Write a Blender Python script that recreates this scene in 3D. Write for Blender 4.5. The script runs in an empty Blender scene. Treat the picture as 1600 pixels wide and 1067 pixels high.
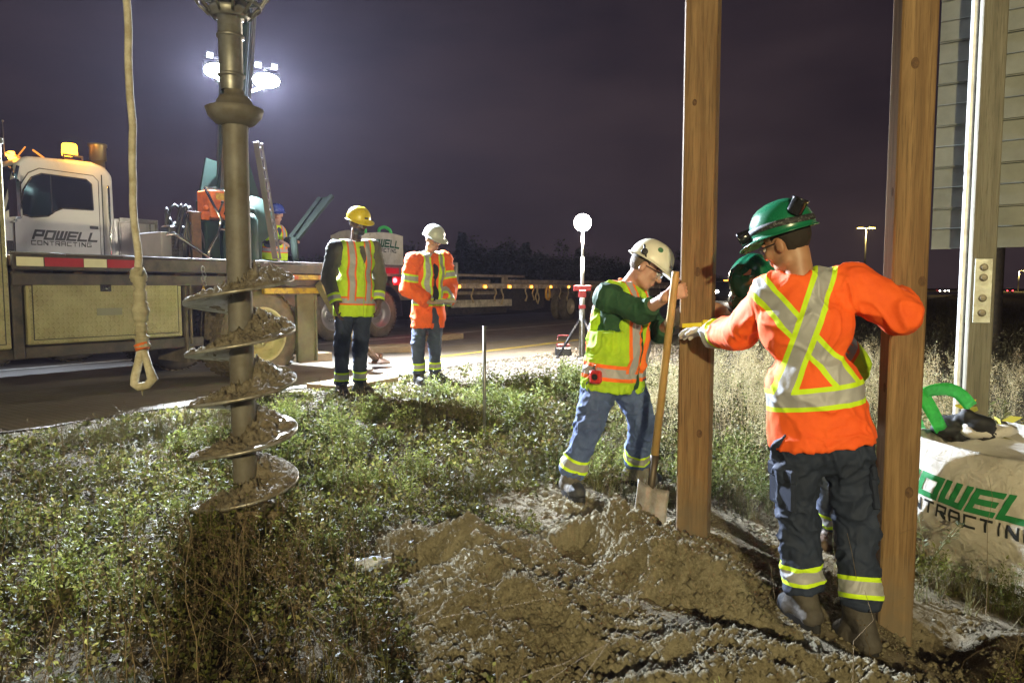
import bpy, bmesh, math, random
import numpy as np
from mathutils import Vector, Matrix
random.seed(7); rng = np.random.default_rng(7)
R = math.radians
sc = bpy.context.scene; COL = sc.collection
F = 1111.0; HAZE = .0003; PITCH = math.atan(83.5/F); CAMZ = 1.1
cam_d = bpy.data.cameras.new('camera'); cam = bpy.data.objects.new('camera', cam_d); COL.objects.link(cam)
cam.location = (0, 0, CAMZ); cam.rotation_euler = (math.pi/2-PITCH, 0, 0)
cam_d.sensor_width = 36; cam_d.lens = F/1600*36; cam_d.clip_end = 3000; cam_d.clip_start = .05
sc.camera = cam
CP, SP = math.cos(PITCH), math.sin(PITCH)
def ray(px, py):
    a = (px-800)/F; b = -(py-533.5)/F
    return np.array([a, CP+b*SP, -SP+b*CP])
def at(px, py, Y):                       # a point seen at this pixel, Y metres away
    r = ray(px, py); r = r*(Y/r[1]); r[2] += CAMZ; return r
UD = np.array([.569, .822]); ND = np.array([-.822, .569])     # along the road / across it
YAW = math.atan2(.822, .569)
def ts(t, s, z=0): p = t*UD+s*ND; return np.array([p[0], p[1], z])
def to_ts(x, y): return x*UD[0]+y*UD[1], x*ND[0]+y*ND[1]

# ------------------------------------------------------------------ noise
def vnoise(p, seed=0):                    # value noise, p (...,3)
    p = np.asarray(p, dtype=np.float64); i = np.floor(p).astype(np.int64); f = p-i; f = f*f*(3-2*f)
    def h(a, b, c):
        n = (a*374761393+b*668265263+c*2147483647+seed*974711) & 0xffffffff
        n = ((n ^ (n >> 13))*1274126177) & 0xffffffff; n = (n ^ (n >> 16)) & 0xffffff
        return n/float(0xffffff)*2-1
    x, y, z = i[..., 0], i[..., 1], i[..., 2]; u, v, w = f[..., 0], f[..., 1], f[..., 2]
    r = 0
    for dx in (0, 1):
        for dy in (0, 1):
            for dz in (0, 1):
                r = r+h(x+dx, y+dy, z+dz)*(u if dx else 1-u)*(v if dy else 1-v)*(w if dz else 1-w)
    return r
def fbm(p, o=4, seed=0):
    p = np.asarray(p, float); r = 0; a = 1
    for k in range(o): r = r+a*vnoise(p*2**k+k*17.3, seed+k); a *= .5
    return r
def n2(x, y, sc_, o=4, seed=0):
    return fbm(np.stack([np.asarray(x)*sc_, np.asarray(y)*sc_, np.zeros_like(np.asarray(x, float))+seed*3.7], -1), o, seed)
def sstep(a, b, x): t = np.clip((np.asarray(x, float)-a)/(b-a), 0, 1); return t*t*(3-2*t)

# ------------------------------------------------------------------ materials
MATS = {}
class NT:
    def __init__(s, name):
        s.m = bpy.data.materials.new(name); s.m.use_nodes = True; s.t = s.m.node_tree; s.t.nodes.clear()
        s.out = s.n('ShaderNodeOutputMaterial'); s.p = s.n('ShaderNodeBsdfPrincipled'); s.l(s.p.outputs[0], s.out.inputs[0])
    def n(s, ty, **k):
        x = s.t.nodes.new(ty)
        for a, b in k.items(): setattr(x, a, b)
        return x
    def l(s, a, b): s.t.links.new(a, b)
    def math(s, op, a, b=None, c=None, clamp=False):
        x = s.n('ShaderNodeMath', operation=op); x.use_clamp = clamp
        for i, v in enumerate((a, b, c)):
            if v is None: continue
            if isinstance(v, (int, float)): x.inputs[i].default_value = v
            else: s.l(v, x.inputs[i])
        return x.outputs[0]
    def mix(s, f, a, b):
        x = s.n('ShaderNodeMix', data_type='RGBA')
        for i, v in ((0, f), (6, a), (7, b)):
            if isinstance(v, (int, float)): x.inputs[i].default_value = v
            elif isinstance(v, (tuple, list)): x.inputs[i].default_value = (*v[:3], 1)
            else: s.l(v, x.inputs[i])
        return x.outputs[2]
    def coord(s, scale=(1, 1, 1), kind='Object', rot=(0, 0, 0)):
        c = s.n('ShaderNodeTexCoord'); m = s.n('ShaderNodeMapping'); m.inputs['Scale'].default_value = scale; m.inputs['Rotation'].default_value = rot
        s.l(c.outputs[kind], m.inputs[0]); return m.outputs[0]
    def noise(s, scale, detail=4, rough=.6, vec=None, dist=0):
        x = s.n('ShaderNodeTexNoise'); x.inputs['Scale'].default_value = scale; x.inputs['Detail'].default_value = detail
        x.inputs['Roughness'].default_value = rough; x.inputs['Distortion'].default_value = dist
        s.l(vec if vec is not None else s.coord(), x.inputs['Vector']); return x.outputs['Fac']
    def ramp(s, f, a=.4, b=.6):
        x = s.n('ShaderNodeMapRange'); x.inputs[1].default_value = a; x.inputs[2].default_value = b; s.l(f, x.inputs[0]); return x.outputs[0]
    def bump(s, h, st=.3, dist=.01):
        x = s.n('ShaderNodeBump'); x.inputs['Strength'].default_value = st; x.inputs['Distance'].default_value = dist
        s.l(h, x.inputs['Height']); s.l(x.outputs[0], s.p.inputs['Normal'])
    def set(s, **k):
        for a, v in k.items():
            i = s.p.inputs[a.replace('_', ' ')]
            if isinstance(v, (int, float)): i.default_value = v
            elif isinstance(v, (tuple, list)): i.default_value = (*v[:3], 1)
            else: s.l(v, i)
def mat(name, c, rough=.6, metal=0., c2=None, ns=6., lo=.35, hi=.65, bump=0., bs=60., bd=.004, emit=0., ecol=None, spec=.5, sheen=0., coat=0., scale=(1, 1, 1)):
    if name in MATS: return MATS[name]
    k = NT(name)
    if c2 is not None:
        f = k.ramp(k.noise(ns, 5, .65, k.coord(scale)), lo, hi); k.set(Base_Color=k.mix(f, c, c2))
    else:
        d = tuple(x*.82 for x in c); k.set(Base_Color=k.mix(k.noise(ns, 4, .6, k.coord(scale)), d, tuple(min(1, x*1.1) for x in c)))
    k.set(Roughness=k.math('MULTIPLY_ADD', k.noise(ns*2.3, 3), .25, rough-.12) if rough > .15 else rough, Metallic=metal)
    k.p.inputs['Specular IOR Level'].default_value = spec
    if sheen: k.p.inputs['Sheen Weight'].default_value = sheen
    if coat: k.p.inputs['Coat Weight'].default_value = coat
    if bump: k.bump(k.noise(bs, 4, .6, k.coord(scale)), bump, bd)
    if emit: k.set(Emission_Color=ecol or c, Emission_Strength=emit)
    MATS[name] = k.m; return k.m

# ------------------------------------------------------------------ objects
ORG = {}
def props(o, label=None, cat=None, group=None, kind=None):
    for a, b in (('label', label), ('category', cat), ('group', group), ('kind', kind)):
        if b: o[a] = b
    return o
def empty(name, loc, rz=0, label=None, cat=None, group=None, org=None):
    o = bpy.data.objects.new(name, None); COL.objects.link(o); o.location = loc; o.rotation_euler = (0, 0, rz)
    o.empty_display_size = .2; ORG[o.name] = np.array(org if org is not None else (0, 0, 0), float)
    return props(o, label, cat, group)
def org_of(p):
    while p is not None:
        if p.name in ORG: return ORG[p.name]
        p = p.parent
    return np.zeros(3)
def raw(name, V, Fc, m, parent=None, smooth=False, attrs=None, label=None, off=None):
    me = bpy.data.meshes.new(name); V = np.asarray(V, float)-(org_of(parent) if off is None else off)
    if isinstance(Fc, np.ndarray) and Fc.ndim == 2:
        nf, w = Fc.shape; me.vertices.add(len(V)); me.vertices.foreach_set('co', V.astype(np.float32).ravel())
        me.loops.add(nf*w); me.loops.foreach_set('vertex_index', Fc.astype(np.int32).ravel())
        me.polygons.add(nf); me.polygons.foreach_set('loop_start', np.arange(0, nf*w, w, dtype=np.int32))
        me.update(calc_edges=True)
    else: me.from_pydata([tuple(v) for v in V], [], [tuple(int(i) for i in f) for f in Fc]); me.update()
    if m is not None:
        for mm in (m if isinstance(m, (list, tuple)) else [m]): me.materials.append(mm)
    if smooth: me.polygons.foreach_set('use_smooth', np.ones(len(me.polygons), bool))
    for k, a in (attrs or {}).items():
        at_ = me.attributes.new(k, 'FLOAT', 'POINT'); at_.data.foreach_set('value', np.asarray(a, np.float32))
    o = bpy.data.objects.new(name, me); COL.objects.link(o); o.parent = parent
    if label: o['label'] = label
    return o
class MB:                                  # collects shapes into one mesh
    def __init__(s): s.V = []; s.F = []; s.n = 0; s.sm = []
    def add(s, V, Fc, smooth=False):
        V = [tuple(v) for v in V]; s.V += V; s.F += [tuple(i+s.n for i in f) for f in Fc]; s.n += len(V); s.sm += [smooth]*len(Fc); return s
    def box(s, a, b, bev=.006, M=None):    # corners a, b with a chamfer
        a = np.minimum(a, b), np.maximum(a, b); lo, hi = a
        bm = bmesh.new(); bmesh.ops.create_cube(bm, size=1)
        c = (lo+hi)/2; d = hi-lo
        for v in bm.verts: v.co = Vector((c[i]+v.co[i]*d[i] for i in range(3)))
        bev = min(bev, d.min()*.3)
        if bev > 0: bmesh.ops.bevel(bm, geom=list(bm.edges), offset=bev, segments=1, affect='EDGES')
        return s.bm(bm, M)
    def obox(s, c, ax, ay, az, bev=.006):  # centre and three half-axis vectors
        c = np.array(c, float); L = [np.linalg.norm(v) for v in (ax, ay, az)]
        M = np.eye(4); 
        for i, v in enumerate((ax, ay, az)): M[:3, i] = np.array(v)/L[i]
        M[:3, 3] = c
        return s.box(-np.array(L), np.array(L), bev, Matrix(M.tolist()))
    def bm(s, bm, M=None, smooth=False):
        bm.verts.ensure_lookup_table(); bm.verts.index_update()
        V = [tuple(M @ v.co) if M is not None else tuple(v.co) for v in bm.verts]
        s.add(V, [[v.index for v in f.verts] for f in bm.faces], smooth); bm.free(); return s
    def tube(s, pts, r, n=10, caps=True, smooth=True):
        pts = [np.array(p, float) for p in pts]; rs = r if isinstance(r, (list, tuple, np.ndarray)) else [r]*len(pts)
        V = []; up = None
        for i, p in enumerate(pts):
            d = pts[min(i+1, len(pts)-1)]-pts[max(i-1, 0)]; d = d/(np.linalg.norm(d)+1e-9)
            if up is None: up = np.array([0, 0, 1.]) if abs(d[2]) < .9 else np.array([1., 0, 0])
            x = np.cross(up, d); x /= np.linalg.norm(x)+1e-9; y = np.cross(d, x); up = y
            for k in range(n):
                a = 2*math.pi*k/n; V.append(p+rs[i]*(math.cos(a)*x+math.sin(a)*y))
        Fc = [(i*n+k, i*n+(k+1) % n, (i+1)*n+(k+1) % n, (i+1)*n+k) for i in range(len(pts)-1) for k in range(n)]
        s.add(V, Fc, smooth)
        if caps: s.F += [tuple(s.n-len(V)+k for k in range(n))[::-1], tuple(s.n-n+k for k in range(n))]; s.sm += [False]*2
        return s
    def lathe(s, prof, c=(0, 0, 0), ax='z', n=32, smooth=True, M=None):   # prof: (r, h)
        V = []
        for r, h in prof:
            for k in range(n):
                a = 2*math.pi*k/n; x, y = r*math.cos(a), r*math.sin(a)
                v = {'z': (x, y, h), 'y': (x, h, y), 'x': (h, x, y)}[ax]
                V.append((v[0]+c[0], v[1]+c[1], v[2]+c[2]))
        if M is not None: V = [tuple(M @ Vector(v)) for v in V]
        m = len(prof)
        Fc = [(i*n+k, i*n+(k+1) % n, (i+1)*n+(k+1) % n, (i+1)*n+k) for i in range(m-1) for k in range(n)]
        return s.add(V, Fc, smooth)
    def prism(s, poly, h0, h1, ax='y', M=None):   # poly in the other two axes, extruded along ax
        n = len(poly); V = []
        for h in (h0, h1):
            for a, b in poly: V.append({'y': (a, h, b), 'x': (h, a, b), 'z': (a, b, h)}[ax])
        if M is not None: V = [tuple(M @ Vector(v)) for v in V]
        return s.add(V, [tuple(range(n))[::-1], tuple(range(n, 2*n))]+[(k, (k+1) % n, n+(k+1) % n, n+k) for k in range(n)])
    def ball(s, c, r, n=12, sc3=(1, 1, 1)):
        V = []; Fc = []
        m = n//2
        for i in range(m+1):
            ph = math.pi*i/m
            for k in range(n):
                a = 2*math.pi*k/n; V.append((c[0]+r*sc3[0]*math.sin(ph)*math.cos(a), c[1]+r*sc3[1]*math.sin(ph)*math.sin(a), c[2]+r*sc3[2]*math.cos(ph)))
        return s.add(V, [(i*n+k, (i+1)*n+k, (i+1)*n+(k+1) % n, i*n+(k+1) % n) for i in range(m) for k in range(n)], True)
    def obj(s, name, m, parent=None, label=None, **kw):
        o = raw(name, s.V, s.F, m, parent, label=label)
        o.data.polygons.foreach_set('use_smooth', np.array(s.sm, bool)); o.data.update()
        if kw: props(o, label, **kw)
        return o
GLYPH = dict(P=[(0,0,0,1),(0,1,1,1),(1,1,1,.42),(1,.42,0,.42)], O=[(0,0,0,1),(0,1,1,1),(1,1,1,0),(1,0,0,0)], W=[(0,1,0,0),(0,0,1,0),(1,0,1,1),(.5,0,.5,1)], E=[(0,0,0,1),(0,1,1,1),(0,.5,.9,.5),(0,0,1,0)], L=[(0,1,0,0),(0,0,1,0)],
             C=[(1,1,0,1),(0,1,0,0),(0,0,1,0)], N=[(0,0,0,1),(1,0,1,1),(0,1,1,0)], T=[(0,1,1,1),(.5,0,.5,1)], R=[(0,0,0,1),(0,1,1,1),(1,1,1,.45),(1,.45,0,.45),(.55,.45,1,0)], A=[(0,0,0,1),(0,1,1,1),(1,1,1,0),(0,.42,1,.42)], I=[(.5,0,.5,1)], G=[(1,1,0,1),(0,1,0,0),(0,0,1,0),(1,0,1,.45),(1,.45,.55,.45)])
def lettering(text, m, parent, size, M, name='lettering', thick=.2, shear=0., sx=1., warp=None, gap=.25, lift=.0012):
    # block capitals rasterised into small cells, so that they can follow a curved surface
    V = []; Fq = []; x0 = 0.; n = 26; ids = {}
    for ch in text:
        wd = .30 if ch == 'I' else 1.; seg = GLYPH[ch]; nx = max(int(n*wd*sx), 6)
        for i in range(nx):
            for j in range(n):
                u = (i+.5)/nx*(wd+thick/sx)-thick/sx/2; v = (j+.5)/n*(1+thick)-thick/2; hit = False
                for a, b, c, d in seg:
                    if ch == 'I': a = c = .15
                    X, Y, A, B, C_, D = u*sx, v, a*sx, b, c*sx, d
                    if ch == 'I': X, A, C_ = u*sx, .15*sx, .15*sx
                    L2 = (C_-A)**2+(D-B)**2; t = min(1, max(0, ((X-A)*(C_-A)+(Y-B)*(D-B))/L2)); ex, ey = X-A-t*(C_-A), Y-B-t*(D-B)
                    if max(abs(ex), abs(ey)) < thick/2*(1.25 if a != c and b != d else 1): hit = True; break
                if not hit: continue
                q = []
                for di, dj in ((0, 0), (1, 0), (1, 1), (0, 1)):
                    key = (round(x0, 4), i+di, j+dj)
                    if key not in ids:
                        uu = ((i+di)/nx*(wd+thick/sx)-thick/sx/2)*sx; vv = (j+dj)/n*(1+thick)-thick/2
                        ids[key] = len(V); co = Vector(((x0+uu+shear*vv)*size, vv*size, lift)); V.append(tuple(warp(co)) if warp is not None else tuple(M @ co))
                    q.append(ids[key])
                Fq.append(q)
        x0 += wd*sx+gap+thick
    return raw(name, np.array(V), np.array(Fq), m, parent, off=np.zeros(3))
def copy_tree(o, parent=None, **k):
    c = o.copy(); COL.objects.link(c)
    if parent is not None: c.parent = parent
    if o.name in ORG: ORG[c.name] = ORG[o.name]
    for ch in list(o.children): copy_tree(ch, c)
    return c
# ------------------------------------------------------------------ world, lights
w = bpy.data.worlds.new('World'); sc.world = w; w.use_nodes = True; nt = w.node_tree; nt.nodes.clear()
def wn(t, **k):
    x = nt.nodes.new(t)
    for a, b in k.items(): setattr(x, a, b)
    return x
wo = wn('ShaderNodeOutputWorld'); bg = wn('ShaderNodeBackground'); nt.links.new(bg.outputs[0], wo.inputs[0])
tc = wn('ShaderNodeTexCoord'); mp = wn('ShaderNodeMapping'); mp.inputs['Scale'].default_value = (1, 1, 3.2); nt.links.new(tc.outputs['Generated'], mp.inputs[0])
no = wn('ShaderNodeTexNoise'); no.inputs['Scale'].default_value = 2.3; no.inputs['Detail'].default_value = 5; no.inputs['Roughness'].default_value = .5; nt.links.new(mp.outputs[0], no.inputs['Vector'])
cr = wn('ShaderNodeValToRGB'); cr.color_ramp.elements[0].position = .38; cr.color_ramp.elements[1].position = .72
cr.color_ramp.elements[0].color = (.0060, .0042, .0085, 1); cr.color_ramp.elements[1].color = (.0300, .0200, .0240, 1); nt.links.new(no.outputs['Fac'], cr.inputs[0])
sx = wn('ShaderNodeSeparateXYZ'); nt.links.new(tc.outputs['Generated'], sx.inputs[0])
mr = wn('ShaderNodeMapRange'); mr.inputs[1].default_value = -.02; mr.inputs[2].default_value = .42; mr.inputs[3].default_value = 1.; mr.inputs[4].default_value = 0.; nt.links.new(sx.outputs[2], mr.inputs[0])
mx = wn('ShaderNodeMix', data_type='RGBA'); mx.blend_type = 'ADD'; mx.inputs[7].default_value = (.017, .0115, .0105, 1)
nt.links.new(mr.outputs[0], mx.inputs[0]); nt.links.new(cr.outputs[0], mx.inputs[6]); nt.links.new(mx.outputs[2], bg.inputs[0]); bg.inputs[1].default_value = .82
sc.view_settings.view_transform = 'Standard'; sc.view_settings.look = 'None'; sc.view_settings.exposure = .48; sc.view_settings.gamma = 1
sc.cycles.use_denoising = True; sc.cycles.max_bounces = 6; sc.cycles.diffuse_bounces = 3; sc.cycles.glossy_bounces = 3; sc.cycles.transparent_max_bounces = 8
sc.cycles.sample_clamp_indirect = 4.0; sc.cycles.volume_bounces = 0
def lamp(kind, name, loc, power, col, size=.1, aim=None, spot=None, blend=.4):
    d = bpy.data.lights.new(name, kind); d.energy = power; d.color = col
    if kind == 'SUN': d.angle = size
    else: d.shadow_soft_size = size
    o = bpy.data.objects.new(name, d); COL.objects.link(o); o.location = loc
    if aim is not None: o.rotation_euler = (Vector(aim)-Vector(loc)).to_track_quat('-Z', 'Y').to_euler()
    if spot: d.spot_size = R(spot); d.spot_blend = blend
    return o
# ================================================================== the land
def gz(x, y):
    x = np.asarray(x, float); y = np.asarray(y, float)
    s = x*ND[0]+y*ND[1]
    z = np.interp(s, [-400, -60, -6, -2, 0, 1, 2, 3.5, 5, 6.05, 6.42, 6.52, 17.2, 17.4, 60, 900], [-.2, -.55, -.55, -.5, -.42, -.33, -.22, -.11, -.035, -.012, -.006, -.09, -.09, -.02, .1, .5])
    near = 1-sstep(5.3, 6.1, s)
    z = z+near*(n2(x, y, .9, 3, 3)*.022+n2(x, y, 5, 4, 5)*.012)
    z = z-.17*np.exp(-(((x-1.86)/.16)**2+((y-2.98)/.17)**2))
    z = z+.10*np.exp(-(((x-2.1)/.17)**2+((y-2.83)/.2)**2))
    return z
def gz1(x, y): return float(gz(np.array([x]), np.array([y]))[0])
def grow(a0, step, end, g=1.13):
    r = []; v = a0; st = step
    while v < end: st *= g; v += st; r.append(v)
    return r
xs = np.array([-v for v in grow(4.6, .05, 900)][::-1]+list(np.arange(-4.6, 6.4, .034))+grow(6.4, .05, 900))
ys = np.array([-v for v in grow(1.0, .2, 120)][::-1]+list(np.arange(1.3, 12, .036))+grow(12, .06, 1300, 1.1))
gx, gy = np.meshgrid(xs, ys, indexing='ij'); G = gz(gx, gy); nx, ny = gx.shape
idx = np.arange(nx*ny).reshape(nx, ny)
def gridfaces(idx): return np.stack([idx[:-1, :-1], idx[1:, :-1], idx[1:, 1:], idx[:-1, 1:]], -1).reshape(-1, 4)
k = NT('soil'); v = k.coord()
c = k.mix(k.ramp(k.noise(1.3, 5), .35, .65), (.050, .040, .024), (.095, .075, .045))
c = k.mix(k.ramp(k.noise(38, 5, .75), .42, .62), c, (.15, .125, .085))
c = k.mix(k.ramp(k.noise(3.1, 4), .52, .7), c, (.05, .055, .02))
def near_(cx, cy, rx, ry):
    sp = k.n('ShaderNodeSeparateXYZ'); k.l(k.coord(), sp.inputs[0]); a = k.math('POWER', k.math('DIVIDE', k.math('SUBTRACT', sp.outputs[0], cx), rx), 2); b = k.math('POWER', k.math('DIVIDE', k.math('SUBTRACT', sp.outputs[1], cy), ry), 2)
    return k.math('ADD', k.math('SQRT', k.math('ADD', a, b)), k.math('MULTIPLY_ADD', k.noise(4, 4), .6, -.3))
dug = k.ramp(k.math('MINIMUM', k.math('MINIMUM', near_(1.15, 3.65, 1.1, .7), near_(1.85, 2.95, .6, .45)), near_(.35, 4.15, .55, .45)), 1.15, .8)
c = k.mix(dug, c, k.mix(k.ramp(k.noise(11, 5, .7), .4, .6), (.12, .095, .055), (.22, .185, .125)))
k.set(Base_Color=c, Roughness=.95); k.p.inputs['Specular IOR Level'].default_value = .2; k.bump(k.math('ADD', k.noise(55, 5, .75), k.math('MULTIPLY', k.noise(190, 3), .5)), .9, .018)
props(raw('ground', np.stack([gx.ravel(), gy.ravel(), G.ravel()], -1), gridfaces(idx), k.m, smooth=True), kind='structure')

# road: strips across s, long in t
def strip(name, s0, s1, z, m, t0=-60, t1=900, ns=2, nt_=60, kind='structure', edge=None):
    tt = np.concatenate([np.linspace(t0, 30, nt_), np.geomspace(31, t1, 14)]); ss = np.linspace(s0, s1, ns)
    V = []
    for t in tt:
        for j, s in enumerate(ss):
            p = ts(t, s+(edge(t) if edge and j == 0 else 0), z); V.append(p)
    i = np.arange(len(V)).reshape(len(tt), ns)
    return props(raw(name, V, gridfaces(i), m), kind=kind)
k = NT('tined_concrete'); v = k.coord(rot=(0, 0, -YAW))
sp = k.n('ShaderNodeSeparateXYZ'); k.l(v, sp.inputs[0])
c = k.mix(k.ramp(k.noise(.9, 5, .7), .35, .65), (.19, .165, .125), (.28, .245, .195))
c = k.mix(k.ramp(k.noise(5, 6, .75), .56, .75), c, (.15, .12, .095))
tine = k.math('SINE', k.math('MULTIPLY_ADD', sp.outputs[0], 2*math.pi/.07, k.math('MULTIPLY', k.noise(2, 2), 1.5)))
jt = k.math('LESS_THAN', k.math('ABSOLUTE', k.math('SUBTRACT', k.math('FRACT', k.math('DIVIDE', sp.outputs[0], 4.5)), .5)), .0016)
c = k.mix(k.math('MULTIPLY', k.math('GREATER_THAN', tine, .45), .38), c, (.10, .085, .07)); c = k.mix(jt, c, (.04, .035, .03))
k.set(Base_Color=c, Roughness=k.math('MULTIPLY_ADD', k.noise(3.2, 5), .35, .35)); k.bump(k.math('ADD', k.math('MULTIPLY', tine, .25), k.noise(120, 3)), .5, .006)
shoulder_m = k.m
k = NT('lane_concrete'); v = k.coord(rot=(0, 0, -YAW)); sp = k.n('ShaderNodeSeparateXYZ'); k.l(v, sp.inputs[0])
c = k.mix(k.ramp(k.noise(.5, 5, .7), .35, .65), (.13, .125, .118), (.20, .19, .18))
c = k.mix(k.ramp(k.noise(3.5, 6, .75), .58, .72), c, (.10, .09, .08))
jt = k.math('LESS_THAN', k.math('ABSOLUTE', k.math('SUBTRACT', k.math('FRACT', k.math('DIVIDE', sp.outputs[0], 4.5)), .5)), .0022)
c = k.mix(jt, c, (.035, .03, .03)); k.set(Base_Color=c, Roughness=k.math('MULTIPLY_ADD', k.noise(2.2, 5), .4, .28)); k.bump(k.noise(90, 4, .7), .45, .006)
lane_m = k.m
wob = lambda t: .10+.07*math.sin(t*1.7)+.05*math.sin(t*4.3+1)+.035*math.sin(t*11.7)
strip('road_shoulder', 6.2, 8.6, .004, shoulder_m, nt_=400, edge=wob)
strip('road', 8.6, 17.3, 0, lane_m)
strip('yellow_edge_line', 7.32, 7.44, .008, mat('yellow_line_paint', (.62, .47, .05), .6, c2=(.35, .29, .12), ns=9, lo=.5, hi=.75), t0=8.2)
# the line of the lane stripe beyond the truck
strip('white_lane_line', 10.9, 11.02, .008, mat('white_line_paint', (.7, .7, .66), .6, c2=(.4, .38, .35), ns=9, lo=.5, hi=.75))

# far road across the field
fm = mat('far_asphalt', (.30, .29, .20), .8)
V = [(-200, 205, -.40), (500, 205, -.40), (500, 232, -.30), (-200, 232, -.30)]
props(raw('far_road', V, [(0, 1, 2, 3)], fm), kind='structure')

# ------------------------------------------------------------------ dirt pile
def seg_h(x, y, a, b, slope, slope_f=None):
    ax, ay, az = a; bx, by, bz = b
    ux, uy = bx-ax, by-ay; L2 = ux*ux+uy*uy+1e-9
    t = np.clip(((x-ax)*ux+(y-ay)*uy)/L2, 0, 1)
    dx, dy = x-(ax+t*ux), y-(ay+t*uy); d = np.hypot(dx, dy)
    sl = np.where(dy < 0, slope_f or slope, slope)
    return az+t*(bz-az)-sl*np.maximum(d-.015, 0)*(1-.25*sstep(0, .5, d))
RIDGES = [[(955, 782, 3.58), (1030, 828, 3.28), (1110, 858, 3.16), (1200, 912, 3.02), (1270, 985, 2.85)],
          [(960, 795, 3.62), (905, 838, 3.66), (800, 850, 3.75), (700, 815, 4.0)],
          [(640, 828, 3.42), (728, 812, 3.26), (775, 856, 3.0), (838, 900, 2.8), (900, 960, 2.66), (960, 1020, 2.52)],
          [(775, 860, 3.0), (850, 900, 3.15), (900, 880, 3.35)],
          [(640, 832, 3.42), (600, 890, 3.15), (575, 960, 2.85), (560, 1040, 2.6)],
          [(930, 985, 2.68), (1060, 985, 2.66), (1200, 1003, 2.6), (1350, 1035, 2.52), (1500, 1075, 2.42)],
          [(1240, 1050, 2.4), (1100, 1040, 2.42), (990, 1062, 2.38)]]
SL = [(.75, 1.6), (.55, .6), (.62, 1.5), (.55, .5), (.6, .7), (.5, .8), (.5, .8)]
def pile_h(x, y):
    wx = x+.035*n2(x, y, 4, 3, 11); wy = y+.035*n2(x, y, 4, 3, 12)
    hs = []
    for rd, sl in zip(RIDGES, SL):
        pts = [at(*q) for q in rd]
        for a, b in zip(pts[:-1], pts[1:]): hs.append(seg_h(wx, wy, a, b, sl[0], sl[1]))
    H = np.array(hs); kk = .018; m = H.max(0); h = m+kk*np.log(np.exp((H-m)/kk).sum(0))-kk*.6
    w = 1.0
    h = h+n2(x, y, 3.0, 3, 21)*.042+n2(x, y, 8, 4, 22)*.031+n2(x, y, 17, 3, 29)*.012
    cl = n2(x, y, 26, 2, 23); h = h+np.maximum(cl-.2, 0)*.021+n2(x, y, 50, 2, 24)*.0055+np.maximum(n2(x, y, 85, 1, 27)-.2, 0)*.005
    h = h+.030*np.maximum(n2(x, y, 5, 2, 26)-.1, 0)
    return h
px_ = np.arange(-1.15, 2.3, .0065); py_ = np.arange(2.12, 4.7, .0075)
mx_, my_ = np.meshgrid(px_, py_, indexing='ij'); H = pile_h(mx_, my_)
gb = gz(mx_, my_)
H = np.where(H < gb-.012, gb-.05, H)
# level bowls for the boots and the post so that they stand on it
def level(Hh, x0, y0, z0, r0, r1):
    d = np.hypot(mx_-x0, my_-y0); wgt = 1-sstep(r0, r1, d); return Hh*(1-wgt)+z0*wgt
PILE_FLAT = []
k = NT('sand_soil')
c = k.mix(k.ramp(k.noise(2.2, 6, .7), .36, .64), (.18, .15, .09), (.32, .28, .19))
c = k.mix(k.ramp(k.noise(70, 4, .7), .45, .7), c, (.38, .34, .24)); c = k.mix(k.ramp(k.noise(7, 5, .7), .6, .75), c, (.17, .12, .065))
k.set(Base_Color=c, Roughness=.95); k.p.inputs['Specular IOR Level'].default_value = .25
k.bump(k.math('ADD', k.noise(85, 5, .8), k.math('MULTIPLY', k.noise(330, 3), .6)), 1.0, .014); sand = k.m
def finish_pile():
    global H
    for q in PILE_FLAT: H = level(H, *q)
    keep = (H > gb-.02)
    idx = np.arange(H.size).reshape(H.shape); Fq = gridfaces(idx)
    kf = keep.ravel()[Fq].any(1); Fq = Fq[kf]; used = np.unique(Fq); mp = -np.ones(H.size, int); mp[used] = np.arange(len(used))
    V = np.stack([mx_.ravel(), my_.ravel(), H.ravel()], -1)[used]; Fq = mp[Fq]
    # crumbs of soil lying on it
    n = 24000; ii = rng.integers(0, len(used), n*2); base = V[ii]; ok = np.ones(len(ii), bool); base = base[ok][:n]
    r = np.minimum(.0025+rng.exponential(.0034, len(base)), .028)
    OV = np.array([(1, 0, 0), (-1, 0, 0), (0, 1, 0), (0, -1, 0), (0, 0, 1), (0, 0, -1), (.6, .6, .55), (-.6, .6, -.5), (-.6, -.6, .55), (.6, -.6, -.5)], float)
    OF = np.array([(0, 2, 6, 6), (0, 6, 4, 4), (6, 2, 4, 4), (1, 3, 8, 8), (1, 8, 4, 4), (8, 3, 4, 4), (2, 1, 4, 4), (3, 0, 4, 4), (0, 3, 9, 9), (2, 0, 5, 5), (1, 2, 7, 7), (3, 1, 5, 5)])[:, :3]
    j = rng.uniform(.65, 1.25, (len(base), len(OV), 3)); VV = base[:, None, :]+OV[None]*j*r[:, None, None]+np.array([0, 0, .3])*r[:, None, None]
    FF = OF[None]+(np.arange(len(base))*len(OV))[:, None, None]+len(V)
    F3 = np.concatenate([Fq[:, [0, 1, 2]], Fq[:, [0, 2, 3]], FF.reshape(-1, 3)]); V = np.concatenate([V, VV.reshape(-1, 3)])
    o = raw('dirt_pile', V, F3, sand, smooth=True)
    props(o, 'long lumpy heap of freshly dug sandy soil in the foreground', 'dirt pile')
def pz(x, y):                               # top of pile or ground
    i = int(np.clip(round((x-px_[0])/.0065), 0, len(px_)-1)); j = int(np.clip(round((y-py_[0])/.0075), 0, len(py_)-1))
    g = gz1(x, y)
    return max(g, H[i, j]) if px_[0] < x < px_[-1] and py_[0] < y < py_[-1] else g
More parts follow.
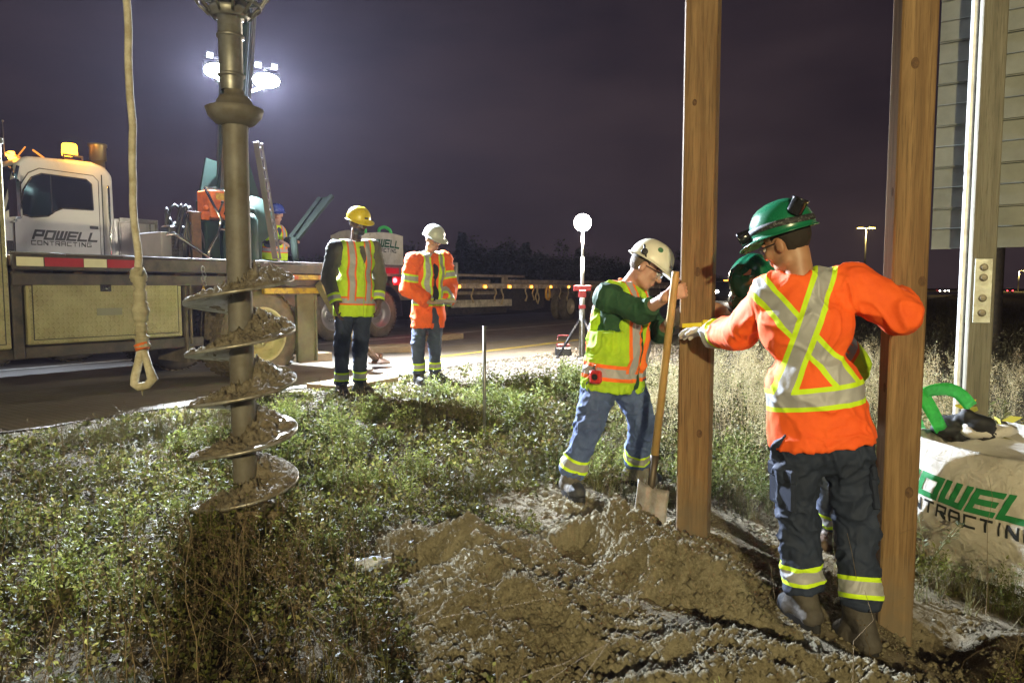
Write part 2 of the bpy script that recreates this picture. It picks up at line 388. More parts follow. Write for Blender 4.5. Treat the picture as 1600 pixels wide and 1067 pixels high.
def pzv(X, Y):
    i = np.clip(np.round((X-px_[0])/.0065).astype(int), 0, len(px_)-1); j = np.clip(np.round((Y-py_[0])/.0075).astype(int), 0, len(py_)-1)
    g = gz(X, Y); ins = (X > px_[0]) & (X < px_[-1]) & (Y > py_[0]) & (Y < py_[-1])
    return np.where(ins, np.maximum(g, H[i, j]), g), ins & (H[i, j] > g-.005)

# ------------------------------------------------------------------ plants
def leaf_mat(name, cols, trans=.35, rough=.6):
    k = NT(name); g = k.n('ShaderNodeNewGeometry'); cr = k.n('ShaderNodeValToRGB'); k.l(g.outputs['Random Per Island'], cr.inputs[0])
    e = cr.color_ramp.elements
    while len(e) < len(cols): e.new(.5)
    for i, cc in enumerate(cols): e[i].position = i/(len(cols)-1); e[i].color = (*cc, 1)
    c = k.mix(k.ramp(k.noise(1.6, 3), .35, .65), cr.outputs[0], (cols[0][0]*.9, cols[0][1]*.8, cols[0][2]*.8))
    k.set(Base_Color=c, Roughness=rough)
    tr = k.n('ShaderNodeBsdfTranslucent'); k.l(c, tr.inputs[0]); m = k.n('ShaderNodeMixShader'); m.inputs[0].default_value = trans
    k.l(k.p.outputs[0], m.inputs[1]); k.l(tr.outputs[0], m.inputs[2]); k.l(m.outputs[0], k.out.inputs[0]); return k.m
def unit(v): return v/(np.linalg.norm(v, axis=-1, keepdims=True)+1e-9)
def leaves(C, D, L, W, fold=.25):           # diamond leaves: base C, direction D, length L, width W
    D = unit(D); rnd = unit(rng.normal(size=D.shape)); S = unit(np.cross(D, rnd)); N = np.cross(D, S)
    L = L[:, None]; W = W[:, None]
    V = np.stack([C, C+D*L*.5+S*W*.5+N*W*fold, C+D*L, C+D*L*.5-S*W*.5+N*W*fold], 1)
    n = len(C); return V.reshape(-1, 3), np.arange(4*n).reshape(n, 4)
def stems(P, r):                            # P (n,k,3) polylines -> thin 3-sided tubes
    n, kk, _ = P.shape; V = []
    for a in range(3):
        off = np.array([math.cos(a*2.094), math.sin(a*2.094), 0])
        V.append(P+off*np.asarray(r)[..., None])
    V = np.stack(V, 2)                      # n,k,3,3
    i = np.arange(n*kk*3).reshape(n, kk, 3); Fq = []
    for a in range(3):
        b = (a+1) % 3; Fq.append(np.stack([i[:, :-1, a], i[:, :-1, b], i[:, 1:, b], i[:, 1:, a]], -1).reshape(-1, 4))
    return V.reshape(-1, 3), np.concatenate(Fq)
def join(parts):
    V = []; Fq = []; n = 0
    for v, f in parts: V.append(v); Fq.append(f+n); n += len(v)
    return np.concatenate(V), np.concatenate(Fq)
def bare(X, Y):                             # 1 where the digging has bared the soil
    w_ = .12*n2(X, Y, 3, 3, 77); f = lambda cx, cy, rx, ry: np.hypot((X-cx)/rx, (Y-cy)/ry)+w_
    return 1-sstep(.7, 1.15, np.minimum(np.minimum(f(1.15, 3.65, 1.0, .62), f(1.85, 2.95, .55, .42)), np.minimum(f(.35, 4.15, .5, .4), f(.55, 2.9, 1.0, .8))))
def scatter(n, x0, x1, y0, y1, dens):
    X = rng.uniform(x0, x1, n); Y = rng.uniform(y0, y1, n); d = dens(X, Y); m = rng.uniform(size=n) < d
    return X[m], Y[m]
def in_view(X, Y, pad=.25): return (np.abs(X) < Y*.74+pad)
def polylines(X, Y, Z, h, lean, kk=5, bend=.5):
    n = len(X); a = rng.uniform(0, 2*np.pi, n); l = np.abs(rng.normal(0, lean, n)); t = np.linspace(0, 1, kk)[None, :]
    wob = rng.normal(0, .035, (n, kk, 2))*h[:, None, None]*t[..., None]
    Px = X[:, None]+np.cos(a)[:, None]*l[:, None]*h[:, None]*t**(1+bend)+wob[..., 0]
    Py = Y[:, None]+np.sin(a)[:, None]*l[:, None]*h[:, None]*t**(1+bend)+wob[..., 1]
    Pz = Z[:, None]+h[:, None]*t*np.cos(np.minimum(l, 1.2))[:, None]
    return np.stack([Px, Py, Pz], -1)
def build_plants():
    # 1 low leafy cover -------------------------------------------------
    def dens(X, Y):
        t, s = to_ts(X, Y); _, onp = pzv(X, Y)
        d = np.maximum(.28, sstep(.25, .55, .5+.5*n2(X, Y, .9, 3, 31)+.18))
        d = d*(1-.97*bare(X, Y))*(1-sstep(4.1, 5.3, s)*np.where(t < 6.5, .45, .93))*(s < 6.1)*(~onp)*in_view(X, Y)
        d = d*np.where((X > .2) & (X < 2.6) & (Y < 4.6), .10, 1)*np.where(X > 2.6, .6, 1)
        d = d*(1-.85*np.exp(-(((X-.9)/.7)**2+((Y-3.9)/.5)**2)))
        patch = n2(X, Y, 1.7, 3, 33); return d*np.where(patch > .35, .45, 1)
    X, Y = scatter(62000, -4.6, 5.5, 1.9, 10, dens)
    near = np.clip(5.5/(Y**1.4), .25, 1); m = rng.uniform(size=len(X)) < near; X, Y = X[m], Y[m]
    Z, _ = pzv(X, Y); h = rng.uniform(.02, .15, len(X))*(1+.9*n2(X, Y, 2, 3, 35)); h = np.clip(h, .015, .26)*np.where(to_ts(X, Y)[1] > 4.4, .4, 1)
    P = polylines(X, Y, Z-.01, h, .5, 4); pv = [stems(P, np.full(P.shape[:2], .0011)[..., None][..., 0])]
    nl = 15; C = []; D = []
    for q in range(nl):
        f = rng.uniform(.15, 1, len(X)); i0 = np.minimum((f*3).astype(int), 2); fr = (f*3-i0)[:, None]
        c = P[np.arange(len(X)), i0]*(1-fr)+P[np.arange(len(X)), i0+1]*fr; C.append(c)
        d = rng.normal(size=(len(X), 3)); d[:, 2] = np.abs(d[:, 2])*.7+.1; D.append(d)
    C = np.concatenate(C); D = np.concatenate(D); L = rng.uniform(.013, .036, len(C))*np.clip(C[:, 1]/4.2, .85, 1.5)
    C = C+unit(D)*L[:, None]*.3
    lv = leaves(C, D, L, L*rng.uniform(.45, .7, len(L)))
    gm = leaf_mat('cover_leaf', [(.045, .050, .012), (.10, .125, .022), (.20, .215, .04), (.33, .31, .085), (.19, .135, .06), (.085, .10, .022), (.12, .085, .04)], .4)
    props(raw('ground_cover', *join([lv]+pv), gm), 'low leafy green weeds covering the verge', None, None, 'stuff')
    # bushy clumps
    def densb(X, Y):
        t, s = to_ts(X, Y); return (~pzv(X, Y)[1])*(1-bare(X, Y))*(s < 5.0)*in_view(X, Y, .4)*np.clip(.35+1.3*n2(X, Y, .8, 2, 91), .06, 1)*np.clip(4.5/Y, .35, 1)*(1-.75*np.exp(-(((X+1.15)/.45)**2+((Y-2.8)/.6)**2)))
    X, Y = scatter(900, -4.2, 5, 2.1, 9, densb); n0 = len(X); R_ = rng.uniform(.06, .17, n0); hb = rng.uniform(.12, .30, n0)*np.where(Y < 2.7, .8, 1); rp = 22
    X = np.repeat(X, rp); Y = np.repeat(Y, rp); R_ = np.repeat(R_, rp); hb = np.repeat(hb, rp); X = X+rng.normal(0, 1, len(X))*R_*.5; Y = Y+rng.normal(0, 1, len(Y))*R_*.5; Z = pzv(X, Y)[0]; h = hb*rng.uniform(.55, 1.1, len(X))
    P = polylines(X, Y, Z-.01, h, .35, 5); pv2 = stems(P, np.linspace(.0016, .0007, 5)[None, :]*np.ones((len(X), 1))); C = []; D = []
    for q in range(24):
        f = rng.uniform(.2, 1, len(X))*3.99; i0 = f.astype(int); fr = (f-i0)[:, None]; C.append(P[np.arange(len(X)), i0]*(1-fr)+P[np.arange(len(X)), i0+1]*fr); d = rng.normal(size=(len(X), 3)); d[:, 2] = np.abs(d[:, 2])*.6+.25; D.append(d)
    C = np.concatenate(C); D = np.concatenate(D); L = rng.uniform(.010, .028, len(C))*np.clip(C[:, 1]/4.4, .85, 1.5); C = C+unit(D)*L[:, None]*.35
    bmat = leaf_mat('bushy_leaf', [(.07, .095, .02), (.15, .19, .035), (.25, .29, .06), (.36, .38, .12), (.18, .15, .06)], .45)
    props(raw('bushy_weeds', *join([leaves(C, D, L, L*rng.uniform(.32, .5, len(L))), pv2]), bmat), 'taller bushy light green weed clumps on the verge', None, None, 'stuff')
    # 2 brown dry stalks ------------------------------------------------
    def dens2(X, Y):  # brown stalks
        t, s = to_ts(X, Y); _, onp = pzv(X, Y)
        a = np.exp(-(((X+1.15)/.42)**2+((Y-2.95)/.5)**2))*1.0+np.exp(-(((X+.62)/.2)**2+((Y-2.7)/.4)**2))*.45
        b = .17*(1-sstep(5.2, 6.0, s)); e = .30*((X > .3) & (X < 3.2) & (Y > 4.0) & (Y < 7))
        return (a+b+e)*(~onp)*in_view(X, Y)*(1-.93*bare(X, Y))
    X, Y = scatter(26000, -4, 4.5, 2.0, 8, dens2); Z, _ = pzv(X, Y)
    ins = np.exp(-(((X+1.15)/.5)**2+((Y-2.95)/.6)**2)); h = rng.uniform(.08, .26, len(X))+ins*rng.uniform(0, .13, len(X))
    P = polylines(X, Y, Z-.01, h, .45, 6); st = stems(P, np.linspace(.0016, .0006, 6)[None, :]*np.ones((len(X), 1)))
    C = []; D = []
    for q in range(16):
        f = rng.uniform(.2, 1, len(X))*4.99; i0 = f.astype(int); fr = (f-i0)[:, None]
        C.append(P[np.arange(len(X)), i0]*(1-fr)+P[np.arange(len(X)), i0+1]*fr+rng.normal(0, .006, (len(X), 3))); d = rng.normal(size=(len(X), 3)); D.append(d)
    C = np.concatenate(C); L = rng.uniform(.004, .014, len(C)); lv = leaves(C, np.concatenate(D), L, L*.5)
    bm_ = leaf_mat('dry_stalk', [(.10, .07, .035), (.21, .15, .08), (.32, .25, .14), (.17, .16, .07)], .25)
    props(raw('dry_weeds', *join([lv, st]), bm_), 'brown dried seed stalks tangled over the verge', None, None, 'stuff')
    # 3 long bent twigs -------------------------------------------------
    X, Y = scatter(1500, -2.6, 2.5, 2.0, 5, lambda X, Y: in_view(X, Y)*(.12+.8*np.exp(-(((X+.95)/.5)**2+((Y-2.7)/.6)**2)))*(~pzv(X, Y)[1])); Z, _ = pzv(X, Y); h = rng.uniform(.2, .7, len(X))
    P = polylines(X, Y, Z-.01, h, .8, 7, .9); tw = stems(P, np.linspace(.0018, .0007, 7)[None, :]*np.ones((len(X), 1)))
    props(raw('twigs', *tw, mat('twig', (.20, .15, .09), .8)), 'thin bent pale twigs lying and standing in the weeds', None, None, 'stuff')
    X, Y = scatter(5200, -4, 4, 2.0, 8, lambda X, Y: in_view(X, Y)*(~pzv(X, Y)[1])*sstep(-.1, .4, n2(X, Y, 1.3, 3, 71))*(1-.95*bare(X, Y))*(to_ts(X, Y)[1] < 5.6)); X = np.repeat(X, 9)+rng.normal(0, .014, len(X)*9); Y = np.repeat(Y, 9)+rng.normal(0, .014, len(Y)*9)
    Z = pzv(X, Y)[0]; h = rng.uniform(.06, .22, len(X)); P = polylines(X, Y, Z-.005, h, .55, 4, .8); st = stems(P, np.linspace(.0024, .0005, 4)[None, :]*np.ones((len(X), 1)))
    props(raw('grass_tufts', *st, leaf_mat('tuft_blade', [(.14, .15, .05), (.24, .22, .09), (.32, .27, .14), (.12, .15, .04)], .3)), 'thin green and straw grass tufts between the weeds', None, None, 'stuff')
    # 4 pale seed-head weeds behind the posts ---------------------------
    pl = []
    def dens4(X, Y):
        u = 800+X/Y*F; band = ((u > 985) & (u < 1225) & (Y > 5.0) & (Y < 8.5))*.9+((u > 1385) & (u < 1510) & (Y > 4.4) & (Y < 7.5))*1.0+((u > 1510) & (Y > 6) & (Y < 11))*.35+((u > 1225) & (u < 1385) & (Y > 5.5))*.6
        return band*(to_ts(X, Y)[1] < 4.6)
    X, Y = scatter(3600, .6, 9, 4.2, 11, dens4); X, Y = X[:520], Y[:520]; Z = gz(X, Y); h = rng.uniform(.45, .95, len(X))*np.clip(5.2/Y+.25, .7, 1.15)
    u_ = 800+X/Y*F; h = h*np.where(u_ < 1100, .62, 1)*np.where(u_ < 1225, .95, 1)
    P = polylines(X, Y, Z-.02, h, .22, 7, .4); st = stems(P, np.linspace(.0025, .0009, 7)[None, :]*np.ones((len(X), 1)))
    C = []; D = []
    for q in range(230):
        f = np.clip(rng.beta(2.2, 1.3, len(X)), .12, .995)*5.99; i0 = f.astype(int); fr = (f-i0)[:, None]
        c = P[np.arange(len(X)), i0]*(1-fr)+P[np.arange(len(X)), i0+1]*fr
        rad = (.065*(1.05-f/6))[:, None]+.008; o = rng.normal(size=(len(X), 3))*rad; o[:, 2] = o[:, 2]*.8+np.linalg.norm(o[:, :2], axis=1)*.9; C.append(c+o); D.append(o+rng.normal(0, .02, o.shape))
    C = np.concatenate(C); L = rng.uniform(.008, .018, len(C)); lv = leaves(C, np.concatenate(D), L, L*.55)
    pm = leaf_mat('seed_head', [(.50, .43, .23), (.66, .58, .36), (.38, .36, .14), (.58, .50, .28), (.26, .26, .08)], .35, .8)
    props(raw('seed_head_weeds', *join([lv, st]), pm), 'dense pale cream seed-head weeds behind the posts', None, None, 'stuff')
    # 5 tall field grass to the right -----------------------------------
    X, Y = scatter(26000, 1.0, 34, 6.0, 45, lambda X, Y: ((800+X/Y*F) > 960)*(to_ts(X, Y)[1] < 4.4)*np.clip(9/Y, .12, 1)); Z = gz(X, Y)
    h = rng.uniform(.25, .75, len(X))*(1+.4*n2(X, Y, .3, 2, 41)); P = polylines(X, Y, Z-.02, h, .35, 4, .8)
    st = stems(P, (np.linspace(1, .25, 4)[None, :]*.0035)*np.clip(Y/9, 1, 4)[:, None])
    C = P[:, 1:].reshape(-1, 3); C = np.concatenate([C+rng.normal(0, .03, C.shape) for _ in range(3)]); L = rng.uniform(.03, .09, len(C)); D = rng.normal(size=C.shape); D[:, 2] = np.abs(D[:, 2])
    lv = leaves(C, D, L, L*.22)
    fmat = leaf_mat('field_grass', [(.07, .065, .025), (.13, .105, .05), (.17, .13, .075), (.09, .095, .03)], .3, .8)
    props(raw('field_grass', *join([lv, st]), fmat), 'tall brown and green wild grass filling the dark field', None, None, 'stuff')
    # 6 dry pale blades at the bag --------------------------------------
    X, Y = scatter(3000, 1.9, 3.2, 2.7, 4.3, lambda X, Y: np.exp(-((X-2.16-(3.9-Y)*.45)/.2)**2)*.9); Z = gz(X, Y); h = rng.uniform(.05, .2, len(X))
    P = polylines(X, Y, Z-.005, h, 1.1, 5, .7); st = stems(P, np.linspace(.0022, .0005, 5)[None, :]*np.ones((len(X), 1)))
    props(raw('dry_grass', *st, leaf_mat('straw', [(.24, .21, .10), (.34, .29, .17), (.16, .17, .06)], .3)), 'dry straw grass at the foot of the white sack', None, None, 'stuff')
    # gravel ------------------------------------------------------------
    def dg(X, Y):
        t, s = to_ts(X, Y)
        _, onp = pzv(X, Y)
        a = sstep(3.4, 4.6, s+.35*n2(X, Y, .8, 3, 51))*(s < 6.4)*(.15+.85*sstep(5.5, 8, t))+.30*(s > 1.6); a = a*np.where(s > 6.0, .5, 1)+.35*np.exp(-(((X+2.3)/1.6)**2+((Y-4.2)/.9)**2))
        return a*in_view(X, Y)*(~onp)
    X, Y = scatter(72000, -4.6, 4.5, 2.2, 14, dg); Z = gz(X, Y); r = rng.uniform(.006, .019, len(X))*np.clip(Y/6.5, .75, 1.5)
    O = np.array([(1, 0, 0), (0, 1, 0), (-1, 0, 0), (0, -1, 0), (0, 0, .8), (0, 0, -.6)], float); OF = np.array([(0, 1, 4), (1, 2, 4), (2, 3, 4), (3, 0, 4), (1, 0, 5), (2, 1, 5), (3, 2, 5), (0, 3, 5)])
    n = len(X); a = rng.uniform(0, 6.28, n); j = rng.uniform(.55, 1.25, (n, 6, 3)); V = O[None]*j; ca, sa = np.cos(a)[:, None], np.sin(a)[:, None]
    V = np.stack([V[..., 0]*ca-V[..., 1]*sa, V[..., 0]*sa+V[..., 1]*ca, V[..., 2]+rng.normal(0, .15, (n, 6))], -1)*r[:, None, None]+np.stack([X, Y, Z+r*.25], -1)[:, None]
    gm = leaf_mat('gravel_stone', [(.18, .16, .12), (.27, .24, .19), (.40, .36, .29), (.22, .19, .14), (.32, .30, .27)], 0., .85)
    props(raw('gravel', V.reshape(-1, 3), (OF[None]+(np.arange(n)*6)[:, None, None]).reshape(-1, 3), gm), 'pale crushed stone strip along the road edge', None, None, 'stuff')

def build_crumbs():
    X, Y = scatter(30000, .0, 3.0, 2.5, 5.0, lambda X, Y: bare(X, Y)*(~pzv(X, Y)[1])*.8); Z = gz(X, Y); r = np.minimum(.002+rng.exponential(.0034, len(X)), .026)
    O = np.array([(1, 0, 0), (0, 1, 0), (-1, 0, 0), (0, -1, 0), (0, 0, .8), (0, 0, -.6)], float); OF = np.array([(0, 1, 4), (1, 2, 4), (2, 3, 4), (3, 0, 4), (1, 0, 5), (2, 1, 5), (3, 2, 5), (0, 3, 5)]); n = len(X)
    V = O[None]*rng.uniform(.55, 1.25, (n, 6, 3))*r[:, None, None]+np.stack([X, Y, Z+r*.3], -1)[:, None]
    props(raw('soil_crumbs', V.reshape(-1, 3), (OF[None]+(np.arange(n)*6)[:, None, None]).reshape(-1, 3), sand, smooth=True), 'loose soil crumbs scattered round the posts and boots', None, None, 'stuff')
def build_trees():
    dark = leaf_mat('far_leaf', [(.035, .05, .02), (.055, .07, .03), (.045, .045, .025)], .2, .8); bark = mat('bark', (.06, .05, .04), .9)
    def make(seed, conifer):
        r = np.random.default_rng(seed); root = empty('conifer_tree' if conifer else 'broadleaf_tree', (0, 0, 0))
        mb = MB(); mb.tube([(0, 0, 0), (.1, 0, 2), (0, .1, 4.5), (0, 0, 6)], [.22, .17, .1, .03], 7)
        for q in range(7):
            a = r.uniform(0, 6.28); z = r.uniform(1.8, 4.6); mb.tube([(0, 0, z), (math.cos(a)*1.1, math.sin(a)*1.1, z+.8)], [.07, .02], 5)
        mb.obj('trunk', bark, root)
        n = 2600; 
        if conifer:
            z = r.uniform(.05, 1, n)**.8; rad = (1.02-z)*1.6*(.75+.25*np.sin(z*40)); a = r.uniform(0, 6.28, n); q = np.sqrt(r.uniform(.2, 1, n)); C = np.stack([np.cos(a)*rad*q, np.sin(a)*rad*q, .6+z*6.2], -1); D = np.stack([np.cos(a), np.sin(a), -.3+0*a], -1)+r.normal(0, .3, (n, 3))
        else:
            cl = r.normal(0, 1, (26, 3))*[1.25, 1.25, 1.0]+[0, 0, 4.1]; cl[:, 2] = np.clip(cl[:, 2], 1.6, 6.6); w_ = r.integers(0, 26, n); C = cl[w_]+r.normal(0, .42, (n, 3)); D = r.normal(size=(n, 3))
        L = r.uniform(.18, .42, n); raw('crown', *leaves(C, D, L, L*.6), dark, root); return root
    protos = [make(1, False), make(2, True), make(5, False)]; used = [0, 0, 0]
    # (pixel column, top pixel row, distance, kind)
    spots = [(500, 396, 66, 0), (560, 385, 70, 2), (618, 392, 62, 0), (655, 388, 74, 2), (695, 380, 64, 0), (722, 362, 60, 1), (748, 378, 66, 2), (782, 376, 62, 0), (822, 378, 70, 1), (850, 386, 60, 2), (885, 392, 66, 0), (925, 392, 72, 2), (962, 398, 64, 0), (1000, 390, 68, 1), (1040, 400, 70, 2), (1122, 428, 120, 0), (1160, 430, 126, 2), (440, 388, 60, 2), (790, 384, 75, 2), (745, 388, 80, 0), (675, 384, 82, 0), (905, 388, 82, 1), (1240, 434, 150, 0), (1330, 436, 155, 2), (1420, 437, 150, 0)]
    words_ = ['left-hand', 'next', 'third', 'fourth']
    for i, (u, v, d, kd) in enumerate(spots):
        if used[kd] == 0: o = protos[kd]
        else: o = copy_tree(protos[kd])
        used[kd] = 1
        p = at(u, v, d); g = gz1(p[0], p[1]); sc_ = (p[2]-g)/(6.8 if kd == 1 else 6.6); o.location = (p[0], p[1], g-.1); o.scale = (sc_*1.25, sc_*1.25, sc_); o.rotation_euler[2] = i*1.3
        zone = 0 if u < 690 else (1 if u < 1050 else 2); zw = ['behind the far truck', 'above the flatbed trailer', 'on the right horizon'][zone]
        k_ = sum(1 for q in spots if (0 if q[0] < 690 else (1 if q[0] < 1050 else 2)) == zone and q[0] < u)
        props(o, 'dark %s tree, %s from the left of those %s' % (['round leafy', 'pointed', 'broad leafy'][kd], ORD[k_], zw), 'tree', 'dark trees along the far side of the road')
ORD = ['first', 'second', 'third', 'fourth', 'fifth', 'sixth', 'seventh', 'eighth', 'ninth', 'tenth', 'eleventh', 'twelfth', 'thirteenth', 'fourteenth', 'fifteenth', 'sixteenth']
# ================================================================== materials for things
def tpix(x, s):                                      # t of the point on the plane s seen in column x
    a = (x-800)/F; d = s/(.569-.822*a); return a*d*UD[0]+d*UD[1]
white_paint = mat('white_paint', (.70, .70, .68), .3, coat=.3, ns=2); black_steel = mat('black_steel', (.022, .02, .02), .6, c2=(.06, .045, .035), ns=9)
rusty = mat('rusty_steel', (.075, .05, .035), .75, c2=(.16, .085, .045), ns=7, bump=.3); grey_steel = mat('grey_steel', (.28, .28, .27), .45, .7, c2=(.17, .16, .14), ns=8, bump=.15)
dark_rubber = mat('dark_rubber', (.07, .058, .042), .85, c2=(.15, .12, .08), ns=5, bump=.35, bs=40); chrome = mat('chrome', (.75, .75, .75), .12, 1.)
green_paint = mat('green_paint', (.003, .024, .015), .6, c2=(.006, .016, .011), ns=4, spec=.2); orange_paint = mat('orange_paint', (.75, .17, .02), .45, c2=(.5, .10, .02), ns=12)
red_refl = mat('red_reflector', (.28, .012, .02), .35, ns=14); cream_refl = mat('cream_reflector', (.62, .60, .42), .35, ns=14); yellow_paint = mat('yellow_paint', (.55, .36, .02), .5, c2=(.30, .18, .03), ns=14, lo=.45, hi=.6)
black_plastic = mat('black_plastic', (.018, .018, .02), .4); rim_cream = mat('cream_rim_paint', (.50, .47, .25), .4, c2=(.22, .19, .10), ns=9, lo=.5, hi=.8); glass_m = mat('dark_glass', (.012, .013, .02), .08, spec=1.)
ink = mat('black_ink', (.02, .022, .022), .5); green_ink = mat('green_ink', (.02, .20, .06), .5); lumber = mat('old_lumber', (.30, .22, .12), .85, c2=(.18, .12, .07), ns=9, scale=(1, 1, 12), bump=.4)
amber_on = mat('amber_lens_lit', (.9, .35, .02), .3, emit=9, ecol=(1, .38, .03)); red_on = mat('red_lens_lit', (.8, .02, .03), .3, emit=11, ecol=(1, .05, .06)); led_on = mat('led_lens_lit', (1, 1, 1), .3, emit=260, ecol=(.80, .87, 1.))
k = NT('diamond_plate'); v = k.coord(); sp = k.n('ShaderNodeSeparateXYZ'); k.l(v, sp.inputs[0])
U = k.math('DIVIDE', k.math('ADD', sp.outputs[0], sp.outputs[1]), .042); W = k.math('DIVIDE', sp.outputs[2], .042)
par = k.math('GREATER_THAN', k.math('MODULO', k.math('ABSOLUTE', k.math('ADD', k.math('FLOOR', U), k.math('FLOOR', W))), 2), .5)
lu = k.math('SUBTRACT', k.math('FRACT', U), .5); lw = k.math('SUBTRACT', k.math('FRACT', W), .5)
sg = k.math('MULTIPLY_ADD', par, 2, -1); a1 = k.math('ADD', k.math('MULTIPLY', lu, sg), lw); b1 = k.math('SUBTRACT', lw, k.math('MULTIPLY', lu, sg))
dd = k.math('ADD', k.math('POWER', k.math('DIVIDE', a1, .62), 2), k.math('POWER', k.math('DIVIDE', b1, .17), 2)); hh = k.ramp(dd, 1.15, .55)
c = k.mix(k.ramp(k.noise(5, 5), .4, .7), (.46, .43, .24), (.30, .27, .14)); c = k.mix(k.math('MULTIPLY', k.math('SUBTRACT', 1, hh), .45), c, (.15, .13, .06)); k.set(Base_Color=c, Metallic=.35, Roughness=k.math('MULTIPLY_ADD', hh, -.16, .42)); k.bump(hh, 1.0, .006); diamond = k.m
k = NT('post_wood')
def wood(name, a, b, scale=(14, 14, .8)):
    k = NT(name); v = k.coord(scale); n = k.noise(1.6, 5, .65, v, .6); g = k.noise(9, 4, .7, k.coord((18, 18, .5)))
    kv = k.coord((2.6, 2.6, 1.15)); vo = k.n('ShaderNodeTexVoronoi'); vo.inputs['Scale'].default_value = 1.15; k.l(kv, vo.inputs['Vector']); kn = k.ramp(vo.outputs['Distance'], .10, .04)
    c = k.mix(k.ramp(n, .35, .65), a, b); c = k.mix(k.ramp(g, .5, .72), c, tuple(x*.55 for x in b)); c = k.mix(k.math('MULTIPLY', kn, .75), c, tuple(x*.22 for x in a))
    so = k.n('ShaderNodeSeparateXYZ'); k.l(k.coord(), so.inputs[0]); mud = k.math('MULTIPLY', k.ramp(k.math('MULTIPLY_ADD', k.noise(9, 5, .7), .9, so.outputs[2]), 1.15, .75), .8)
    c = k.mix(mud, c, (.13, .10, .065)); st = k.ramp(k.noise(2.2, 4, .6), .55, .7); c = k.mix(k.math('MULTIPLY', st, .35), c, tuple(x*.6 for x in b)); k.set(Base_Color=c, Roughness=.75); k.bump(k.math('ADD', g, n), .45, .005); return k.m
timber = wood('sawn_timber', (.26, .158, .068), (.14, .076, .028)); grey_timber = wood('weathered_timber', (.22, .20, .15), (.14, .125, .09))

def wheel(parent, t, s, r=.52, w=.28, rim=rim_cream, sign=-1, deep=True):
    # outer face towards sign*s
    wroot = bpy.data.objects.new('wheel', None); COL.objects.link(wroot); wroot.parent = parent
    org = org_of(parent); c = (t, s, r)
    wroot.location = np.array(c)-org; ORG[wroot.name] = np.array(c, float)
    mb = MB(); f = sign
    prof = [(r*.60, s+f*w*.46), (r*.70, s+f*w*.5), (r*.88, s+f*w*.47), (r*.97, s+f*w*.36), (r, s+f*w*.2), (r, s-f*w*.2), (r*.97, s-f*w*.36), (r*.88, s-f*w*.47), (r*.6, s-f*w*.46)]
    mb.lathe([(q, h) for q, h in prof], (t, 0, r), 'y', 40)
    for kx in range(40):                       # tread lugs
        a = kx*2*math.pi/40
        for sd in (-.32, -.02, .28):
            M = Matrix.Translation((t, s+sd*w, r)) @ Matrix.Rotation(a+(.05 if sd > 0 else 0), 4, 'Y') @ Matrix.Translation((0, 0, r)); mb.box((-.026, -w*.11, -.012), (.026, w*.11, .008), .004, M)
    mb.obj('tyre', dark_rubber, wroot)
    mb = MB(); d0 = s+f*w*.46
    mb.lathe([(r*.61, d0), (r*.56, d0+f*.012), (r*.54, d0), (r*.51, d0-f*.10), (r*.36, d0-f*.16), (r*.30, d0-f*.12), (r*.26, d0-f*.10), (r*.12, d0-f*.10), (r*.12, d0-f*.02), (0.001, d0-f*.02)], (t, 0, r), 'y', 36)
    for kx in range(10):
        a = kx*math.pi/5; mb.lathe([(.016, d0-f*.10), (.016, d0-f*.06), (.001, d0-f*.058)], (t+r*.21*math.cos(a), 0, r+r*.21*math.sin(a)), 'y', 6, False)
    mb.obj('rim', rim, wroot); return wroot
def frame_obj(name, t, s, label, cat, group=None): p = ts(t, s, 0); return empty(name, p, YAW, label, cat, group, org=(t, s, 0))

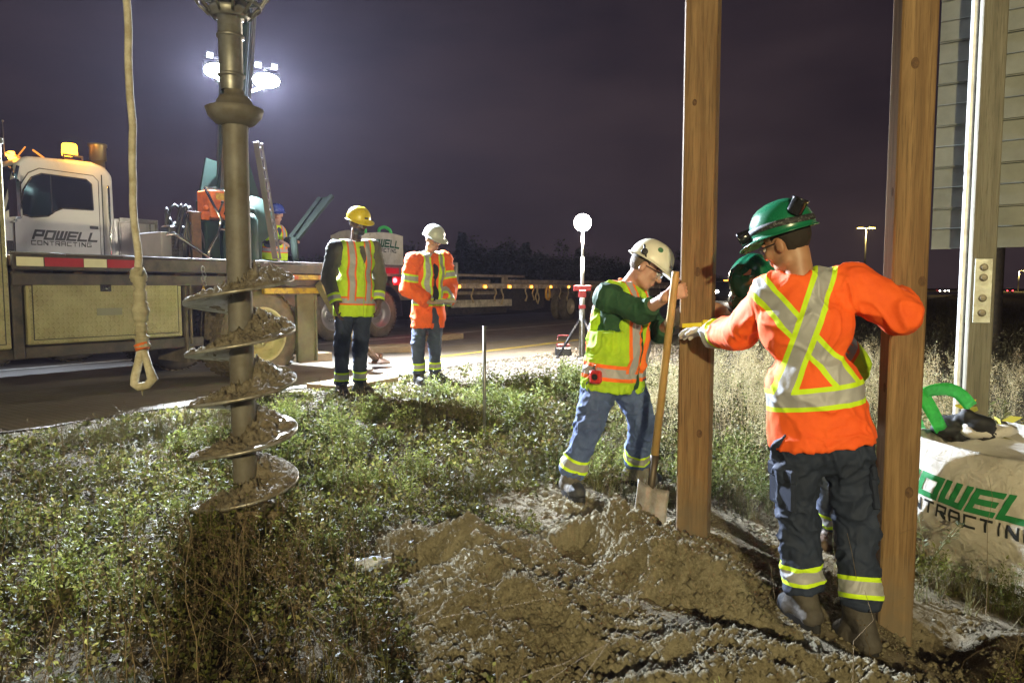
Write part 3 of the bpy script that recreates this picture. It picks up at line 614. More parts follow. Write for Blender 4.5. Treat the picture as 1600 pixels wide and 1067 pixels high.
# ================================================================== near truck (digger derrick)
def digger_truck():
    T = frame_obj('drilling_truck', 4.6, 8.45, 'nearest truck with flat deck, diamond plate toolboxes and dark green crane', 'truck')
    S = 7.2
    mb = MB(); mb.box((2.0, S+.02, 1.30), (6.45, 9.7, 1.395), .008); mb.box((2.0, S+.5, .85), (6.4, S+.62, 1.29)); mb.box((2.0, 9.0, .85), (6.4, 9.12, 1.29)); 
    for q in range(9): mb.box((2.2+q*.5, S+.06, 1.17), (2.28+q*.5, 9.6, 1.295))
    mb.obj('deck', rusty, T)
    mb = MB(); mb.box((2.66, S-.035, 1.26), (4.86, S+.018, 1.40), .01); mb.box((4.86, S-.045, 1.24), (5.02, S+.018, 1.41), .01); mb.box((5.02, S-.035, 1.27), (6.45, S+.018, 1.39), .01)
    mb.box((2.66, S-.01, 1.12), (6.3, S+.05, 1.235), .01); mb.tube([(2.64, S-.03, 1.405), (6.45, S-.03, 1.405)], .014, 8)
    for q in (2.95, 3.6, 4.3, 5.5): mb.box((q, S-.05, 1.39), (q+.14, S+.01, 1.418), .004)
    mb.obj('side_rail', black_steel, T)
    for x0, x1, m in ((27, 69, cream_refl), (71, 131, red_refl), (132, 167, cream_refl), (168, 216, red_refl)):
        MB().box((tpix(x0, S), S-.040, 1.295), (tpix(x1, S), S-.036, 1.375), 0).obj('reflective_strip', m, T)
    MB().box((2.66, S-.012, 1.115), (4.8, S-.006, 1.16), 0)
    # rear beam in worn yellow and red
    mb = MB(); mb.box((5.45, S-.05, 1.20), (6.45, S+.0, 1.262), .006); mb.box((5.25, S-.02, 1.03), (6.4, S+.04, 1.10), .006); mb.obj('rear_beam', yellow_paint, T)
    for x0, x1 in ((425, 440), (452, 464), (494, 512)): MB().box((tpix(x0, S), S-.054, 1.205), (tpix(x1, S), S-.051, 1.258), 0).obj('reflective_strip', mat('worn_red_paint', (.40, .07, .02), .6, c2=(.45, .28, .04), ns=20, lo=.5, hi=.6), T)
    # toolbox
    def toolbox(t0, t1, z0, z1, s0, latch, inset=.05):
        mb = MB(); mb.box((t0, s0, z0), (t1, s0+.55, z1), .012)
        b = mb.obj('toolbox', diamond, T)
        mb = MB(); g = inset
        mb.box((t0+g, s0-.006, z0+g), (t1-g, s0-.001, z1-g), .002); d = mb.obj('door', diamond, b)
        e = g-.008; mb = MB()
        for a, c in (((t0+e, z0+e), (t1-e, z0+e+.007)), ((t0+e, z1-e-.007), (t1-e, z1-e)), ((t0+e, z0+e), (t0+e+.007, z1-e)), ((t1-e-.007, z0+e), (t1-e, z1-e))): mb.box((a[0], s0-.004, a[1]), (c[0], s0-.0015, c[1]), 0)
        mb.obj('door_seal', black_plastic, b)
        if latch:
            lt, lz = latch; mb = MB(); mb.box((lt-.052, s0-.018, lz-.034), (lt+.052, s0-.006, lz+.034), .006); mb.box((lt-.035, s0-.022, lz-.02), (lt+.035, s0-.017, lz+.02), .004); mb.lathe([(.012, s0-.03), (.001, s0-.031)], (lt, 0, lz), 'y', 12); mb.lathe([(.012, s0-.018), (.012, s0-.03)], (lt, 0, lz), 'y', 12)
            mb.obj('latch', chrome, b)
        return b
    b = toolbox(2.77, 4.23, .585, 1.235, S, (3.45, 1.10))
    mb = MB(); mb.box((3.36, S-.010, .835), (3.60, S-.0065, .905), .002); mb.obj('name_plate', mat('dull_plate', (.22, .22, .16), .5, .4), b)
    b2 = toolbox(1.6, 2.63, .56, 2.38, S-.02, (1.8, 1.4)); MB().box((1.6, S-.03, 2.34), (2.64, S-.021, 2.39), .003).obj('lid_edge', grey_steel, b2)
    mb = MB(); mb.box((1.9, S+.05, .46), (4.5, S+.15, .57), .008); mb.box((2.66, S+.02, .46), (2.75, S+.2, 1.25), .01); mb.box((2.0, S+1.0, .5), (6.2, S+1.15, .85), .01); mb.box((2.0, S+1.6, .5), (6.2, S+1.75, .85), .01); mb.obj('chassis', black_steel, T)
    mb = MB(); mb.box((4.28, S+.02, .30), (4.31, S+.6, 1.2), .003); mb.box((4.32, S-.01, .50), (4.34, S+.02, 1.15), .003); mb.obj('mud_flap', dark_rubber, T)
    for (s_, ) in ((S+.17,), (S+.49,)): wheel(T, 5.26, s_, .545, .28)
    for (s_, ) in ((S+2.0,), (S+2.3,)): wheel(T, 5.26, s_, .545, .28)
    # rear leg
    t0, t1 = tpix(463, S), tpix(493, S)
    mb = MB(); mb.box((t0, S-.02, .18), (t1, S+.03, 1.02), .006); mb.box((t1-.03, S-.035, .18), (t1, S-.02, 1.02), .004); mb.obj('outrigger_guard', mat('olive_paint', (.11, .115, .055), .5, c2=(.07, .065, .035), ns=6), T)
    mb = MB(); mb.obox((6.30, S-.10, .80), (.26, 0, -.38), (0, .07, 0), (.065, 0, .045), .012); mb.obj('outrigger_beam', mat('tan_paint', (.34, .30, .13), .5, c2=(.20, .17, .08), ns=6), T)
    mb = MB(); mb.tube([(6.5, S-.10, .5), (6.95, S-.12, .12)], .045, 10); mb.lathe([(.001, .05), (.15, .06), (.15, .09), (.05, .13), (.05, .2)], (7.0, S-.12, 0), 'z', 20); mb.obj('outrigger_foot', rusty, T)
    # hanging snatch block
    t_ = tpix(320, S-.1)
    mb = MB(); 
    for q in range(4):
        z = 1.30-q*.05; mb.tube([(t_+(.012 if q % 2 else 0)+.02*math.cos(a), S-.09+(.02*math.sin(a) if q % 2 else 0), z+.032*math.sin(a)) for a in np.linspace(0, 6.28, 12)], .006, 6, False)
    mb.obj('chain', grey_steel, T)
    mb = MB(); mb.tube([(t_-.02, S-.09, 1.05), (t_, S-.09, 1.12), (t_+.02, S-.09, 1.05)], .01, 8); mb.prism([(t_-.03, 1.06), (t_+.03, 1.06), (t_+.075, .93), (t_+.03, .88), (t_-.05, .88), (t_-.085, .93)], S-.12, S-.06, 'y'); mb.obj('hook_block', mat('hook_yellow', (.62, .40, .02), .45), T)
    # ---- superstructure
    tc_, s_c = 5.66, 8.45
    mb = MB(); mb.lathe([(.45, 1.39), (.45, 1.47), (.36, 1.5), (.34, 1.75), (.42, 1.78), (.42, 1.85), (.01, 1.85)], (tc_, s_c, 0), 'z', 28); mb.box((tc_-.3, s_c-.3, 1.85), (tc_+.3, s_c+.3, 2.25), .03)
    mb.prism([(tc_-.28, 2.2), (tc_+.3, 2.2), (tc_+.12, 2.75), (tc_-.15, 2.8)], s_c-.28, s_c-.24, 'y'); mb.prism([(tc_-.28, 2.2), (tc_+.3, 2.2), (tc_+.12, 2.75), (tc_-.15, 2.8)], s_c+.24, s_c+.28, 'y'); mb.obj('turret', green_paint, T)
    mb = MB(); mb.lathe([(.001, s_c-.42), (.30, s_c-.42), (.30, s_c-.38), (.18, s_c-.37), (.18, s_c+.37), (.30, s_c+.38), (.30, s_c+.42), (.001, s_c+.42)], (5.74, 0, 1.98), 'y', 30)
    mb.box((5.6, s_c-.36, 1.40), (5.9, s_c+.3, 1.75), .02); mb.tube([(5.52, s_c-.45, 1.42), (5.52, s_c-.45, 2.0), (5.60, s_c-.45, 2.1), (5.7, s_c-.45, 2.1), (5.74, s_c-.45, 1.98)], .035, 10); mb.obj('winch', green_paint, T)
    mb = MB(); mb.lathe([(.001, 1.4), (.13, 1.4), (.13, 1.93), (.09, 2.0), (.001, 2.0)], (5.36, S+.45, 0), 'z', 22); mb.obj('hydraulic_tank', green_paint, T)
    # control station
    p0, p1 = tpix(327, S+.6), tpix(358, S+.6); ss = S+.6
    mb = MB(); mb.box((p0+.04, ss-.02, 1.93), (p1+.05, ss+.25, 2.26), .015); pn = mb.obj('control_panel', orange_paint, T)
    mb = MB(); mb.box((p0+.12, ss-.026, 2.15), (p0+.25, ss-.021, 2.23), .001); mb.obj('warning_label', yellow_paint, pn)
    for q in range(4): mb = MB(); mb.tube([(p0+.14+q*.08, ss-.03, 1.98), (p0+.15+q*.08, ss-.1, 2.1)], .012, 6); mb.ball((p0+.15+q*.08, ss-.105, 2.115), .02, 8); mb.obj('lever', black_plastic, pn)
    mb = MB(); mb.tube([(p0-.04, ss-.05, 2.27), (p0+.16, ss-.05, 1.92), (p0+.12, ss-.05, 1.75), (p0+.0, ss-.04, 1.55), (p0-.02, ss-.04, 1.42)], .017, 8); mb.tube([(p0-.04, ss-.05, 2.27), (p1+.06, ss-.05, 2.265)], .015, 8); mb.tube([(p0+.14, ss-.04, 1.80), (p0+.3, ss-.04, 1.80)], .014, 8); mb.obj('guard_rail', chrome, T)
    mb = MB(); mb.box((p0+.0, ss+.02, 1.40), (p0+.20, ss+.3, 1.9), .02); mb.box((p0+.24, ss+.02, 1.40), (p1+.05, ss+.3, 1.88), .02); mb.obj('valve_cabinet', green_paint, T)
    mb = MB(); mb.box((p0-.17, ss+.02, 1.40), (p0-.05, ss+.12, 1.98), .01); mb.box((p0-.2, ss, 1.97), (p0+.0, ss+.14, 1.99), .004); mb.obj('upright', rusty, T)
    r_ = np.random.default_rng(3)
    for q in range(22):
        a = r_.uniform(-.42, -.12); z0 = r_.uniform(1.42, 1.6); h = r_.uniform(.2, .62); y = ss+r_.uniform(0, .4); b_ = a+r_.uniform(.05, .25)
        MB().tube([(p0+a+(b_-a)*u+.03*math.sin(5*u+q), y, z0+h*math.sin(math.pi*u)) for u in np.linspace(0, 1, 9)], r_.uniform(.012, .026), 7).obj('hydraulic_hose', black_plastic, T)
    mb = MB(); mb.box((p0-.40, ss+.1, 1.42), (p0-.20, ss+.3, 1.82), .02); mb.obj('valve_block', black_plastic, T)
    mb = MB(); mb.ball((p0-.03, ss-.05, 2.04), .03, 8); mb.box((p0-.06, ss-.03, 1.90), (p0+.03, ss+.02, 2.0), .01); mb.obj('valve', orange_paint, T)
    # grey bin and pipe
    g0, g1 = tpix(256, S+.7), tpix(292, S+.7); mb = MB(); mb.box((g0, S+.7, 1.40), (g1, S+1.3, 1.74), .01); mb.obj('parts_bin', mat('bin_paint', (.19, .19, .20), .5), T)
    mb = MB(); mb.tube([(g0-.02, S+.55, 1.69), (g0+.04, S+.5, 1.71), (g0+.12, S+.5, 1.66), (g0+.35, S+.45, 1.50), (g0+.46, S+.4, 1.41)], .02, 8); mb.obj('pipe', chrome, T)
    # loose red cloth on deck
    # leaning brace and boom rest
    mb = MB(); a = at(400, 222, 8.4); b = at(430, 404, 8.75); 
    def loc(p): t, s = to_ts(p[0], p[1]); return np.array([t, s, p[2]])
    a, b = loc(a), loc(b); mb.tube([a, b], .042, 4, True, False); mb.tube([a+[.09, .02, 0], b+[.09, .02, 0]], .018, 4, True, False)
    for q in np.linspace(.02, .98, 12): c = a+(b-a)*q; mb.tube([c, c+[.09, .02, (b-a)[2]*.04]], .012, 4)
    mb.obj('brace', mat('brace_steel', (.07, .06, .055), .6), T)
    mb = MB()
    for (x0, y0, x1, y1) in ((454, 372, 500, 310), (464, 374, 519, 306)): mb.tube([loc(at(x0, y0, 10.6)), loc(at(x1, y1, 10.9))], .04, 4, True, False)
    a, b = loc(at(454, 372, 10.6)), loc(at(500, 310, 10.9)); c, d = loc(at(464, 374, 10.6)), loc(at(519, 306, 10.9))
    mb.add([a, b, d, c, a+[0, .05, 0], b+[0, .05, 0], d+[0, .05, 0], c+[0, .05, 0]], [(0, 1, 2, 3), (7, 6, 5, 4), (0, 4, 5, 1), (1, 5, 6, 2), (2, 6, 7, 3), (3, 7, 4, 0)])
    mb.tube([loc(at(459, 373, 10.6)), loc(at(462, 410, 10.4))], .05, 6); mb.obj('boom_rest', mat('rest_paint', (.012, .018, .012), .8, spec=.1), T)
    mb = MB(); mb.box((7.0, 9.3, 1.40), (7.3, 9.5, 1.62), .01)
    # boom: foot at the turret, tip above the auger
    tip = np.array([*to_ts(-1.12, 3.75), 6.6]); foot = np.array([tc_, s_c, 2.55]); ax = (tip-foot); L = np.linalg.norm(ax); e = ax/L
    side = np.cross(e, [0, 0, 1]); side /= np.linalg.norm(side); upv = np.cross(side, e)
    mb = MB(); mb.obox(foot+e*L*.30, e*L*.32, side*.13, upv*.17, .02); mb.obj('boom', green_paint, T)
    mb = MB(); mb.obox(foot+e*L*.74, e*L*.26, side*.095, upv*.13, .015); mb.obox(tip, e*.12, side*.16, upv*.2, .02); mb.obj('boom_extension', mat('extension_paint', (.45, .45, .42), .4), T)
    mb = MB(); mb.tube([foot+[-.05, 0, -.35]+e*.2, foot+e*2.3-upv*.2], .07, 12); mb.tube([foot+e*2.2-upv*.2, foot+e*3.0-upv*.17], .04, 10); mb.obj('lift_cylinder', grey_steel, T)
    mb = MB(); 
    for q in range(3): mb.tube([foot+e*u-side*(.16+.02*q)*(-1 if side[0] > 9 else 1)+upv*.05*math.sin(u*2+q) for u in np.linspace(.2, 3.4, 12)], .014, 6)
    mb.obj('hose_bundle', black_plastic, T)
    mb = MB(); ro = foot+e*.0; 
    # work lights
    for i, (px, py, d) in enumerate(((340, 112, 9.85), (416, 127, 9.85))):
        c = loc(at(px, py, d)); W_ = loc(at(px+14, py, d))-c; W_ = W_/np.linalg.norm(W_); back = np.array([*ts(0, 0)[:2], 0]);
        n_ = loc(np.array([-.55, 3.8, -.1]))-c; n_ /= np.linalg.norm(n_); W_ = np.cross(n_, [0, 0, 1]); W_ /= np.linalg.norm(W_); Hh = np.cross(W_, n_)
        if Hh[2] < 0: Hh = -Hh
        mb = MB(); mb.obox(c-n_*.05, W_*.18, n_*.035, Hh*.10, .01); 
        mb.obox(c-n_*.09+Hh*.15, W_*.17, n_*.02, Hh*.012, .003); mb.obox(c-n_*.1-Hh*.02, W_*.02, n_*.03, Hh*.15, .003)
        for q in (-1, 1): mb.obox(c-n_*.05+W_*.10*q+Hh*.19, W_*.042, n_*.025, Hh*.042, .005)
        wl = mb.obj('work_light', black_plastic, T)
        mb = MB(); pr = [(c-n_*.012+W_*.172*math.cos(a)+Hh*.098*math.sin(a)) for a in np.linspace(0, 2*math.pi, 32, endpoint=False)]; mb.add([c-n_*-.012]+pr+[p+n_*.008 for p in [c+(q_-c)*.9 for q_ in pr]], [(1+i_, 1+(i_+1) % 32, 33+(i_+1) % 32, 33+i_) for i_ in range(32)]+[(33+i_, 33+(i_+1) % 32, 0) for i_ in range(32)]); mb.obj('lens', led_on, wl)  # oval outline puts the lamp's bloom into the lens shape
        for q in (-1, 1): MB().obox(c-n_*.022+W_*.10*q+Hh*.19, W_*.034, n_*.003, Hh*.032, 0).obj('lens', mat('small_led_lens_lit', (1, 1, 1), .3, emit=14, ecol=(.85, .9, 1)), wl)
        mb = MB(); mb.tube([c-n_*.1-Hh*.1, foot+e*(1.5 if i == 0 else 1.45)-upv*.1], .02, 6); mb.obj('light_bracket', black_steel, T)
        cw = ts(c[0], c[1], c[2]); nw = ts(n_[0], n_[1], n_[2])
        LEDS.append((cw+nw*.06, nw))
    return T
LEDS = []
def lettering_panel(parent, t0, s, z, size, sx, c1, m1, m2, tilt=-0.0, two=True):
    # block capitals on a panel facing -s : local x along t, y up
    def M(z_, off): return Matrix(((1, 0, 0, t0-org_of(parent)[0]+off), (0, 0, -1, s-org_of(parent)[1]), (0, 1, 0, z_-org_of(parent)[2]), (0, 0, 0, 1)))
    a = lettering('POWELL', m1, parent, size, M(z, 0), thick=.33, shear=.35, sx=sx, gap=.10)
    b = lettering('CONTRACTING', m2, parent, size*.52, M(z-size*.86, -size*.22), thick=.21, sx=sx*.96, gap=.27)
    return a, b

# ================================================================== far flatbed truck with the white cab
def cab_truck():
    T = frame_obj('flatbed_truck', 8.2, 12.6, 'white-cabbed flatbed truck with amber beacon parked behind the nearest truck', 'truck')
    S = 11.3; t0, t1 = 4.13, 5.62
    # cab shell: profile in (t, z) extruded across
    prof = [(3.35, 1.0), (3.35, 1.72), (3.95, 1.95), (4.12, 2.08), (4.32, 2.84), (4.42, 2.94), (5.3, 2.98), (5.50, 2.93), (5.60, 2.80), (5.62, 1.0)]
    # ring of side frame around the window opening
    def side(sy, m_):
        bm = bmesh.new(); outer = [(4.13, 1.0), (4.13, 2.08), (4.32, 2.84), (4.42, 2.94), (5.3, 2.98), (5.50, 2.93), (5.60, 2.80), (5.62, 1.0)]
        return outer
    mb = MB(); mb.prism(prof, S, S+2.3, 'y'); cab = mb.obj('cab', white_paint, T); md = cab.modifiers.new('b', 'BEVEL'); md.width = .06; md.segments = 4; md.limit_method = 'ANGLE'; md.angle_limit = .6; md.harden_normals = False
    MB().box((5.22, S-.036, 1.98), (5.34, S-.019, 2.02), .006).obj('door_handle', black_plastic, cab); MB().box((4.14, S-.012, 1.0), (4.22, S-.001, 1.75), .004).obj('wheel_arch_trim', black_plastic, cab)
    mb = MB(); fr = 2.0
    wpoly = [(4.30, 2.13), (4.36, 2.45), (4.47, 2.64), (4.60, 2.71), (5.20, 2.70), (5.27, 2.64), (5.28, 2.26), (4.86, 2.25), (4.76, 2.20), (4.66, 2.12), (4.45, 2.09)]
    dr = [(4.24, 1.02), (4.24, 2.12), (4.32, 2.5), (4.44, 2.70), (4.58, 2.78), (5.30, 2.77), (5.37, 2.70), (5.37, 1.35), (5.30, 1.02)]
    door = MB().prism(dr, S-.018, S-.001, 'y').obj('door', white_paint, cab)
    bm = bmesh.new(); 
    mb = MB()
    for i in range(len(dr)): a, b = dr[i], dr[(i+1) % len(dr)]; mb.tube([(a[0], S-.012, a[1]), (b[0], S-.012, b[1])], .008, 5)
    mb.obj('door_gap', black_plastic, door)
    win = MB().prism(wpoly, S-.024, S-.019, 'y').obj('window', glass_m, cab)
    mb = MB()
    for i in range(len(wpoly)): a, b = wpoly[i], wpoly[(i+1) % len(wpoly)]; mb.tube([(a[0], S-.022, a[1]), (b[0], S-.022, b[1])], .011, 5)
    mb.obj('window_seal', black_plastic, win)
    MB().box((4.71, S-.030, 2.15), (4.725, S-.025, 2.70), 0).obj('window_divider', black_plastic, win)
    MB().prism([(4.145, 2.12), (4.30, 2.80), (4.29, 2.80), (4.13, 2.12)], S+.1, S+2.2, 'y').obj('windshield', glass_m, cab)
    MB().prism([(4.14, 2.14), (4.20, 2.18), (4.28, 2.5), (4.34, 2.78), (4.30, 2.79)], S-.006, S-.002, 'y').obj('quarter_window', glass_m, cab)
    mb = MB(); mb.box((5.42, S-.006, 1.05), (5.435, S-.001, 2.80), 0); mb.obj('panel_gap', black_plastic, cab)
    mb = MB(); mb.tube([(5.50, S-.03, 1.3), (5.50, S-.05, 1.34), (5.50, S-.05, 2.60), (5.50, S-.03, 2.64)], .016, 8); mb.obj('grab_rail', chrome, cab)
    lettering_panel(cab, 4.46, S-.0205, 1.80, .105, .98, None, ink, ink)
    # mirror
    mb = MB(); mb.box((4.10, S-.42, 2.02), (4.20, S-.20, 2.55), .03); mb.tube([(4.2, S, 2.75), (4.14, S-.3, 2.68), (4.15, S-.31, 2.5)], .015, 6); mb.tube([(4.2, S, 2.0), (4.15, S-.31, 2.0), (4.15, S-.31, 2.1)], .015, 6); mb.obj('mirror', chrome, cab)
    # lamps on the roof
    mb = MB(); mb.box((5.02, S+.3, 2.97), (5.26, S+.5, 3.02), .01); mb.tube([(5.0, S+.2, 2.95), (5.0, S+.2, 3.06), (5.26, S+.2, 3.06), (5.26, S+.2, 2.95)], .02, 6); bc = mb.obj('beacon_bracket', black_steel, cab)
    mb = MB(); mb.lathe([(.10, 3.07), (.105, 3.10), (.10, 3.22), (.085, 3.245), (.001, 3.25)], (5.13, S+.3, 0), 'z', 20); mb.obj('beacon', mat('beacon_lit', (1, .45, .03), .3, emit=7, ecol=(1, .42, .02)), cab)
    for q in range(5): MB().box((4.36+q*.13, S+.35+q*.28, 2.97), (4.43+q*.13, S+.50+q*.28, 3.03), .01).obj('roof_marker', amber_on, cab)
    mb = MB(); mb.tube([(4.30, S+.3, 2.99), (4.95, S+1.0, 3.0)], .012, 6); mb.tube([(4.6, S+.2, 3.06), (4.9, S+.5, 2.99)], .014, 6); mb.tube([(4.55, S+.6, 3.0), (4.66, S+.6, 3.16)], .01, 6); mb.obj('light_bar', mat('light_bar_paint', (.6, .25, .05), .4, emit=.6, ecol=(1, .35, .05)), cab)
    mb = MB(); mb.tube([(4.35, S+.5, 2.95), (4.35, S+.5, 3.45)], .006, 6); mb.ball((4.35, S+.5, 3.46), .018, 8); mb.obj('antenna', grey_steel, cab)
    mb = MB(); mb.tube([(5.82, S+.9, 1.4), (5.82, S+.9, 3.15)], .10, 16); mb.lathe([(.10, 3.15), (.125, 3.16), (.125, 3.36), (.14, 3.38), (.14, 3.42), (.05, 3.43)], (5.82, S+.9, 0), 'z', 16); mb.obj('exhaust_stack', mat('stack_metal', (.42, .33, .12), .35, .8), T)
    # box behind the cab
    a, b = tpix(179, S), tpix(254, S)
    mb = MB(); mb.box((a, S+.05, 1.45), (b, S+1.0, 2.17), .012); bx = mb.obj('toolbox', mat('bright_aluminium', (.45, .45, .44), .4, .6), T)
    MB().box((a+.17, S+.036, 1.50), (b-.2, S+.048, 2.11), .004).obj('door', mat('tread_aluminium', (.52, .50, .48), .4, .5, bump=.8, bs=70, bd=.01), bx)
    mb = MB(); mb.box((a+.15, S+.03, 2.12), (b, S+.05, 2.19), .006); mb.box((b-.05, S+.03, 1.46), (b, S+.049, 2.12), .004); mb.box((b-.14, S+.03, 1.46), (b-.12, S+.049, 2.12), .004); mb.box((a+.13, S+.03, 1.46), (a+.15, S+.049, 2.12), .004); mb.obj('door_frame', grey_steel, bx)
    # deck
    mb = MB(); mb.box((5.7, S+.1, 1.46), (12.95, S+2.4, 1.60), .01); mb.box((5.7, S+.8, 1.0), (12.8, S+.95, 1.45)); mb.box((5.7, S+1.6, 1.0), (12.8, S+1.75, 1.45)); mb.obj('deck', rusty, T)
    mb = MB(); mb.box((5.7, S+.05, 1.36), (12.95, S+.098, 1.58), .008); mb.tube([(5.7, S+.06, 1.60), (12.95, S+.06, 1.60)], .02, 6); mb.obj('side_rail', grey_steel, T)
    for x0, x1, m in ((590, 602, cream_refl), (604, 626, red_refl), (640, 652, cream_refl)): MB().box((tpix(x0, S), S+.040, 1.42), (tpix(x1, S), S+.046, 1.55), 0).obj('reflective_strip', m, T)
    tl = tpix(617, S); mb = MB(); mb.lathe([(.055, S+.0), (.055, S-.03), (.001, S-.035)], (tl, 0, 1.27), 'y', 16); mb.obj('tail_light', red_on, T)
    mb = MB(); mb.box((tl-.03, S-.0, 1.16), (tl+.35, S+.05, 1.36), .01); mb.obj('lamp_housing', red_refl, T)
    tw = tpix(597, S+.1)
    for tt in (tw, tw-1.35, 5.0, 3.9): 
        wheel(T, tt, S+.28, .53, .28, rim=mat('dull_rim', (.32, .31, .30), .4, .6))
    for sgn in (S+.62,): wheel(T, tw, sgn, .53, .28, rim=mat('dull_rim', (.3, .3, .3), .4))
    mb = MB(); pts = [(tw+.68*math.cos(a), z) for a, z in [(a, .53+.68*math.sin(a)) for a in np.linspace(-.1, math.pi*.95, 14)]]
    for (a, b) in zip(pts[:-1], pts[1:]): mb.obox(((a[0]+b[0])/2, S+.45, (a[1]+b[1])/2), ((b[0]-a[0])/2*1.05, 0, (b[1]-a[1])/2*1.05), (0, .33, 0), (-(b[1]-a[1])*.06, 0, (b[0]-a[0])*.06), 0)
    mb.obj('fender', black_plastic, T)
    mb = MB(); mb.box((12.55, S+.1, .45), (12.95, S+.3, 1.3), .01); mb.box((6.0, S+.5, .5), (8.6, S+.9, 1.3), .02); mb.box((9.0, S+.6, .6), (9.9, S+1.1, 1.3), .02); mb.obj('chassis', black_steel, T)
    mb = MB(); mb.box((12.75, S-.02, .55), (12.9, S+.05, .68), .01); mb.obj('marker_lamp', red_on, T)
    return T

def trailer():
    T = frame_obj('flatbed_trailer', 18, 13.5, 'long low flatbed trailer with a row of amber marker lights and hanging chains', 'trailer')
    S = 12.5; t0 = tpix(696, S); X = lambda x: tpix(x, S)
    worn = mat('worn_trailer_steel', (.42, .33, .24), .6, 0, c2=(.20, .14, .10), ns=5, bump=.3)
    mb = MB(); mb.box((t0, S+.05, 1.14), (31, S+2.4, 1.24), .01); mb.box((t0, S+.6, .75), (31, S+.75, 1.14)); mb.box((t0, S+1.7, .75), (31, S+1.85, 1.14)); mb.obj('deck', worn, T)
    mb = MB(); mb.box((t0, S-.02, 1.08), (31, S+.04, 1.22), .01)
    for q in np.arange(t0+.2, 30, .62): mb.box((q, S-.06, 1.10), (q+.16, S-.02, 1.20), .006)
    mb.obj('side_rail', mat('pale_rail', (.62, .50, .38), .55, 0, c2=(.34, .24, .16), ns=6), T)
    mb = MB(); mb.box((X(722), S+.3, 1.43), (X(832), S+.42, 1.50), .008); mb.box((X(806), S+.2, 1.25), (31, S+.34, 1.36), .01); mb.box((X(725), S+.3, 1.25), (X(730), S+.4, 1.45), .005); mb.box((X(800), S+.3, 1.25), (X(806), S+.4, 1.45), .005); mb.obj('load_beam', worn, T)
    for q in range(5): MB().box((X(735)+q*.55, S+1.0, 1.24), (X(735)+q*.55+.12, S+2.2, 1.36), .005).obj('dunnage', lumber, T)
    mb = MB(); mb.box((t0, S+.0, 1.24), (t0+.08, S+2.3, 1.78), .01)
    for q in (0, .28, .5): mb.box((t0-.06+q, S-.04, 1.10), (t0+.02+q, S+.04, 1.80), .01)
    mb.box((t0, S-.03, 1.74), (t0+.5, S+.03, 1.8), .01); mb.obj('headboard', mat('headboard_paint', (.30, .29, .25), .5, .3), T)
    MB().box((X(703), S-.06, 1.42), (X(706), S-.05, 1.60), 0).obj('reflector', red_refl, T)
    mb = MB(); mb.box((X(707), S-.0, .55), (X(800), S+.06, .76), .01); mb.obj('side_skirt', mat('skirt_paint', (.66, .58, .44), .5, c2=(.3, .26, .2)), T)
    mb = MB(); mb.box((X(707), S+.2, .35), (X(800), S+1.2, .9), .02); mb.prism([(X(800), 1.1), (X(866), 1.1), (X(866), .45), (X(845), .36), (X(812), .42), (X(800), .6)], S+.4, S+1.8, 'y'); mb.obj('chassis', black_steel, T)
    for x in (715, 756, 794, 828, 858, 886, 914, 940, 962): MB().box((X(x)-.05, S-.075, 1.10), (X(x)+.05, S-.06, 1.17), .008).obj('marker_lamp', amber_on, T)
    for x in (736, 772, 783, 820, 831, 836, 839, 855, 873, 885, 922, 930):
        mb = MB(); r_ = random.Random(x); l = r_.uniform(.35, .6); mb.tube([(X(x)+.05*math.sin(u*7+x), S-.05, 1.10-l*u) for u in np.linspace(0, 1, 8)], [.022, .03, .022, .03, .02, .03, .025, .035], 6); mb.obj('chain_binder', mat('binder_steel', (.50, .38, .20), .5, .5), T)
    mb = MB(); mb.tube([(X(853)+.12*math.cos(a), S-.07, .92+.2*math.sin(a)) for a in np.linspace(0, 6.28, 14)], .04, 6); mb.obj('ratchet_strap', mat('strap_amber', (.7, .36, .03), .5), T)
    pale = mat('pale_rim', (.55, .46, .33), .5, .3)
    for x, s_ in ((893, 0), (938, 0), (980, 0)): wheel(T, X(x), S+.16+s_, .46, .27, rim=pale); wheel(T, X(x), S+.48, .46, .27, rim=pale)
    return T

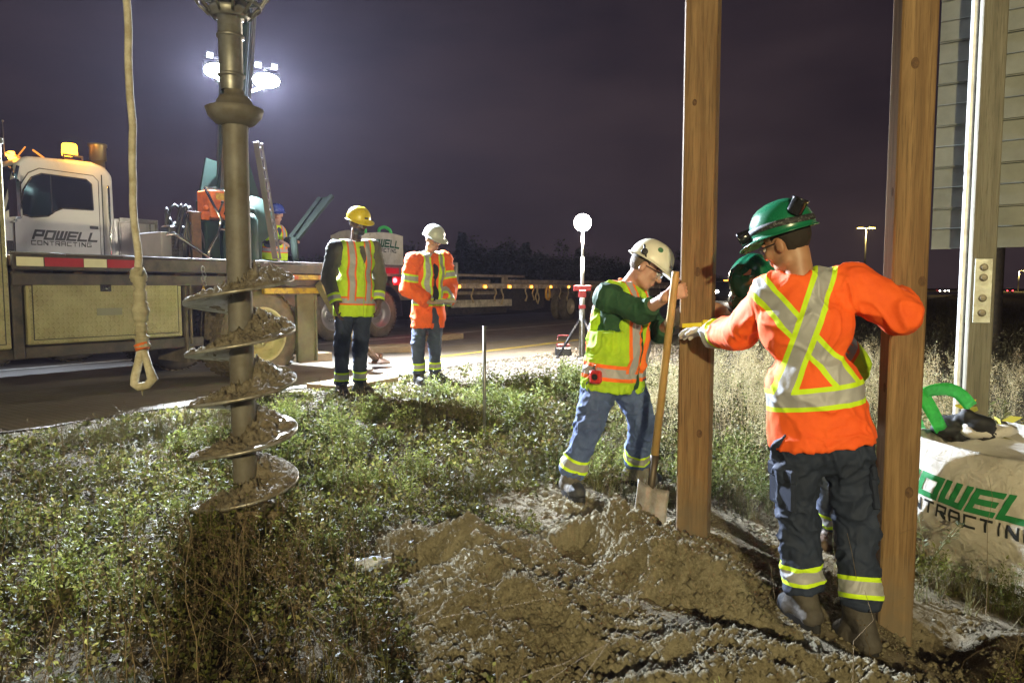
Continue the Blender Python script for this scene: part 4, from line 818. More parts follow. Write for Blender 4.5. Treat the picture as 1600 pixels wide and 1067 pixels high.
# ================================================================== auger
def auger():
    c0 = at(383, 745, 3.75); cx, cy = c0[0], c0[1]
    A = empty('auger', (cx, cy, -.15), 0, 'large steel earth auger caked with soil hanging upright in front of the truck wheel', 'auger', org=(cx, cy, -.15))
    steel = mat('scuffed_steel', (.15, .14, .125), .6, .15, c2=(.10, .085, .062), ns=7, bump=.35, bs=45); soil = mat('caked_soil', (.12, .095, .06), .95, c2=(.24, .205, .15), ns=34, bump=1., bs=110, bd=.014)
    bright = mat('scoured_steel', (.46, .45, .43), .42, .6, c2=(.20, .17, .12), ns=9, bump=.4, bs=60)
    Z = lambda y: 1.1-(y-450)/F*3.75
    mb = MB(); mb.lathe([(.001, -.1), (.056, -.1), (.062, .0), (.062, Z(205)), (.062, Z(200))], (cx, cy, 0), 'z', 30); mb.obj('stem', steel, A)
    mb = MB(); mb.lathe([(.066, Z(203)), (.10, Z(199)), (.132, Z(189)), (.144, Z(178)), (.138, Z(177)), (.094, Z(176)), (.088, Z(166)), (.07, Z(159)), (.05, Z(157)), (.05, Z(150))], (cx, cy, 0), 'z', 30); mb.obj('collar', steel, A)
    mb = MB(); mb.lathe([(.052, Z(150)), (.058, Z(140)), (.060, Z(45)), (.085, Z(42)), (.09, Z(20)), (.055, Z(15))], (cx-.012, cy, 0), 'z', 24)
    for z in (Z(70), Z(128)): mb.lathe([(.060, z-.01), (.068, z-.005), (.068, z+.005), (.06, z+.01)], (cx-.012, cy, 0), 'z', 24)
    mb.obj('kelly_bar', grey_steel, A)
    mb = MB(); mb.lathe([(.085, Z(44)), (.11, Z(36)), (.10, Z(30))], (cx-.012, cy, 0), 'z', 30)
    for q in range(10):
        a = q*math.pi/5+.2; co, si = math.cos(a), math.sin(a); f = lambda r, z: (cx-.012+r*co, cy+r*si, z)
        mb.tube([f(.10, Z(40)), f(.15, Z(25)), f(.19, Z(8)), f(.19, Z(-12)), f(.15, Z(-30))], .008, 6)
    for r, y in ((.15, 25), (.192, 5)): mb.tube([(cx-.012+r*math.cos(a), cy+r*math.sin(a), Z(y)) for a in np.linspace(0, 6.283, 30)], .009, 6, False)
    mb.obj('guard_cage', grey_steel, A)
    mb = MB(); mb.lathe([(.06, Z(20)), (.13, Z(0)), (.14, Z(-60)), (.1, Z(-80)), (.001, Z(-80))], (cx-.012, cy, 0), 'z', 24); mb.obj('drive_motor', green_paint, A)
    # link from drive to boom tip
    mb = MB(); mb.tube([(cx-.012, cy, Z(-80)), (cx+.02, cy, 5.2), (-1.13, 3.75, 6.5)], .04, 8); mb.obj('hanger', grey_steel, A)
    # flight
    pitch = .268; z0 = 1.15; th0, th1 = -2*math.pi*4.62, math.pi*.42; n = 300; V = []; D = []; nr = 9
    ths = np.linspace(th0, th1, n)
    for th in ths:
        zc = z0+pitch*th/(2*math.pi); 
        for j in range(nr):
            r = .062+(.277-.062)*j/(nr-1); V.append((cx+r*math.cos(th), cy+r*math.sin(th), zc-.012*(j/(nr-1))))
    V = np.array(V); top = V+[0, 0, .008]; bot = V-[0, 0, .008]; i = np.arange(n*nr).reshape(n, nr); fa = gridfaces(i); m = n*nr
    rim_ = np.stack([i[:-1, -1], i[1:, -1], i[1:, -1]+m, i[:-1, -1]+m], -1); e1 = np.array([[i[0, j], i[0, j+1], i[0, j+1]+m, i[0, j]+m] for j in range(nr-1)]); e2 = np.array([[i[-1, j], i[-1, j+1], i[-1, j+1]+m, i[-1, j]+m] for j in range(nr-1)])
    raw('flight', np.concatenate([top, bot]), np.concatenate([fa, fa[:, ::-1]+m, rim_, e1, e2]), bright, A)
    # soil caked on the flight
    n = 900; nr = 34; ths = np.linspace(th0+.1, th1-.05, n); TH, RR = np.meshgrid(ths, np.linspace(.060, .274, nr), indexing='ij')
    zc = z0+pitch*TH/(2*math.pi)-.012*((RR-.062)/.215); P = np.stack([cx+RR*np.cos(TH), cy+RR*np.sin(TH), zc], -1)
    q = np.stack([P[..., 0]*14, P[..., 1]*14, TH*.9], -1); base = fbm(q, 4, 61); fine = fbm(q*4.1, 4, 62)
    cover = .034*sstep(-.45, .5, base+.35-(RR-.06)*1.3)+.024*fine*sstep(-.3, .2, base+.35)
    frontdir = .7+.3*np.sin(TH); hgt = np.where(cover > .002, cover, -.02)*(1-sstep(.262, .276, RR))+.0*frontdir; hgt = hgt*np.clip(.35+1.2*(1-(RR-.06)/.22), .35, 1.3)
    P[..., 2] += .008+hgt; raw('caked_soil', P.reshape(-1, 3), gridfaces(np.arange(n*nr).reshape(n, nr)), soil, A, smooth=True)
    # cutting plate at the bottom
    zb = z0+pitch*th0/(2*math.pi); mb = MB(); mb.box((cx+.02, cy-.20, zb-.16), (cx+.275, cy-.175, zb+.05), .006); mb.box((cx-.275, cy-.012, zb-.16), (cx-.02, cy+.012, zb+.0), .006); mb.lathe([(.001, zb-.24), (.05, zb-.12), (.06, zb)], (cx, cy, 0), 'z', 12)
    for q in range(4): mb.box((cx+.05+q*.06, cy-.02, zb-.24), (cx+.09+q*.06, cy+.02, zb-.19), .004)
    V = []; nn_, mm_ = 60, 22
    for i in range(mm_):
        v = i/(mm_-1)
        for j in range(nn_):
            a = j*2*math.pi/nn_; r0 = (.20-.05*v)*min(1, .25+v*6)*(1+.25*float(fbm(np.array([math.cos(a)*2, math.sin(a)*2, v*3]), 4, 44))); V.append((cx+.03+r0*math.cos(a), cy+r0*math.sin(a), zb+.05-.27*v))
    i = np.arange(nn_*mm_).reshape(mm_, nn_); j = np.roll(i, -1, 1); raw('soil_plug', V, np.stack([i[:-1], i[1:], j[1:], j[:-1]], -1).reshape(-1, 4), soil, A, smooth=True)
    mb.obj('cutting_head', mat('rusty_cutter', (.13, .095, .055), .85, c2=(.2, .16, .1), ns=12, bump=.5), A)

def rope():
    d = 3.4; p = at(220, 500, d); cx, cy = p[0], p[1]; Z = lambda y: at(220, y, d)[2]; X = lambda x: at(x, 500, d)[0]
    A = empty('rope_sling', (cx, cy, Z(605)), 0, 'dirty white rope sling with a taped splice and open eye dangling before the toolbox', 'rope', org=(cx, cy, Z(605)))
    rm = mat('dirty_rope', (.52, .48, .38), .9, c2=(.30, .26, .17), ns=16, bump=.7, bs=120)
    pts = [(217, -60), (218, 60), (216, 150), (220, 200), (216, 260), (215, 320), (218, 370), (220, 400), (218, 425)]
    def path(pp, n=40):
        y = np.array([q[1] for q in pp], float); x = np.array([q[0] for q in pp], float); yy = np.linspace(y[0], y[-1], n); return [(X(np.interp(v, y, x)), cy+.004*math.sin(v*.05), Z(v)) for v in yy]
    mb = MB(); mb.tube(path(pts, 60), .0165, 12); mb.obj('rope', rm, A)
    r_ = np.random.default_rng(9); pp = path([(217, 418), (221, 450), (220, 500), (219, 520), (221, 545)], 44); rad = [.030+.006*r_.uniform(-1, 1)+.002*math.sin(i*1.7)+.004*math.sin(i*.35) for i in range(44)]; rad[0] = .018; rad[-1] = .02
    mb = MB(); mb.tube(pp, rad, 14); mb.tube([(X(224), cy-.03, Z(420)), (X(229), cy-.02, Z(418)), (X(227), cy-.03, Z(432))], .008, 6); mb.obj('splice', mat('grey_tape', (.33, .31, .22), .8, c2=(.22, .19, .12), ns=22, bump=.8, bs=80), A)
    mb = MB(); mb.tube([(X(219), cy, Z(537)), (X(222), cy-.002, Z(546))], [.034, .032], 10); mb.obj('orange_band', orange_paint, A)
    mb = MB(); mb.tube([(X(219), cy, Z(545)), (X(213), cy, Z(568)), (X(207), cy, Z(590)), (X(206), cy, Z(600)), (X(214), cy-.01, Z(604)), (X(226), cy, Z(602)), (X(235), cy, Z(592)), (X(229), cy, Z(572)), (X(223), cy, Z(548))], [.018, .019, .02, .02, .019, .02, .024, .018, .017], 10); mb.tube([(X(217), cy, Z(604)), (X(218), cy, Z(618))], .002, 5); mb.obj('eye_loop', rm, A)

# ================================================================== posts, sign
def timber_post(px, d, w1, w2, yaw, bottom_y, name, label, d0=None):
    b = at(px, bottom_y, d); z0 = b[2]-.25; h = 3.9-z0
    A = empty(name, (b[0], b[1], z0), 0, label, 'timber post', 'new timber sign posts')
    mb = MB(); mb.box((-w1/2, -w2/2, 0), (w1/2, w2/2, h), .007); o = mb.obj('beam', timber, A); o.rotation_euler[2] = yaw
    r_ = random.Random(int(px)); kn = mat('knot_wood', (.055, .028, .012), .8, c2=(.13, .065, .025), ns=60)
    for q in range(9):
        z = .5+q*(h-.6)/9+r_.uniform(-.1, .1); a = r_.uniform(-.35, .35); rr = r_.uniform(.010, .021); ax_ = 'x' if q % 2 else 'y'
        for sg in (-1, 1):
            f = sg*(w1 if ax_ == 'x' else w2)/2; c = (0, a*w2, z) if ax_ == 'x' else (a*w1, 0, z); prof = [(rr, f), (rr*.95, f+sg*.0012), (.001, f+sg*.0015)]
            kb = MB().lathe(prof, c, ax_, 14, False); kb.V = [(v[0], v[1], z+(v[2]-z)*1.5) for v in kb.V]; kb.obj('knot', kn, o)
    return A, b
def sign():
    a0 = at(1455, 390, 5.3); e = np.array([.822, -.569]); nrm = np.array([.569, .822])
    A = empty('road_sign', (a0[0]+e[0]*.6, a0[1]+e[1]*.6, -.4), 0, 'back of a big ribbed metal highway sign on weathered legs', 'sign', org=(a0[0]+e[0]*.6, a0[1]+e[1]*.6, -.4))
    al = mat('dull_aluminium', (.19, .195, .175), .5, .35, c2=(.13, .135, .12), ns=3)
    P = lambda a, o, z: (a0[0]+e[0]*a+nrm[0]*o, a0[1]+e[1]*a+nrm[1]*o, z)
    z = a0[2]; q = 0; plank = .296
    while z < 3.7:
        mb = MB(); 
        prof = [(0, 0), (-.035, 0), (-.035, .006), (-.006, .008), (-.006, plank*.5-.006), (-.016, plank*.5), (-.006, plank*.5+.006), (-.006, plank-.012), (-.032, plank-.010), (-.032, plank-.004), (0, plank-.004)]
        V = [P(0, o, z+h) for o, h in prof]+[P(2.4, o, z+h) for o, h in prof]; n = len(prof)
        mb.add(V, [tuple(range(n)), tuple(range(n, 2*n))[::-1]]+[(k_, (k_+1) % n, n+(k_+1) % n, n+k_) for k_ in range(n)]); 
        mb.obj('panel', al, A); z += plank
    # leg: weathered timber + bright steel edge
    b = at(1533, 300, 4.95); cx, cy = b[0], b[1]
    for k_, (dx, dy) in enumerate(((0, 0), (e[0]*1.25, e[1]*1.25))):
        mb = MB(); M = Matrix.Translation((cx+dx, cy+dy, 0)) @ Matrix.Rotation(R(-22), 4, 'Z'); mb.box((-.055, -.07, -.7), (.095, .07, 3.8), .008, M); leg = mb.obj('leg', grey_timber, A)
        if k_ == 0:
            mb = MB(); mb.box((-.03, -.082, .86), (.075, -.071, 1.30), .003, M); pl = mb.obj('splice_plate', mat('galvanised', (.36, .37, .33), .5, .6, c2=(.25, .24, .2), ns=14), leg)
            for zz in (.93, 1.03, 1.17, 1.24):
                M2 = M @ Matrix.Translation((.022, -.082, zz)); MB().lathe([(.026, 0), (.026, -.004), (.016, -.006), (.016, -.018), (.001, -.019)], (0, 0, 0), 'y', 12, False, M2).obj('bolt', mat('bolt_steel', (.15, .13, .1), .5, .7), pl)
            MB().box((-.092, .02, -.7), (-.057, .09, 3.8), .004, M).obj('edge_rail', mat('pale_galvanised', (.62, .62, .62), .5, .3, c2=(.45, .44, .42), ns=10, bump=.3), A)
            for zz in (1.78, 1.9): MB().lathe([(.016, -.094), (.001, -.098)], (0, .055, zz), 'x', 10, False, M).obj('bolt', black_steel, A)
    # fat pole far behind the sign
def pole_behind():
    b = at(1556, 440, 16); g = gz1(b[0], b[1])
    mb = MB(); mb.lathe([(.15, g-.1), (.15, 6.5), (.001, 6.5)], (b[0], b[1], 0), 'z', 16); mb.lathe([(.24, g), (.24, g+.05), (.16, g+.06)], (b[0], b[1], 0), 'z', 16)
    o = mb.obj('sign_pole', black_steel); props(o, 'thick dark steel pole standing in the field below the ribbed sign', 'pole')

# ================================================================== sacks
sack_mat = None
def sack(name, base, e, f, wdt, dep, hgt, label, text, letters, tsize, tz, seed=1, slump=.05, toff=-.02, sx=1.5, hts=(1, 1, 1, 1)):
    # front face from base along e (width), going back along f (depth)
    A = empty(name, (*base[:2], base[2]), 0, label, 'bulk bag', org=base)
    fab = MATS.get('sack_fabric')
    if fab is None:
        k = NT('sack_fabric'); wv = k.n('ShaderNodeTexChecker'); wv.inputs['Scale'].default_value = 420; k.l(k.coord(), wv.inputs[0])
        c = k.mix(k.ramp(k.noise(3, 5), .38, .62), (.72, .68, .61), (.56, .51, .43)); c = k.mix(k.ramp(k.noise(9, 5, .8), .58, .74), c, (.34, .29, .22)); k.set(Base_Color=c, Roughness=.42)
        k.bump(k.math('ADD', k.noise(16, 5, .6, None, .8), k.math('MULTIPLY', wv.outputs[1], .12)), .8, .02); fab = MATS['sack_fabric'] = k.m
    e = np.array([*e, 0]); f = np.array([*f, 0]); up = np.array([0, 0, 1.])
    def disp(u, v, face):                  # outward bulge of the face at u along, v up (0..1)
        q = np.stack([np.asarray(u)*2.3+face*9, np.asarray(v)*2.6, np.zeros_like(u)+seed], -1)
        return .055*np.sin(np.pi*np.clip(u, 0, 1))*np.sin(np.pi*np.clip(v*.9+.05, 0, 1))+.030*fbm(q, 4, seed)*np.minimum(1, 4*np.minimum(u, 1-u)+.15)
    def top(u, face): return hgt*(1-slump*np.sin(np.pi*u)+.025*fbm(np.stack([np.asarray(u)*3+face*5, np.zeros_like(u), np.zeros_like(u)], -1), 2, seed))
    faces = [(np.zeros(3), e, wdt, -f), (e*wdt, f, dep, e), (e*wdt+f*dep, -e, wdt, f), (f*dep, -f, dep, -e)]
    N, M_ = 64, 44; VV = []; ring = []
    for fi, (o, dr, ln, out) in enumerate(faces):
        u, v = np.meshgrid(np.linspace(0, 1, N), np.linspace(0, 1, M_), indexing='ij')
        tp = top(u, fi)*hts[fi]; P = np.array(base)+o+dr*(u*ln)[..., None]+up*(v*tp)[..., None]+out*disp(u, v, fi)[..., None]; VV.append(P)
    P = np.concatenate(VV, 0); n_, m_ = P.shape[:2]; i = np.arange(n_*m_).reshape(n_, m_); fa = gridfaces(i); cl = np.stack([i[-1, :-1], i[0, :-1], i[0, 1:], i[-1, 1:]], -1)
    ftop = [tuple(i[:, -1])]
    inner = P[:, -1].copy(); ctr = inner.mean(0); inn = ctr+(inner-ctr)*.93; inn[:, 2] -= .10; V = np.concatenate([P.reshape(-1, 3), inn]); b0 = n_*m_
    lip = np.array([[i[k_, -1], i[(k_+1) % n_, -1], b0+(k_+1) % n_, b0+k_] for k_ in range(n_)])
    Fq = [tuple(q) for q in np.concatenate([fa, cl, lip])]+[tuple(range(b0, b0+n_))]
    body = raw('bag', V, Fq, fab, A, smooth=True)
    org = np.array(base)
    def warp(co, x0, z0_):
        u = (x0+co.x)/wdt; v = (z0_+co.y)/hgt; uu = np.array([np.clip(u, 0, 1)]); vv = np.array([v]); tp = top(uu, 0)[0]*hts[0]
        p = e*(u*wdt)+up*(v*tp)-f*(disp(uu, vv, 0)[0]+.003); return p
    t1, t2 = letters
    lettering('POWELL', t1, body, tsize, None, thick=.33, shear=.35, sx=sx, gap=.10, warp=lambda co: warp(co, toff, tz))
    lettering('CONTRACTING', t2, body, tsize*.55, None, thick=.21, sx=sx*.86, gap=.30, warp=lambda co: warp(co, toff-.04, tz-tsize*.9))
    return A
def strap_band(A, pts, w, m, name='lifting_loop', twist=None):
    pts = [np.array(p, float) for p in pts]; n = 24; t = np.linspace(0, 1, len(pts)); tt = np.linspace(0, 1, n)
    P = np.stack([np.interp(tt, t, [p[k_] for p in pts]) for k_ in range(3)], -1)
    for _ in range(3): P[1:-1] = (P[:-2]+2*P[1:-1]+P[2:])/4
    V = []
    for k_ in range(n):
        d = P[min(k_+1, n-1)]-P[max(k_-1, 0)]; d /= np.linalg.norm(d); tw = (twist or 0)*tt[k_]; s = np.cross(d, [math.sin(tw), math.cos(tw), .15]); s /= np.linalg.norm(s)
        nn = np.cross(s, d)
        for a in (-.5, -.15, .2, .5): V.append(P[k_]+s*w*a+nn*.006*math.sin(a*9+k_*.6))
    V = np.array(V); i = np.arange(len(V)).reshape(n, 4); fa = gridfaces(i)
    o = raw(name, V, fa, m, A, smooth=True); md = o.modifiers.new('t', 'SOLIDIFY'); md.thickness = .003; return o
def sacks():
    g_web = mat('green_webbing', (.05, .55, .10), .45, c2=(.03, .38, .07), ns=30, bump=.5, bs=150)
    b = at(1412, 864, 3.9); b2 = at(1604, 934, 3.32); e = (b2-b)[:2]; L = np.linalg.norm(e); e = e/L; f = np.array([-e[1], e[0]]); 
    if f[1] < 0: f = -f
    base = np.array([b[0], b[1], (b[2]+b2[2])/2])
    bx = base.copy(); bx[:2] -= e*.03
    A = sack('bulk_bag', bx, e, f, .98, .9, .70, 'big white sack with green POWELL lettering open on the grass behind the right post', 'x', (green_ink, ink), .105, .40, seed=4, toff=-.03, sx=1.0)
    z = base[2]+.66; q = lambda px, py, d: at(px, py, d)
    strap_band(A, [q(1472, 672, 3.85), q(1455, 640, 3.83), q(1441, 617, 3.82), q(1452, 610, 3.86), q(1480, 606, 3.95), q(1500, 614, 3.98), q(1518, 636, 4.0)], .07, g_web)
    strap_band(A, [q(1418, 660, 4.1), q(1432, 655, 4.2), q(1440, 668, 4.3), q(1446, 682, 4.3)], .05, g_web)
    mb = MB(); c = q(1508, 668, 3.95); mb.ball(c, .15, 40, (1.05, .8, .70)); mb.V = [tuple(np.array(v)+unit(np.array(v)-c)*(.085*float(fbm(np.array(v)*6.5, 4, 15))-.02)) for v in mb.V]
    o = mb.obj('black_bag', mat('black_cloth', (.012, .012, .014), .7, bump=.6, bs=50)); props(o, 'crumpled black cloth bundle lying in the mouth of the big white sack', 'cloth bundle')
    mb = MB(); c = q(1545, 674, 3.9); mb.ball(c, .12, 30, (1.2, .7, .45)); mb.V = [tuple(np.array(v)+unit(np.array(v)-c)*.04*float(fbm(np.array(v)*11, 3, 8))) for v in mb.V]
    mb.obj('folded_flap', MATS['sack_fabric'], A)
    # sack on the far truck deck
    S = 11.9; t0 = tpix(566, S); p = ts(t0, S, 1.60)
    A = sack('bulk_bag', p, UD, ND, 1.35, 1.0, .72, 'white sack with dark POWELL lettering standing on the far truck between two workers', 'x', (mat('dark_green_ink', (.01, .10, .05), .5), ink), .13, .42, seed=9, toff=.12, sx=1.0, slump=-.1)
    P = lambda dt, z: ts(t0+dt, S+.05, 1.6+z)
    strap_band(A, [P(.03, .62), P(-.02, .85), P(.1, .97), P(.16, .9), P(.2, .72)], .06, g_web); strap_band(A, [P(.62, .74), P(.60, .86), P(.78, .92), P(.98, .86), P(1.0, .74)], .07, g_web)

# ================================================================== lights and small things
def balloon_light():
    b = at(909, 557, 11.3); g = gz1(b[0], b[1]); x, y = b[0], b[1]; zt = at(916, 348, 11.3)[2]
    A = empty('light_tower', (x, y, g), 0, 'round glowing work light on a white pole with black tripod feet at the road edge', 'work light', org=(x, y, g))
    mb = MB(); mb.tube([(x, y, g+.02), (x, y, g+.75)], .045, 4, True, False); mb.obj('base_tube', mat('perforated_tube', (.42, .40, .34), .5, .4, c2=(.2, .18, .14), ns=40, lo=.5, hi=.6), A)
    mb = MB(); mb.tube([(x, y, g+.7), (x, y, g+1.15)], .04, 12); mb.tube([(x, y, g+1.1), (x, y, g+1.6)], .028, 12); mb.tube([(x, y, g+1.55), (x, y, zt-.12)], .02, 12); mb.obj('pole', white_paint, A)
    mb = MB(); mb.box((x-.14, y-.05, g+1.06), (x+.14, y+.05, g+1.15), .01); mb.box((x-.06, y-.07, g+.96), (x+.06, y+.07, g+1.08), .01); mb.obj('clamp', mat('red_clamp', (.30, .02, .02), .5), A); MB().box((x-.05, y-.055, g+.78), (x+.05, y+.055, g+.84), .005).obj('collar', MATS['red_clamp'], A)
    for a in (3.5, 5.4, 1.3):
        mb = MB(); mb.tube([(x+.05*math.cos(a), y+.05*math.sin(a), g+.60), (x+.42*math.cos(a), y+.42*math.sin(a), g+.02)], .022, 8); mb.ball((x+.42*math.cos(a), y+.42*math.sin(a), g+.02), .03, 8); mb.obj('leg', black_plastic, A)
    mb = MB(); mb.ball((x, y, zt), .135, 24); mb.obj('globe', mat('globe_lit', (1, 1, 1), .4, emit=45, ecol=(1, .95, .86)), A)
    mb = MB(); c = at(842+40, 545, 11.8); c = np.array([x-.28, y+.25, g]); M = Matrix.Translation(Vector(c)); mb.box((-.13, -.09, .0), (.13, .09, .15), .02, M); o = mb.obj('generator_case', black_plastic); props(o, 'small black and red power pack on the gravel at the foot of the tripod light', 'power pack')
    mb = MB(); mb.box((-.11, -.07, .15), (.11, .07, .21), .025, M); mb.tube([(c[0]-.1, c[1], c[2]+.26), (c[0]-.08, c[1], c[2]+.34), (c[0]+.08, c[1], c[2]+.34), (c[0]+.1, c[1], c[2]+.26)], .012, 8); mb.obj('lid', mat('dark_red_plastic', (.16, .012, .015), .5), o)
    return np.array([x, y, zt])
def small_things():
    b = at(757, 688, 5.65); g = gz1(b[0], b[1]); mb = MB(); mb.tube([(b[0], b[1], g-.1), (b[0]+.002, b[1], at(757, 512, 5.65)[2])], .0135, 10); mb.lathe([(.016, 0), (.016, .012), (.001, .013)], (b[0]+.002, b[1], at(757, 512, 5.65)[2]), 'z', 10)
    props(mb.obj('steel_stake', grey_steel), 'thin steel stake driven upright in the weeds between the two work groups', 'stake')
    # boards on the pavement
    def board(x, y, l, w_, h, rz, label, m=lumber, n=1, name='wood_board'):
        A = empty(name, (x, y, gz1(x, y) if to_ts(x, y)[1] < 6.2 else .006), rz, label, 'board', 'loose boards under the machines')
        for q in range(n): MB().box((-l/2, -w_/2+q*w_/n+.004, 0), (l/2, -w_/2+(q+1)*w_/n-.004, h), .006).obj('plank', m, A)
    p = at(553, 593, 8.1); board(p[0], p[1], .95, .55, .06, YAW+.1, 'flat wooden pad on the ground behind the yellow vest worker', n=3)
    p = at(488, 548, 10.6); board(p[0], p[1], .5, .3, .13, YAW-.3, 'short thick timber block beyond the rear leg of the drilling truck', n=2)
    p = at(606, 525, 12.3); A_ = board(p[0], p[1], 1.1, .7, .10, YAW-.6, 'wide wooden mat on the lane between the two standing workers', n=3)
    p = at(690, 512, 15.0); board(p[0], p[1], 1.0, .4, .12, YAW, 'single plank beside the far trailer behind the orange jacket worker')
    p = at(573, 622, 6.3)
    # bottle in the weeds
    b = at(578, 905, 3.15); g = pz(b[0], b[1]); M = Matrix.Translation((b[0], b[1], g+.035)) @ Matrix.Rotation(.5, 4, 'Z') @ Matrix.Rotation(math.pi/2, 4, 'Y')
    k = NT('clear_plastic'); k.set(Base_Color=(.8, .85, .95), Roughness=.15, Alpha=.55)
    mb = MB(); mb.lathe([(.001, -.07), (.028, -.07), (.031, -.06), (.030, -.02), (.032, .02), (.026, .05), (.012, .07), (.011, .085)], (0, 0, 0), 'z', 20, True, M); o = mb.obj('plastic_bottle', k.m); props(o, 'small clear plastic bottle lying in the weeds left of the dirt heap', 'bottle')
    MB().lathe([(.013, .083), (.013, .1), (.001, .1)], (0, 0, 0), 'z', 14, True, M).obj('cap', white_paint, o)
    # leafy weeds
    def leafy(px, py, d, h, n, ll, cols, label, name='leafy_weed', lean=.2, wd=.28, seed=0):
        r_ = np.random.default_rng(seed); b = at(px, py, d); g = min(gz1(b[0], b[1]), b[2]+.0)
        A = empty(name, (b[0], b[1], g), 0, label, 'plant')
        mb = MB(); C = []; D = []
        for q in range(n):
            a = r_.uniform(0, 6.28); l = lean*r_.uniform(.3, 1.3); P = [(l*math.cos(a)*u**1.5*h, l*math.sin(a)*u**1.5*h, u*h*r_.uniform(.92, 1)) for u in np.linspace(0, 1, 6)]; mb.tube(P, [.004, .0035, .003, .0025, .002, .001], 5)
            for j in range(22): u = r_.uniform(.25, 1)*4.99; i0 = int(u); C.append(np.array(P[i0])*(1-u+i0)+np.array(P[i0+1])*(u-i0)); ang = j*2.4; D.append((math.cos(ang), math.sin(ang), r_.uniform(.0, .8)))
        mb.obj('stem', mat('green_stem', (.10, .11, .04), .7), A); C = np.array(C); D = np.array(D); Ls = r_.uniform(.6, 1.1, len(C))*ll
        raw('leaves', *leaves(C, D, Ls, Ls*wd, .12), leaf_mat('leaf_'+name, cols, .3), A)
    gb = at(1450, 862, 3.55); leafy(1447, 872, 3.55, .36, 4, .045, [(.09, .11, .05), (.14, .16, .07), (.20, .20, .10)], 'narrow-leaved green weed in front of the white sack', seed=2, lean=.35)
    leafy(1588, 700, 4.4, .75, 5, .13, [(.40, .36, .03), (.50, .42, .04), (.30, .30, .04)], 'yellowing broad-leaved bush at the right edge beside the sign leg', 'yellow_shrub', .3, .42, 5)
    leafy(1425, 690, 5.0, .62, 7, .06, [(.10, .13, .04), (.15, .18, .06), (.2, .2, .09)], 'green bushy weed behind the right timber post', 'bushy_weed', .3, .3, 6)
    leafy(1556, 672, 5.3, .72, 9, .06, [(.13, .15, .04), (.22, .22, .07), (.28, .26, .09)], 'tall olive bush just right of the pale sign leg', 'olive_bush', .38, .3, 11)
    leafy(1468, 660, 6.0, .80, 9, .055, [(.18, .17, .06), (.28, .25, .10), (.34, .30, .14)], 'tall straw-coloured bush between the right timber post and the sign leg', 'straw_bush', .35, .26, 12)
    # street lamps
    def street_lamp(px, top, base, d, label, heads=(-1, 1), w_=.11):
        b = at(px, base, d); t = at(px, top, d); g = gz1(b[0], b[1]); A = empty('street_lamp', (b[0], b[1], g), 0, label, 'street lamp', 'lit street lamps on the horizon', org=(b[0], b[1], g))
        mb = MB(); mb.tube([(b[0], b[1], g), (b[0], b[1], t[2])], [w_*1.3, w_*.8], 8); mb.obj('pole', grey_steel, A)
        for s_ in heads:
            mb = MB(); mb.tube([(b[0], b[1], t[2]-.1), (b[0]+s_*.9*d/105, b[1], t[2]+.05)], w_*.5, 6); hc = b[0]+s_*.9*d/105; mb.box((hc-.4*d/105, b[1]-.2, t[2]), (hc+.4*d/105, b[1]+.2, t[2]+.2), .03); h = mb.obj('lamp_head', grey_steel, A)
            MB().box((hc-.32*d/105, b[1]-.18, t[2]-.10), (hc+.32*d/105, b[1]+.18, t[2]-.02), .0).obj('lens', mat('sodium_lens_lit', (1, .8, .2), .3, emit=26, ecol=(1, .72, .12)), h)
        STREET.append((b[0], b[1], t[2]-.3, d))
    street_lamp(1350, 356, 452, 105, 'tall double-headed street lamp glowing yellow in the open sky left of the right post')
    street_lamp(1565, 416, 451, 260, 'small lit lamp left of the two far lamps under the sign', (-1,), .2)
    street_lamp(1591, 423, 451, 300, 'small lit lamp nearest the right edge under the sign', (1,), .2)
    # distant vehicles
    def car(px, d, label, red, col=(.2, .2, .22), s_=1.):
        b = at(px, 455, d); g = -.35 if d > 200 else gz1(b[0], b[1]); A = empty('passing_car', (b[0], b[1], g), 0, label, 'car', 'cars on the far road', org=(0, 0, 0))
        mb = MB(); mb.prism([(-2.1, .3), (-2.15, .75), (-1.3, .9), (-.7, 1.38), (.7, 1.42), (1.4, .98), (2.1, .85), (2.15, .3)], -.85, .85, 'y'); mb.obj('body', mat('car_paint_%.2f' % col[0], col, .3), A)
        [MB().lathe([(.001, -.9), (.32, -.9), (.32, -.7)], (x, 0, .32), 'y', 14).obj('wheel', dark_rubber, A) for x in (-1.3, 1.3)]
        mb = MB(); mb.box((-2.2, -.8, .55), (-2.14, -.5, .75), 0); mb.box((-2.2, .5, .55), (-2.14, .8, .75), 0); mb.obj('tail_light' if red else 'headlight', red_on if red else mat('headlight_lit', (1, 1, 1), .3, emit=60, ecol=(1, .9, .7)), A); A.rotation_euler[2] = R(70 if not red else 60)
    car(1470, 212, 'first pale set of car headlights on the far road right of the orange sleeve', False); car(1476, 220, 'second set of car headlights close beside the first on the far road', False, (.3, .3, .3)); car(1577, 214, 'car showing a red tail light on the far road at the right', True, (.15, .1, .1)); car(1440, 226, 'dim car on the far road just right of the orange sleeve', True, (.4, .4, .38))
    # parked pickup with its lamps on
    b = at(1133, 478, 62); A = empty('parked_pickup', (b[0], b[1], -.05), R(72), 'parked vehicle with bright headlights between the left post and the green helmets', 'truck')
    mb = MB(); mb.box((-.2, -.95, .45), (4.9, .95, 1.05), .08); mb.prism([(1.1, 1.0), (1.7, 1.7), (3.2, 1.75), (3.5, 1.0)], -.85, .85, 'y'); mb.obj('body', mat('dark_truck_paint', (.05, .05, .06), .3), A)
    for sx_, sy in ((.9, -.82), (.9, .82), (4.0, -.82), (4.0, .82)): MB().lathe([(.001, sy-.13), (.39, sy-.13), (.39, sy+.13), (.001, sy+.13)], (sx_, 0, .39), 'y', 16).obj('wheel', dark_rubber, A)
